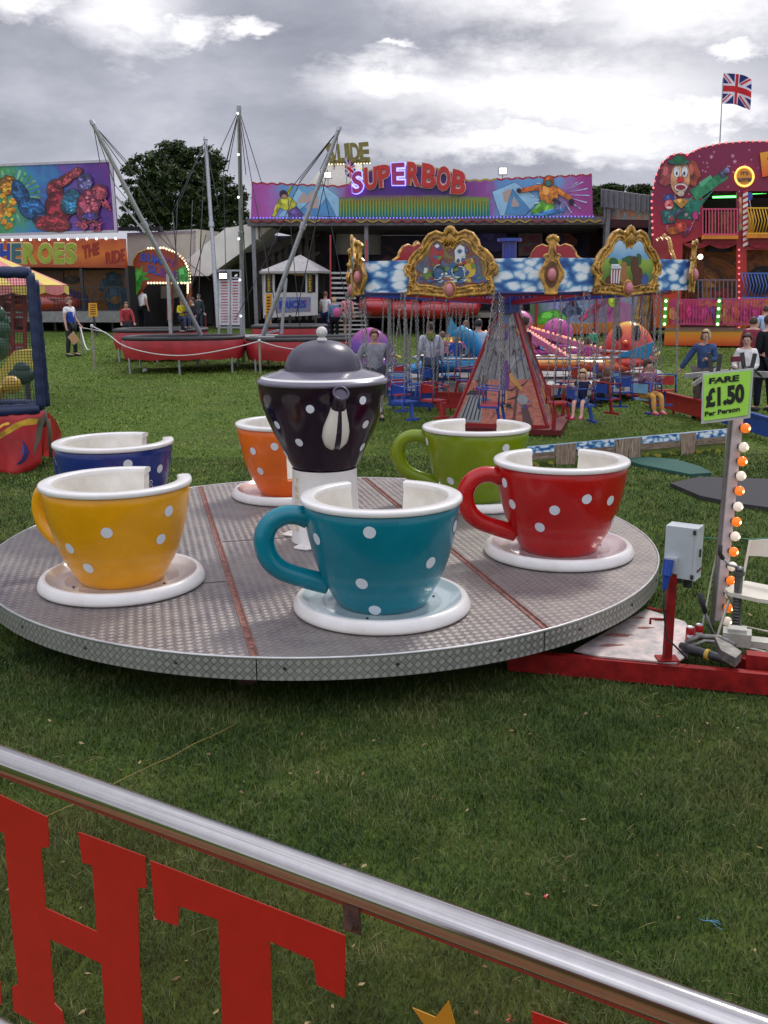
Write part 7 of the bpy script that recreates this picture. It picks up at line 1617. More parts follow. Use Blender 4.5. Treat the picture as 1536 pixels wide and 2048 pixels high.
for i in range(12):
    for k, (rr_, pi) in enumerate(((RR*.66, (i*2+1) % 5), (RR*.90, (i*2) % 5))):
        if i == 0 and k == 1: pi = 1
        t = R(-102.6+30*i); d = Vector((math.cos(t), math.sin(t), 0)); 
        o = protos[pi] if pi not in used else copy_tree(protos[pi]); used.add(pi)
        zs = (Zb - .05) - (.26 + CL*.995) + (.05 if k else 0)
        o.location = base*1.0 + d*rr_; o.location.z = zs; o.rotation_euler = (R(3 if k else 2)*math.cos(i*2.2), R(3)*math.sin(i*3.1), t + R(180) + R(8*math.sin(i*5+k)))
        tag(o, '%s chair, %s row, %s' % (pal[pi], ('inner', 'outer')[k], posn[i]), 'swing chair', 'chairs hanging from the swing carousel'); seat_at[(i, k)] = o.location.copy()
# children on the swings
def kid(label, key, yaw, **kw):
    p = seat_at[key]; H = kw.pop('H', 1.15); k = H/1.75; z = p.z - .42*k
    return person(label, (p.x + kw.pop('dx', 0), p.y + kw.pop('dy', -.02), z), H, yaw=yaw, pose='swing', head=1.35, **kw)
kid('blond toddler in navy top and denim shorts riding a red swing', (1, 1), -25, shirt=(35, 40, 65), legs=(75, 90, 125), hair='blonde', hairlen=.14, sleeve='short', leglen='short', shoe=(205, 90, 130), H=1.12)
kid('small curly haired child in patterned top on an inner swing', (2, 0), 200, shirt=(85, 55, 60), legs=(60, 60, 80), hair='ginger', hairlen=.12, H=1.05)
kid('child in purple check shirt and mustard trousers on the right swing', (2, 1), 20, shirt=(170, 110, 140), legs=(175, 130, 65), hair='brown', pat='check', shoe=(190, 90, 100), H=1.30)

# outriggers: painted steel channels lying round the swing ride
for i, (a, b, h, c, lb) in enumerate((((778, 818), (868, 822), .34, sbv, 'long blue steel outrigger channel at the left of the swing ride'), ((872, 822), (930, 824), .34, sr, 'red steel outrigger channel just left of the painted pyramid'), ((1290, 812), (1410, 845), .34, sr, 'long red steel outrigger channel running towards the fare sign'), ((1400, 838), (1560, 890), .34, sbv, 'long blue steel outrigger channel running out of the picture'))):
    p, q_ = gt(*a), gt(*b); mb = MB(); d = (q_-p).normalized(); nn = Vector((d.y, -d.x, 0))
    mb.slab([p + Vector((0, 0, .10)), q_ + Vector((0, 0, .10)), q_ + Vector((0, 0, h+.06)), p + Vector((0, 0, h+.06))], nn*.03); mb.bar(p + Vector((0, 0, h+.07)), q_ + Vector((0, 0, h+.07)), .10, .04); mb.bar(p + Vector((0, 0, .10)), q_ + Vector((0, 0, .10)), .10, .04)
    for t in (.1, .5, .9): r0 = p.lerp(q_, t); mb.bar(r0, r0 + Vector((0, 0, h)), .05)
    tag(mb.build('outrigger', [c]), lb, 'steel beam')
cloud_small = cloudm.copy(); cloud_small.name = 'painted_clouds_small'
for n_ in cloud_small.node_tree.nodes:
    if n_.type == 'TEX_VORONOI': n_.inputs['Scale'].default_value = 11
# low painted fence board in front
BA, BB = gt(1030, 938), gt(1458, 903); BF = Plane((BA.x, BA.y), (BB.x, BB.y)); ft0 = thing('painted_fence_board', 'low board painted as a log fence with clouds and bushes before the swing ride', 'fence', (BA+BB)/2)
def bt(x): return 892 + (857-892)*(x-1065)/(1455-1065)
def bb_(x): return 934 + (905-934)*(x-1065)/(1455-1065)
mb = MB(); BF.poly(mb, [(1020, bb_(1020)), (1020, bt(1020)), (1458, bt(1458)), (1458, bb_(1458))], 0, .025); mb.build('board', [ramp_mat('fence_backdrop', 2, [(0, (60, 80, 30)), (.25, (100, 115, 45)), (.45, (60, 70, 40)), (.62, (110, 155, 190)), (.8, (150, 185, 210)), (1, (200, 215, 225))], .35, 5)], ft0)
wood = painted('painted_log', [S((60, 42, 32)), S((165, 145, 125)), S((120, 98, 80)), S((190, 172, 150))], 3.0, .6, 1.2, 5, (6, 6, .8)); woodh = painted('painted_rail', [S((50, 38, 30)), S((150, 130, 110)), S((100, 80, 66)), S((175, 155, 135))], 3.0, .6, 1.2, 5, (1, 1, 7))
mb = MB()
for x0, x1 in ((1040, 1108), (1150, 1228), (1280, 1358), (1390, 1456)): BF.poly(mb, [(x0, bt(x0)+27), (x0, bt(x0)+15), (x1, bt(x1)+15), (x1, bt(x1)+28)], .026, .006)
mb.build('painted_rail', [woodh], ft0); mb = MB()
for x0, x1 in ((1108, 1150), (1228, 1256), (1254, 1281), (1358, 1389)): BF.poly(mb, [(x0+2, bb_(x0)+1), (x0, bt(x0)+2), (x1, bt(x1)+1), (x1-3, bb_(x1)+1)], .030, .008)
mb.build('painted_post', [wood], ft0)
for x0, x1 in ((1022, 1106), (1152, 1226), (1283, 1356), (1391, 1456)):
    mb = MB(); BF.poly(mb, [(x0, bt(x0)+14), (x0, bt(x0)+1), (x1, bt(x1)+1), (x1, bt(x1)+14)], .026, .004); mb.build('painted_sky', [cloud_small], ft0)
    mb = MB(); q7 = random.Random(x0)
    for k in range(16): x = q7.uniform(x0+3, x1-3); BF.poly(mb, blob(x, bb_(x)-q7.uniform(4, 9), 5, 3.4, 8, .2, 0, k), .027 + .001*k, .002, k % 3)
    mb.build('painted_bushes', [flat((60, 80, 28)), flat((105, 120, 40)), flat((150, 140, 50))], ft0)

# ================================================================== SPINNING CARS RIDE
DY = 25.6; dc = at(1035, 576, DY); DG = tz(DY); db = Vector((dc.x, dc.y, DG))
sp = thing('spinner_ride', 'childrens spinning ride with low grey ring deck and bulb lined arms', 'fairground ride', db)
gdk = mat('ring_deck_grey', (.30, .30, .29), .5, metal=.2, var=.2, scale=4); RD = 3.75
mb = MB(); mb.lathe([(0, .40), (RD, .40), (RD+.02, .37), (RD+.02, .10), (RD-.1, .10)], 64, db); mb.build('ring_deck', [gdk], sp)
mb = MB()
for i in range(60):
    t = 2*math.pi*i/60; d = Vector((math.cos(t), math.sin(t), 0)); u = Vector((-d.y, d.x, 0)); c_ = db + d*(RD+.025)
    mb.slab([c_ - u*.14 + Vector((0, 0, .14)), c_ + u*.14 + Vector((0, 0, .14)), c_ + u*.14 + Vector((0, 0, .34)), c_ - u*.14 + Vector((0, 0, .34))], d*.01)
mb.build('skirt_mesh', [mat('mesh_grey', (.42, .42, .40), .5, var=.3, scale=30)], sp)
mb = MB(); mb.cyl(db + Vector((0, 0, .4)), db + Vector((0, 0, 1.5)), .42, .32, 16); mb.sph(db + Vector((0, 0, 1.65)), .42, 16, 10, sq=(1, 1, .8)); mb.build('hub', [mat('hub_pink', S((200, 90, 150)), .35, coat=.3)], sp)
for i in range(8):
    t = R(22+45*i); d = Vector((math.cos(t), math.sin(t), 0)); a, b = db + d*.35 + Vector((0, 0, 1.45)), db + d*(RD-1.2) + Vector((0, 0, .85)); mb = MB(); mb.bar(a, b, .10, .14); am = mb.build('arm', [mat('arm_pink', S((195, 110, 150)), .35)], sp)
    mb = MB()
    for k in range(16): p = a.lerp(b, (k+.5)/16); mb.sph(p + Vector((0, 0, .10)), .032, 6, 4)
    mb.build('bulb_row', [lamp_mat('bulb_rose', (1, .45, .25), .8)], am)
def pod(label, px, py, Y, L, Wd, Hh, mats_, yaw, kind):
    c = at(px, py, Y); c0 = Vector((c.x, c.y, DG+.42)); T = thing('spinner_car', label, 'ride car', c0, 'cars of the spinning ride'); u = Vector((math.cos(R(yaw)), math.sin(R(yaw)), 0)); v = Vector((-u.y, u.x, 0))
    def P(a, b, z): return c0 + u*a + v*b + Vector((0, 0, z))
    mb = MB(); sec = [(-L/2, .10, .55), (-L*.42, .30, .62), (-L*.2, .46, .68), (0, .5, .70), (L*.2, .5, .62), (L*.40, .36, .50), (L/2, .10, .42)]
    N_ = 16; vs = []
    for a, r_, z in sec: vs += [P(a, math.cos(2*math.pi*k/N_)*Wd*r_, Hh*.5*z + math.sin(2*math.pi*k/N_)*Hh*.42*r_*1.6*.6) for k in range(N_)]
    fs = [(i*N_+k, i*N_+(k+1) % N_, i*N_+N_+(k+1) % N_, i*N_+N_+k) for i in range(len(sec)-1) for k in range(N_)] + [tuple(range(N_-1, -1, -1)), tuple(range((len(sec)-1)*N_, len(sec)*N_))]
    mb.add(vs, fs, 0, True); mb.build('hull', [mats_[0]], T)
    mb = MB(); mb.tube([P(L*.42*math.cos(t), Wd*.47*math.sin(t), Hh*.52) for t in [2*math.pi*k/24 for k in range(24)]], .035, 6, closed=True); mb.build('rail_trim', [mats_[1]], T)
    if kind in ('hood', 'bug'):
        mb = MB(); R_ = Hh*.62; vs = []; n1, n2_ = 16, 9
        for i in range(n2_+1):
            ph = math.pi*.5*i/n2_*1.0
            for k in range(n1+1):
                t = math.pi*(k/n1) + (math.pi*.5); x = math.cos(t)*math.cos(ph)*R_*.95; y = math.sin(t)*math.cos(ph)*R_*.95; z = math.sin(ph)*R_*1.25
                vs.append(P(x*.9 - .10, y, Hh*.35 + z))
        fs = [(i*(n1+1)+k, i*(n1+1)+k+1, (i+1)*(n1+1)+k+1, (i+1)*(n1+1)+k) for i in range(n2_) for k in range(n1)]
        fs2 = list(fs); mb.add(vs, fs2, 0, True)
        o = mb.build('canopy', [mats_[2]], T); md = o.modifiers.new('thick', 'SOLIDIFY'); md.thickness = .05
    if kind == 'bug':
        mb = MB()
        for s_ in (-1, 1): mb.sph(P(-.60*R_*.9-.10, s_*.22, Hh*.35+R_*.85), .17, 14, 10, 0, sq=(.55, 1, 1.25))
        mb.build('eye_opening', [dark_in], T); mb = MB(); mb.sph(P(-R_*.92-.12, 0, Hh*.35+R_*.55), .08, 10, 8); mb.build('nose', [mats_[2]], T)
    if kind == 'elephant':
        mb = MB(); mb.sph(P(-.2, 0, Hh*.85), .42, 16, 12, sq=(1, .9, 1)); mb.tube([P(-.55, 0, Hh*.8), P(-.72, 0, Hh*.62), P(-.80, 0, Hh*.50), P(-.92, 0, Hh*.55), P(-.95, 0, Hh*.75)], [.14, .11, .09, .07, .05], 10); mb.build('head', [mats_[0]], T)
        mb = MB()
        for s_ in (-1, 1): mb.sph(P(-.05, s_*.40, Hh*.85), .26, 12, 8, sq=(.5, .35, 1))
        mb.build('ear', [mats_[1]], T)
    if kind == 'dolphin':
        mb = MB(); mb.tube([P(-.75, .1, .2), P(-.65, .1, .55), P(-.45, .1, .95), P(-.2, .1, 1.12), P(.05, .1, 1.05)], [.06, .16, .20, .15, .05], 12); mb.slab([P(-.2, .1, 1.1), P(.05, .1, 1.45), P(.12, .1, 1.05)], v*.05); mb.build('dolphin', [mats_[2]], T)
    if kind == 'rocket':
        mb = MB()
        for s_ in (-1, 0, 1): mb.slab([P(L*.30, s_*.3, Hh*.55), P(L*.62, s_*.5, Hh*.95), P(L*.58, s_*.45, Hh*.50), P(L*.45, s_*.3, Hh*.4)], v*.04)
        mb.build('tail_fin', [mats_[2]], T)
    mb = MB()
    for k in range(5): mb.sph(P(-L*.25+k*L*.12, -Wd*.49 if True else 0, Hh*.44), .038, 8, 6)
    mb.build('marker_lamp', [flat((230, 200, 120))], T)
    return T
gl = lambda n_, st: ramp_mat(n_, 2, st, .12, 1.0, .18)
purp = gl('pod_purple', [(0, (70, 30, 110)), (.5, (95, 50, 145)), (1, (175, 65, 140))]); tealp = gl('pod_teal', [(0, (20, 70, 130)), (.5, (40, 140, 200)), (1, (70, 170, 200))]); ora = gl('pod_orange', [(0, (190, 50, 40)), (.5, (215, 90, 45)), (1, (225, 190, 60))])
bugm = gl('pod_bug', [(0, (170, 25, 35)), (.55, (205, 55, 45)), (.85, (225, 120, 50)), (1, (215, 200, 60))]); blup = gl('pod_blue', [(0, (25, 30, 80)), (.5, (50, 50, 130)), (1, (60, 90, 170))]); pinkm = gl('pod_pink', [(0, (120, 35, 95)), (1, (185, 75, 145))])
chromem = mat('trim_silver', (.5, .5, .52), .25, metal=.8, var=.1)
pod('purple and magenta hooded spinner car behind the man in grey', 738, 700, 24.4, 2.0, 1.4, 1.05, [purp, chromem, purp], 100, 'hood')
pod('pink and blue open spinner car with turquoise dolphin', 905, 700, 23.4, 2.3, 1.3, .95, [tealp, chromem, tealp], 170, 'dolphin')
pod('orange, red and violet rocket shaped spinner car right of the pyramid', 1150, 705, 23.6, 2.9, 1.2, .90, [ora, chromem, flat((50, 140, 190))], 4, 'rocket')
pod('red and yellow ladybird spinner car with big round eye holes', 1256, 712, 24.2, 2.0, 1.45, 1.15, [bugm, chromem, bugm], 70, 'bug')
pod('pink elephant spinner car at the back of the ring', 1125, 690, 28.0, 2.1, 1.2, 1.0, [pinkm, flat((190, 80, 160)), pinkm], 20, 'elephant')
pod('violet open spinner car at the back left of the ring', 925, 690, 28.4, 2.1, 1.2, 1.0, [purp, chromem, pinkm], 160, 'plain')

for i, (x, y, Y, yw, sh, hr, hl, lb) in enumerate(((884, 668, 23.9, 150, (190, 120, 120), 'ginger', 0, 'child with ginger hair riding in the dolphin car'), (912, 672, 23.6, 190, (60, 90, 160), 'blonde', .12, 'blond child in blue riding at the front of the dolphin car'), (898, 664, 27.2, 20, (200, 190, 60), 'brown', 0, 'child in yellow riding at the back left of the spinning ride'),
        (975, 668, 27.8, -20, (200, 70, 90), 'brown', .1, 'child in red riding at the back of the spinning ride'), (1090, 672, 27.6, 30, (90, 150, 190), 'blonde', 0, 'child in pale blue riding in front of the elephant car'), (1176, 680, 23.9, 200, (150, 60, 130), 'brown', .1, 'child in purple riding in the rocket car'))):
    p = at(x, y, Y); person(lb, (p.x, p.y, p.z - .86), 1.2, yaw=yw, shirt=sh, legs=(60, 60, 90), hair=hr, hairlen=hl, pose='seated', head=1.35)
# ================================================================== BUNGEE TRAMPOLINES
def seg_pt(px, py, Y, z=None): p = at(px, py, Y); return p
bt_ = gpt(460, 29.5); bg = thing('bungee_trampoline', 'bungee trampoline ride with red aprons, steel poles and elastic ropes', 'trampoline ride', bt_)
apron = mat('apron_red', (.40, .022, .03), .42, coat=.15, var=.22, scale=2.2, bump=.7, bscale=3.5); padm = mat('pad_black', (.035, .035, .038), .6, var=.3); netm = mat('bed_mesh', (.06, .06, .065), .7, var=.2)
def bed(pxl, pxr, pyt, Y, depth, sk):
    """trampoline bed on legs: pxl..pxr at distance Y, top edge on sight line pyt"""
    a, b = at(pxl, pyt, Y), at(pxr, pyt, Y); z = (a.z+b.z)/2; c = (a+b)/2 + Vector((0, depth/2, 0)); c.z = z; hx = (b.x-a.x)/2; hy = depth/2; u = Vector((1, sk, 0)).normalized(); v = Vector((-u.y, u.x, 0))
    n = 40; ring = []
    for i in range(n):
        t = 2*math.pi*i/n; k = (abs(math.cos(t))**3.2 + abs(math.sin(t))**3.2)**(-1/3.2); ring.append((hx*k*math.cos(t), hy*k*math.sin(t)))
    P = lambda x, y, zz: c + u*x + v*y + Vector((0, 0, zz))
    B = bpy.data.objects.new('trampoline_bed', None); col.objects.link(B); B.parent = bg; B['_loc'] = bg['_loc']
    mb = MB(); H_ = .58; vs = []
    for j, (s_, zz) in enumerate(((1.0, 0), (1.02, -.05), (1.03, -.3), (1.0, -.50), (.985, -H_))):
        for i, (x, y) in enumerate(ring): f = 1 + (.012*math.sin(i*2.7)+.008*math.sin(i*5.1))*j/4; vs.append(P(x*s_*f, y*s_*f, zz - .02*math.sin(i*1.9)*j/4))
    mb.add(vs, [(j*n+i, j*n+(i+1) % n, (j+1)*n+(i+1) % n, (j+1)*n+i) for j in range(4) for i in range(n)], 0, True); ap_ = mb.build('apron', [apron], B)
    mb = MB(); mb.tube([P(x*.97, y*.95, .03) for x, y in ring], .11, 8, closed=True, ry=.6); mb.build('edge_pad', [padm], B)
    mb = MB(); mb.slab([P(x*.93, y*.9, -.02) for x, y in ring], (0, 0, -.01)); mb.build('mat', [netm], B)
    for sx, sy in ((-.85, -.7), (0, -.95), (.85, -.7), (-.85, .7), (.85, .7)):
        mb = MB(); p = P(hx*sx, hy*sy, -.2); mb.cyl(p, (p.x, p.y, tz(p.y)), .035, n=8); mb.build('leg', [galv], B)
    return c, z
c1, z1_ = bed(232, 476, 680, 28.6, 2.0, .02); c2_, z2_ = bed(216, 402, 664, 31.6, 1.9, .03); c3_, z3_ = bed(486, 760, 682, 28.9, 2.0, .0); c4_, z4_ = bed(500, 650, 656, 33.5, 1.7, .03)
mb = MB(); cc_ = at(470, 672, 31.0); mb.box(Vector((cc_.x, cc_.y, c1.z-.05)), (2.6, 1.6, .10)); 
for dx in (-1.1, 1.1):
    for dy in (-.6, .6): mb.bar((cc_.x+dx, cc_.y+dy, c1.z-.1), (cc_.x+dx, cc_.y+dy, tz(31)), .07)
mb.build('centre_deck', [mat('silver_deck', (.38, .38, .38), .5, metal=.4, var=.2)], bg)
def pole(a, b, r0=.075, r1=.055, two=True):
    mb = MB(); mb.cyl(a, b, r0, r1, 12)
    if two: m_ = a.lerp(b, .55); mb.cyl(m_ - (b-a).normalized()*.08, m_ + (b-a).normalized()*.08, r0*1.25, n=12)
    mb.cyl(b, b + (b-a).normalized()*.12, r1*1.5, r1*.8, 10); return mb.build('pole', [galv], bg)
Tp = {}
Tp['c'] = (gt(487, 722), at(478, 219, 28.4)); Tp['l'] = (at(402, 670, 29.4), at(186, 248, 27.4)); Tp['r'] = (at(526, 670, 29.6), at(677, 260, 28.6)); Tp['m'] = (at(437, 655, 32.0), at(411, 280, 33.2))
for k in 'clrm': pole(*Tp[k], two=True)
mb = MB(); mb.bar(at(342, 668, 28.8), at(336, 548, 28.8), .13, .09); mb.bar(at(563, 668, 30), at(572, 556, 30), .12, .09); mb.bar(at(560, 660, 30), at(528, 668, 29.8), .06); mb.build('short_mast', [galv], bg)
mb = MB(); mb.bar(at(336, 549, 28.8), at(368, 600, 29.0), .05); mb.bar(at(230, 390, 27.9), at(290, 465, 28.2), .05); mb.build('brace', [galv], bg)
mb = MB(); rope = mat('rope_dark', (.04, .04, .045), .7); rw = .011
def rp(a, b, w=rw, sag=0.0):
    m_ = a.lerp(b, .5) + Vector((0, 0, -sag)); mb.tube([a, a.lerp(m_, .5) + Vector((0, 0, -sag*.25)), m_, b.lerp(m_, .5) + Vector((0, 0, -sag*.25)), b], w, 5)
t_ = Tp['c'][1]
for x, y, Y in ((436, 310, 30), (455, 345, 29.5), (452, 330, 30), (492, 350, 30), (505, 372, 31), (524, 368, 31), (447, 345, 30), (482, 390, 29)): rp(t_, at(x, y, Y))
l_ = Tp['l'][1]
for x, y, Y in ((200, 325, 28), (262, 332, 30), (257, 350, 29), (230, 370, 29)): rp(l_, at(x, y, Y))
rp(at(257, 332, 30), at(385, 555, 30), rw, .15); rp(at(230, 370, 28.5), at(420, 560, 29.5), rw, .2); rp(l_, at(345, 430, 29.4), rw, .05)
for x in (345, 375, 395): rp(at(x+10, 400, 30), at(x, 660, 29.3), .014)
m_t = Tp['m'][1]
for x, y, Y in ((345, 425, 31), (400, 500, 32), (440, 430, 32), (350, 425, 31)): rp(m_t, at(x, y, Y))
rp(at(345, 425, 31), at(362, 610, 29.6), .018); rp(at(412, 470, 31), at(372, 610, 29.6), .018)
r_t = Tp['r'][1]
for x, y, Y in ((600, 360, 29.5), (600, 365, 30), (640, 340, 30), (668, 340, 29), (575, 385, 29.5), (650, 330, 31)): rp(r_t, at(x, y, Y))
rp(at(600, 362, 30), at(470, 640, 29.6), rw, .15); rp(at(575, 385, 30), at(600, 655, 29.8), .012); rp(at(655, 340, 30), at(590, 640, 30), .014); rp(at(505, 372, 30), at(560, 660, 29.8), .014); rp(at(482, 390, 29.6), at(500, 660, 29.6), .014); rp(at(447, 345, 30), at(452, 560, 30), .012); rp(at(640, 340, 30), at(700, 640, 29.6), .012)
mb.build('bungee_rope', [rope], bg)
mb = MB()
for x, y, Y in ((478, 228, 28.4), (479, 310, 28.4), (479, 395, 28.5), (480, 478, 28.5), (482, 560, 28.6), (484, 632, 28.6)): mb.sph(at(x, y, Y) + Vector((-.02, -.09, 0)), .032, 8, 6)
mb.build('lamp', [lamp_mat('cool_lamp', (.85, .95, 1), 3)], bg)
# rules tower
gt_ = thing('rules_board_tower', 'tall galvanised frame with two white rule boards amid the trampolines', 'notice board', at(458, 668, 30.2)); GP = PY(30.2, 30.2, 400, 500)
mb = MB()
for x in (438, 457, 462, 482): mb.bar(GP.pt(x, 668), GP.pt(x-1, 541), .06)
for y in (541, 556, 655): mb.bar(GP.pt(437, y), GP.pt(482, y), .05)
mb.build('frame', [galv], gt_)
for x0, x1, lb in ((439, 460, None), (463, 480, None)):
    mb = MB(); GP.poly(mb, [(x0, 650), (x0, 560), (x1, 560), (x1, 650)], .05, .02); bd_ = mb.build('rule_board', [flat((205, 205, 210))], gt_)
    mb = MB(); w_ = x1-x0
    for k in range(15):
        y = 564 + k*5.6; ii = .16 + .08*((k*7) % 4)/4; GP.poly(mb, [(x0+w_*ii, y+2.2), (x0+w_*ii, y), (x1-w_*ii, y), (x1-w_*ii, y+2.2)], .072, .004, 0 if k > 1 and k != 4 else 1)
    mb.build('lettering', [flat((185, 110, 115)), flat((190, 40, 45))], bd_)
mb = MB(); mb.box(at(445, 551, 30.0), (.28, .15, .20)); mb.build('flood_housing', [darkm], gt_); mb = MB(); mb.box(at(446, 552, 29.9), (.22, .03, .15)); mb.build('flood_lens', [lamp_mat('flood_lens', (1, .97, .88), 4.0)], gt_)
# the child bouncing and the person at the pillar
kp = at(366, 655, 29.2); person('child in yellow top strapped in the harness on the left trampoline', (kp.x, kp.y, kp.z-.05), 1.18, yaw=40, shirt=(205, 190, 40), legs=(60, 65, 90), hair='brown', pose='seated', head=1.3)
kp = at(388, 660, 30.4); person('adult in dark clothes crouching behind the harnessed child', (kp.x, kp.y, kp.z-.1), 1.45, yaw=-60, shirt=(45, 40, 42), legs=(40, 42, 50), hair='brown', pose='seated')
mb = MB(); kp2 = at(366, 622, 29.2); mb.tube([kp2 + Vector((math.cos(t)*.18, math.sin(t)*.15, -.04)) for t in [2*math.pi*k/14 for k in range(14)]], .035, 6, closed=True); tag(mb.build('harness', [black]), 'black harness belt around the child in yellow', 'harness')
# rope barrier
posts = [((190, 738), 652, 'grey barrier post beneath the left end of the drooping rope'), ((165, 706), 655, 'grey barrier post nearest the man in the blue vest'), ((521, 748), 682, 'grey barrier post between the two nearer trampolines'), ((412, 660), 630, 'red barrier post behind the trampolines near the pillar')]
wr_ = mat('white_rope', (.62, .62, .60), .6); tops = []
for i, (f_, ty, lb) in enumerate(posts):
    b = gt(*f_); tY = b.y; t = at(f_[0]-(0), ty, tY); T = thing('rope_post', lb, 'barrier post', b, 'posts of the rope barrier'); mb = MB(); mb.cyl(b, (b.x, b.y, t.z), .035, n=10); mb.build('post', [mat('post_timber', (.30, .28, .22), .7, var=.3) if i != 3 else flat((150, 50, 45))], T)
    mb = MB(); mb.sph((b.x, b.y, t.z+.01), .05, 8, 6); mb.build('cap', [wr_], T); tops.append(Vector((b.x, b.y, t.z)))
def droop(name, pts, lb, r=.014):
    P_ = []
    for i in range(len(pts)-1):
        p0, p1, p2, p3 = pts[max(i-1, 0)], pts[i], pts[i+1], pts[min(i+2, len(pts)-1)]
        for k in range(6): t = k/6; P_.append(.5*((2*p1) + (p2-p0)*t + (2*p0-5*p1+4*p2-p3)*t*t + (3*p1-p0-3*p2+p3)*t**3))
    P_.append(pts[-1]); mb = MB(); mb.tube(P_, r, 6); tag(mb.build(name, [wr_]), lb, 'rope')
droop('barrier_rope', [tops[1], at(170, 690, 31.5), at(178, 700, 31), at(185, 690, 30.6), tops[0] + Vector((0, 0, -.03))], 'white rope sagging deeply between two barrier posts', .02)
droop('barrier_rope', [tops[0], at(215, 668, 28.9), at(245, 690, 27.9), at(290, 704, 27.8), at(345, 711, 27.7), at(400, 708, 27.7), at(470, 695, 27.9), tops[2]], 'white rope strung along the front of the near left trampoline')
droop('barrier_rope', [tops[2], at(560, 694, 28.3), at(610, 700, 28.3), at(680, 696, 28.5), at(760, 684, 28.8)], 'white rope strung along the front of the right trampoline')
droop('barrier_rope', [tops[1], at(190, 660, 33.5), at(212, 665, 33.0)], 'short white rope running back to the red apron')
# ================================================================== NETTED PLAY UNIT (far left)
pl_ = thing('soft_play_cage', 'netted soft play cage with blue padded frame and red skirt at the left edge', 'play frame', gt(60, 945)); PX = PY(15.3, 15.3, 0, 100)
bluepad = mat('pad_blue', (.008, .020, .070), .5, coat=.1, var=.3, scale=5, bump=.5, bscale=10)
def pad(a, b, r=.070, name='padded_bar'):
    mb = MB(); n = max(3, int((b-a).length/.22)); pts = [a.lerp(b, i/(n*3)) for i in range(n*3+1)]; rs = [r*(1 if i % 3 else .90) for i in range(n*3+1)]; mb.tube(pts, rs, 12); return mb.build(name, [bluepad], pl_)
A0, A1_ = at(60, 545, 15.0), at(82, 818, 15.0); pad(A0, A1_); pad(at(68, 560, 15.6), at(92, 812, 15.8), .075)
pad(at(-260, 542, 15.0), A0, .09); pad(at(-260, 838, 15.0), A1_, .10); pad(at(-200, 800, 16.6), at(84, 808, 16.6), .075)
mb = MB(); netc = mat('net_black', (.03, .035, .03), .8)
def net(P00, P10, P01, P11, nx, ny, r=.0032):
    for i in range(nx+1): mb.bar(P00.lerp(P10, i/nx), P01.lerp(P11, i/nx), r*2)
    for j in range(ny+1): mb.bar(P00.lerp(P01, j/ny), P10.lerp(P11, j/ny), r*2)
net(at(-260, 836, 15.0), at(82, 818, 15.0), at(-260, 548, 15.0), at(60, 548, 15.0), 56, 46)
mb.build('net', [netc], pl_)
mb = MB(); nseg = 24; vs = []; sk_m = painted('skirt_red', [S((150, 25, 30)), S((185, 40, 40)), S((160, 30, 40))], 1.2, .45, 1, 3)
for j in range(9):
    for i in range(nseg+1):
        x = -260 + (88+260)*i/nseg; y = lerp((838 - (838-822)*(i/nseg),), (952 - 30*max(0, (i/nseg-.82)/.18)**2,), j/8)[0]; p = at(x, y, 14.95); p.y += -.10*math.sin(i*1.3)*j/8 - .14*j/8; vs.append(p)
mb.add(vs, [(j*(nseg+1)+i, j*(nseg+1)+i+1, (j+1)*(nseg+1)+i+1, (j+1)*(nseg+1)+i) for j in range(8) for i in range(nseg)], 0, True); sk_ = mb.build('skirt', [sk_m], pl_); md = sk_.modifiers.new('t', 'SOLIDIFY'); md.thickness = .01
SKP = PY(14.62, 14.62, 0, 100); figure(sk_, SKP, 'moon_and_band', [([(44, 880), (54, 892), (58, 906), (52, 920), (42, 928), (32, 929), (42, 920), (48, 908), (48, 894)], (40, 45, 100)), ([(-60, 905), (-30, 888), (0, 866), (30, 846), (60, 836), (78, 838), (74, 848), (45, 852), (20, 866), (0, 878), (-30, 900), (-60, 918)], (200, 150, 40))], .0)
mb = MB(); vs = []
for j in range(7):
    for i in range(7): t = i/6; p = at(84 + 38*t*(1-.0*j), 822 + 8*t + (905-822-8*t)*(j/6)*(1), 15.3+.6*t); vs.append(p)
mb.add([at(84, 822, 15.2), at(96, 826, 15.3), at(112, 845, 15.6), at(121, 865, 15.8), at(110, 915, 15.5), at(84, 912, 15.2)], [(0, 1, 2, 3, 4, 5)]); fl_ = mb.build('side_flap', [sk_m], pl_); fl_.modifiers.new('t', 'SOLIDIFY').thickness = .02
mb = MB(); mb.slab([at(76, 836, 14.7), at(90, 832, 14.7), at(80, 880, 14.6), at(66, 914, 14.6), at(70, 880, 14.65)], (0, .02, 0)); mb.tube([at(96, 838, 14.9), at(100, 870, 14.9), at(102, 915, 14.9)], .03, 6); mb.tube([at(85, 820, 15), at(88, 835, 15), at(84, 850, 14.9)], .06, 6); mb.build('strap', [mat('strap_olive', (.10, .085, .055), .8)], pl_)
mb = MB(); mb.slab([at(-260, 826, 15.2), at(84, 822, 15.2), at(84, 806, 17.2), at(-260, 812, 17.2)], (0, 0, -.06)); mb.build('floor', [mat('cage_floor', (.07, .11, .035), .8, var=.3)], pl_)
ye = mat('yellow_vinyl', (.58, .36, .03), .35, coat=.3, var=.08)
for i, (x, y, r, lb) in enumerate(((23, 770, .155, 'yellow ball with a shine resting inside the netted play cage'), (-6, 785, .12, 'yellow ball cut by the left edge inside the netted cage'))):
    mb = MB(); mb.sph(at(x, y, 15.8), r, 24, 16); tag(mb.build('play_ball', [ye]), lb, 'ball')
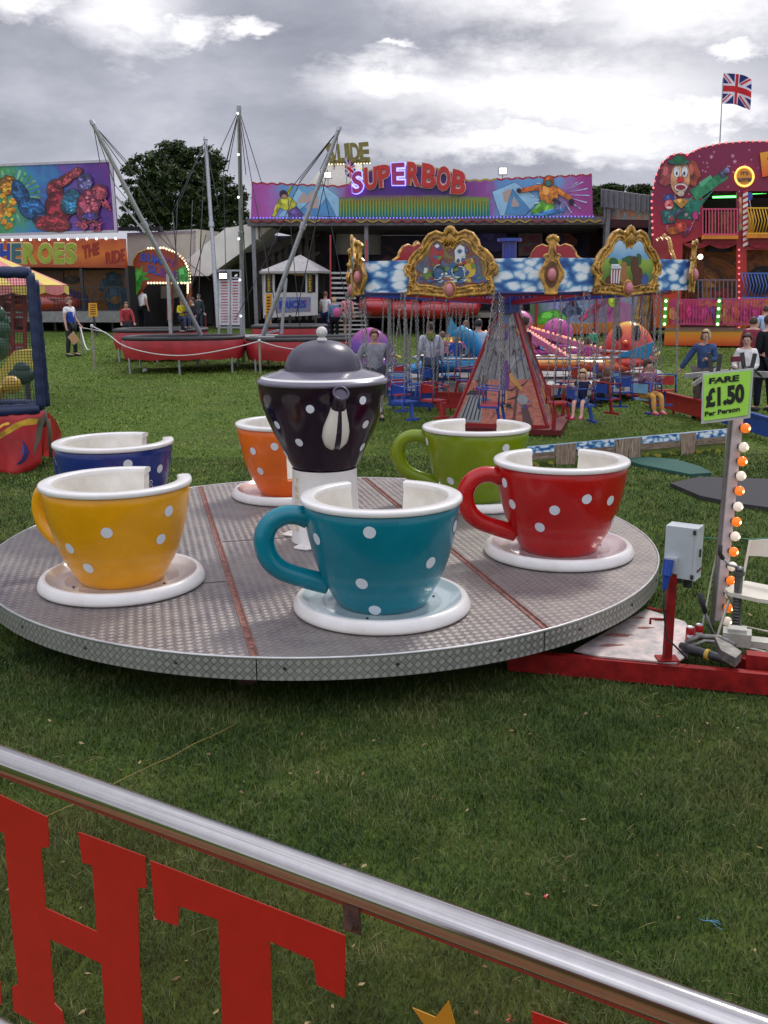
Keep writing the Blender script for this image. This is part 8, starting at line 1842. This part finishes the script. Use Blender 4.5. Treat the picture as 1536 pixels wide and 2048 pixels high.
mb = MB(); mb.slab([at(-80, 765, 18), at(-5, 745, 18), at(28, 702, 18), at(62, 700, 18), at(68, 755, 18), at(-20, 790, 18)], (0, .5, 0)); tag(mb.build('inflatable_step', [mat('yellow_pvc', (.52, .42, .06), .4, var=.15)]), 'yellow inflatable step seen through the cage net', 'inflatable')
grn = mat('dragon_green', (.018, .075, .032), .4, coat=.2, var=.25, scale=3)
mb = MB()
for x, y, r in ((-6, 632, .18), (0, 660, .20), (-8, 692, .26), (8, 640, .09), (6, 680, .12)): mb.sph(at(x, y, 18.3), r, 14, 10, sq=(1, .7, 1.1))
tag(mb.build('inflatable_figure', [grn]), 'green lumpy inflatable shape at the left edge behind the net', 'inflatable')
mb = MB()
for x, y, r in ((32, 750, .14), (44, 738, .16), (58, 750, .13), (45, 752, .20)): mb.sph(at(x, y, 17.4), r, 12, 8, sq=(1, .7, .8))
tag(mb.build('green_cushion', [mat('cushion_green', (.014, .050, .028), .6, var=.2)]), 'dark green lumpy cushion beside the yellow inflatable step', 'cushion')
mb = MB(); 
for k in range(10): 
    if k % 5: continue
JP = PY(22, 22, -50, 100); cg = thing('roundabout', 'red framed childs roundabout under a striped canopy behind the cage', 'fairground ride', gpt(0, 22)); 
mb = MB(); ctr = at(-60, 560, 22); 
n = 16
for i in range(n):
    t0, t1 = 2*math.pi*i/n, 2*math.pi*(i+1)/n
    for j in range(4):
        r0, r1 = [.1, .8, 1.4, 1.8, 2.05][j:j+2]; z0_, z1__ = [0.75, .42, .16, -.02, -.14][j:j+2]
        mb.add([ctr + Vector((math.cos(t)*r_, math.sin(t)*r_, z_)) for t, r_, z_ in ((t0, r0, z0_), (t1, r0, z0_), (t1, r1, z1__), (t0, r1, z1__))], [(0, 1, 2, 3)], i % 2)
    a = [ctr + Vector((math.cos(t0+(t1-t0)*k/4)*2.05, math.sin(t0+(t1-t0)*k/4)*2.05, -.14)) for k in range(5)]; b = [p + Vector((0, 0, -.14 - .06*math.sin(math.pi*k/4))) for k, p in enumerate(a)]
    mb.add(a+b, [(k, k+1, k+6, k+5) for k in range(4)], 1 - i % 2)
cn = mb.build('striped_canopy', [mat('canvas_pink', (.62, .20, .20), .7, var=.1), mat('canvas_yellow', (.66, .50, .10), .7, var=.1)], cg); cn.modifiers.new('t', 'SOLIDIFY').thickness = .02
mb = MB(); rf = mat('roundabout_red', (.26, .02, .018), .45, var=.2)
for x in (4, 26, 50, -30): mb.bar(at(x, 578, 21.5), gt(x, 735) if False else at(x, 700, 21.5), .07)
for y in (600, 630, 662, 690): mb.bar(at(-60, y, 21.5), at(52, y, 21.5), .06)
for x, y in ((15, 615), (38, 645), (15, 680), (38, 600)): mb.slab([at(x-9, y+9, 21.6), at(x+9, y+9, 21.6), at(x+9, y-9, 21.6), at(x-9, y-9, 21.6)], (0, .05, 0))
mb.build('frame', [rf], cg)
mb = MB(); mb.slab([at(-80, 706, 21), at(54, 700, 21), at(54, 690, 23.5), at(-80, 692, 23.5)], (0, 0, -.12)); mb.build('platform', [rf], cg)
for x in (-40, 48):
    mb = MB(); p = at(x, 700, 21.4); mb.bar(p, (p.x, p.y, tz(21.4)), .08); mb.build('foot', [darkm], cg)
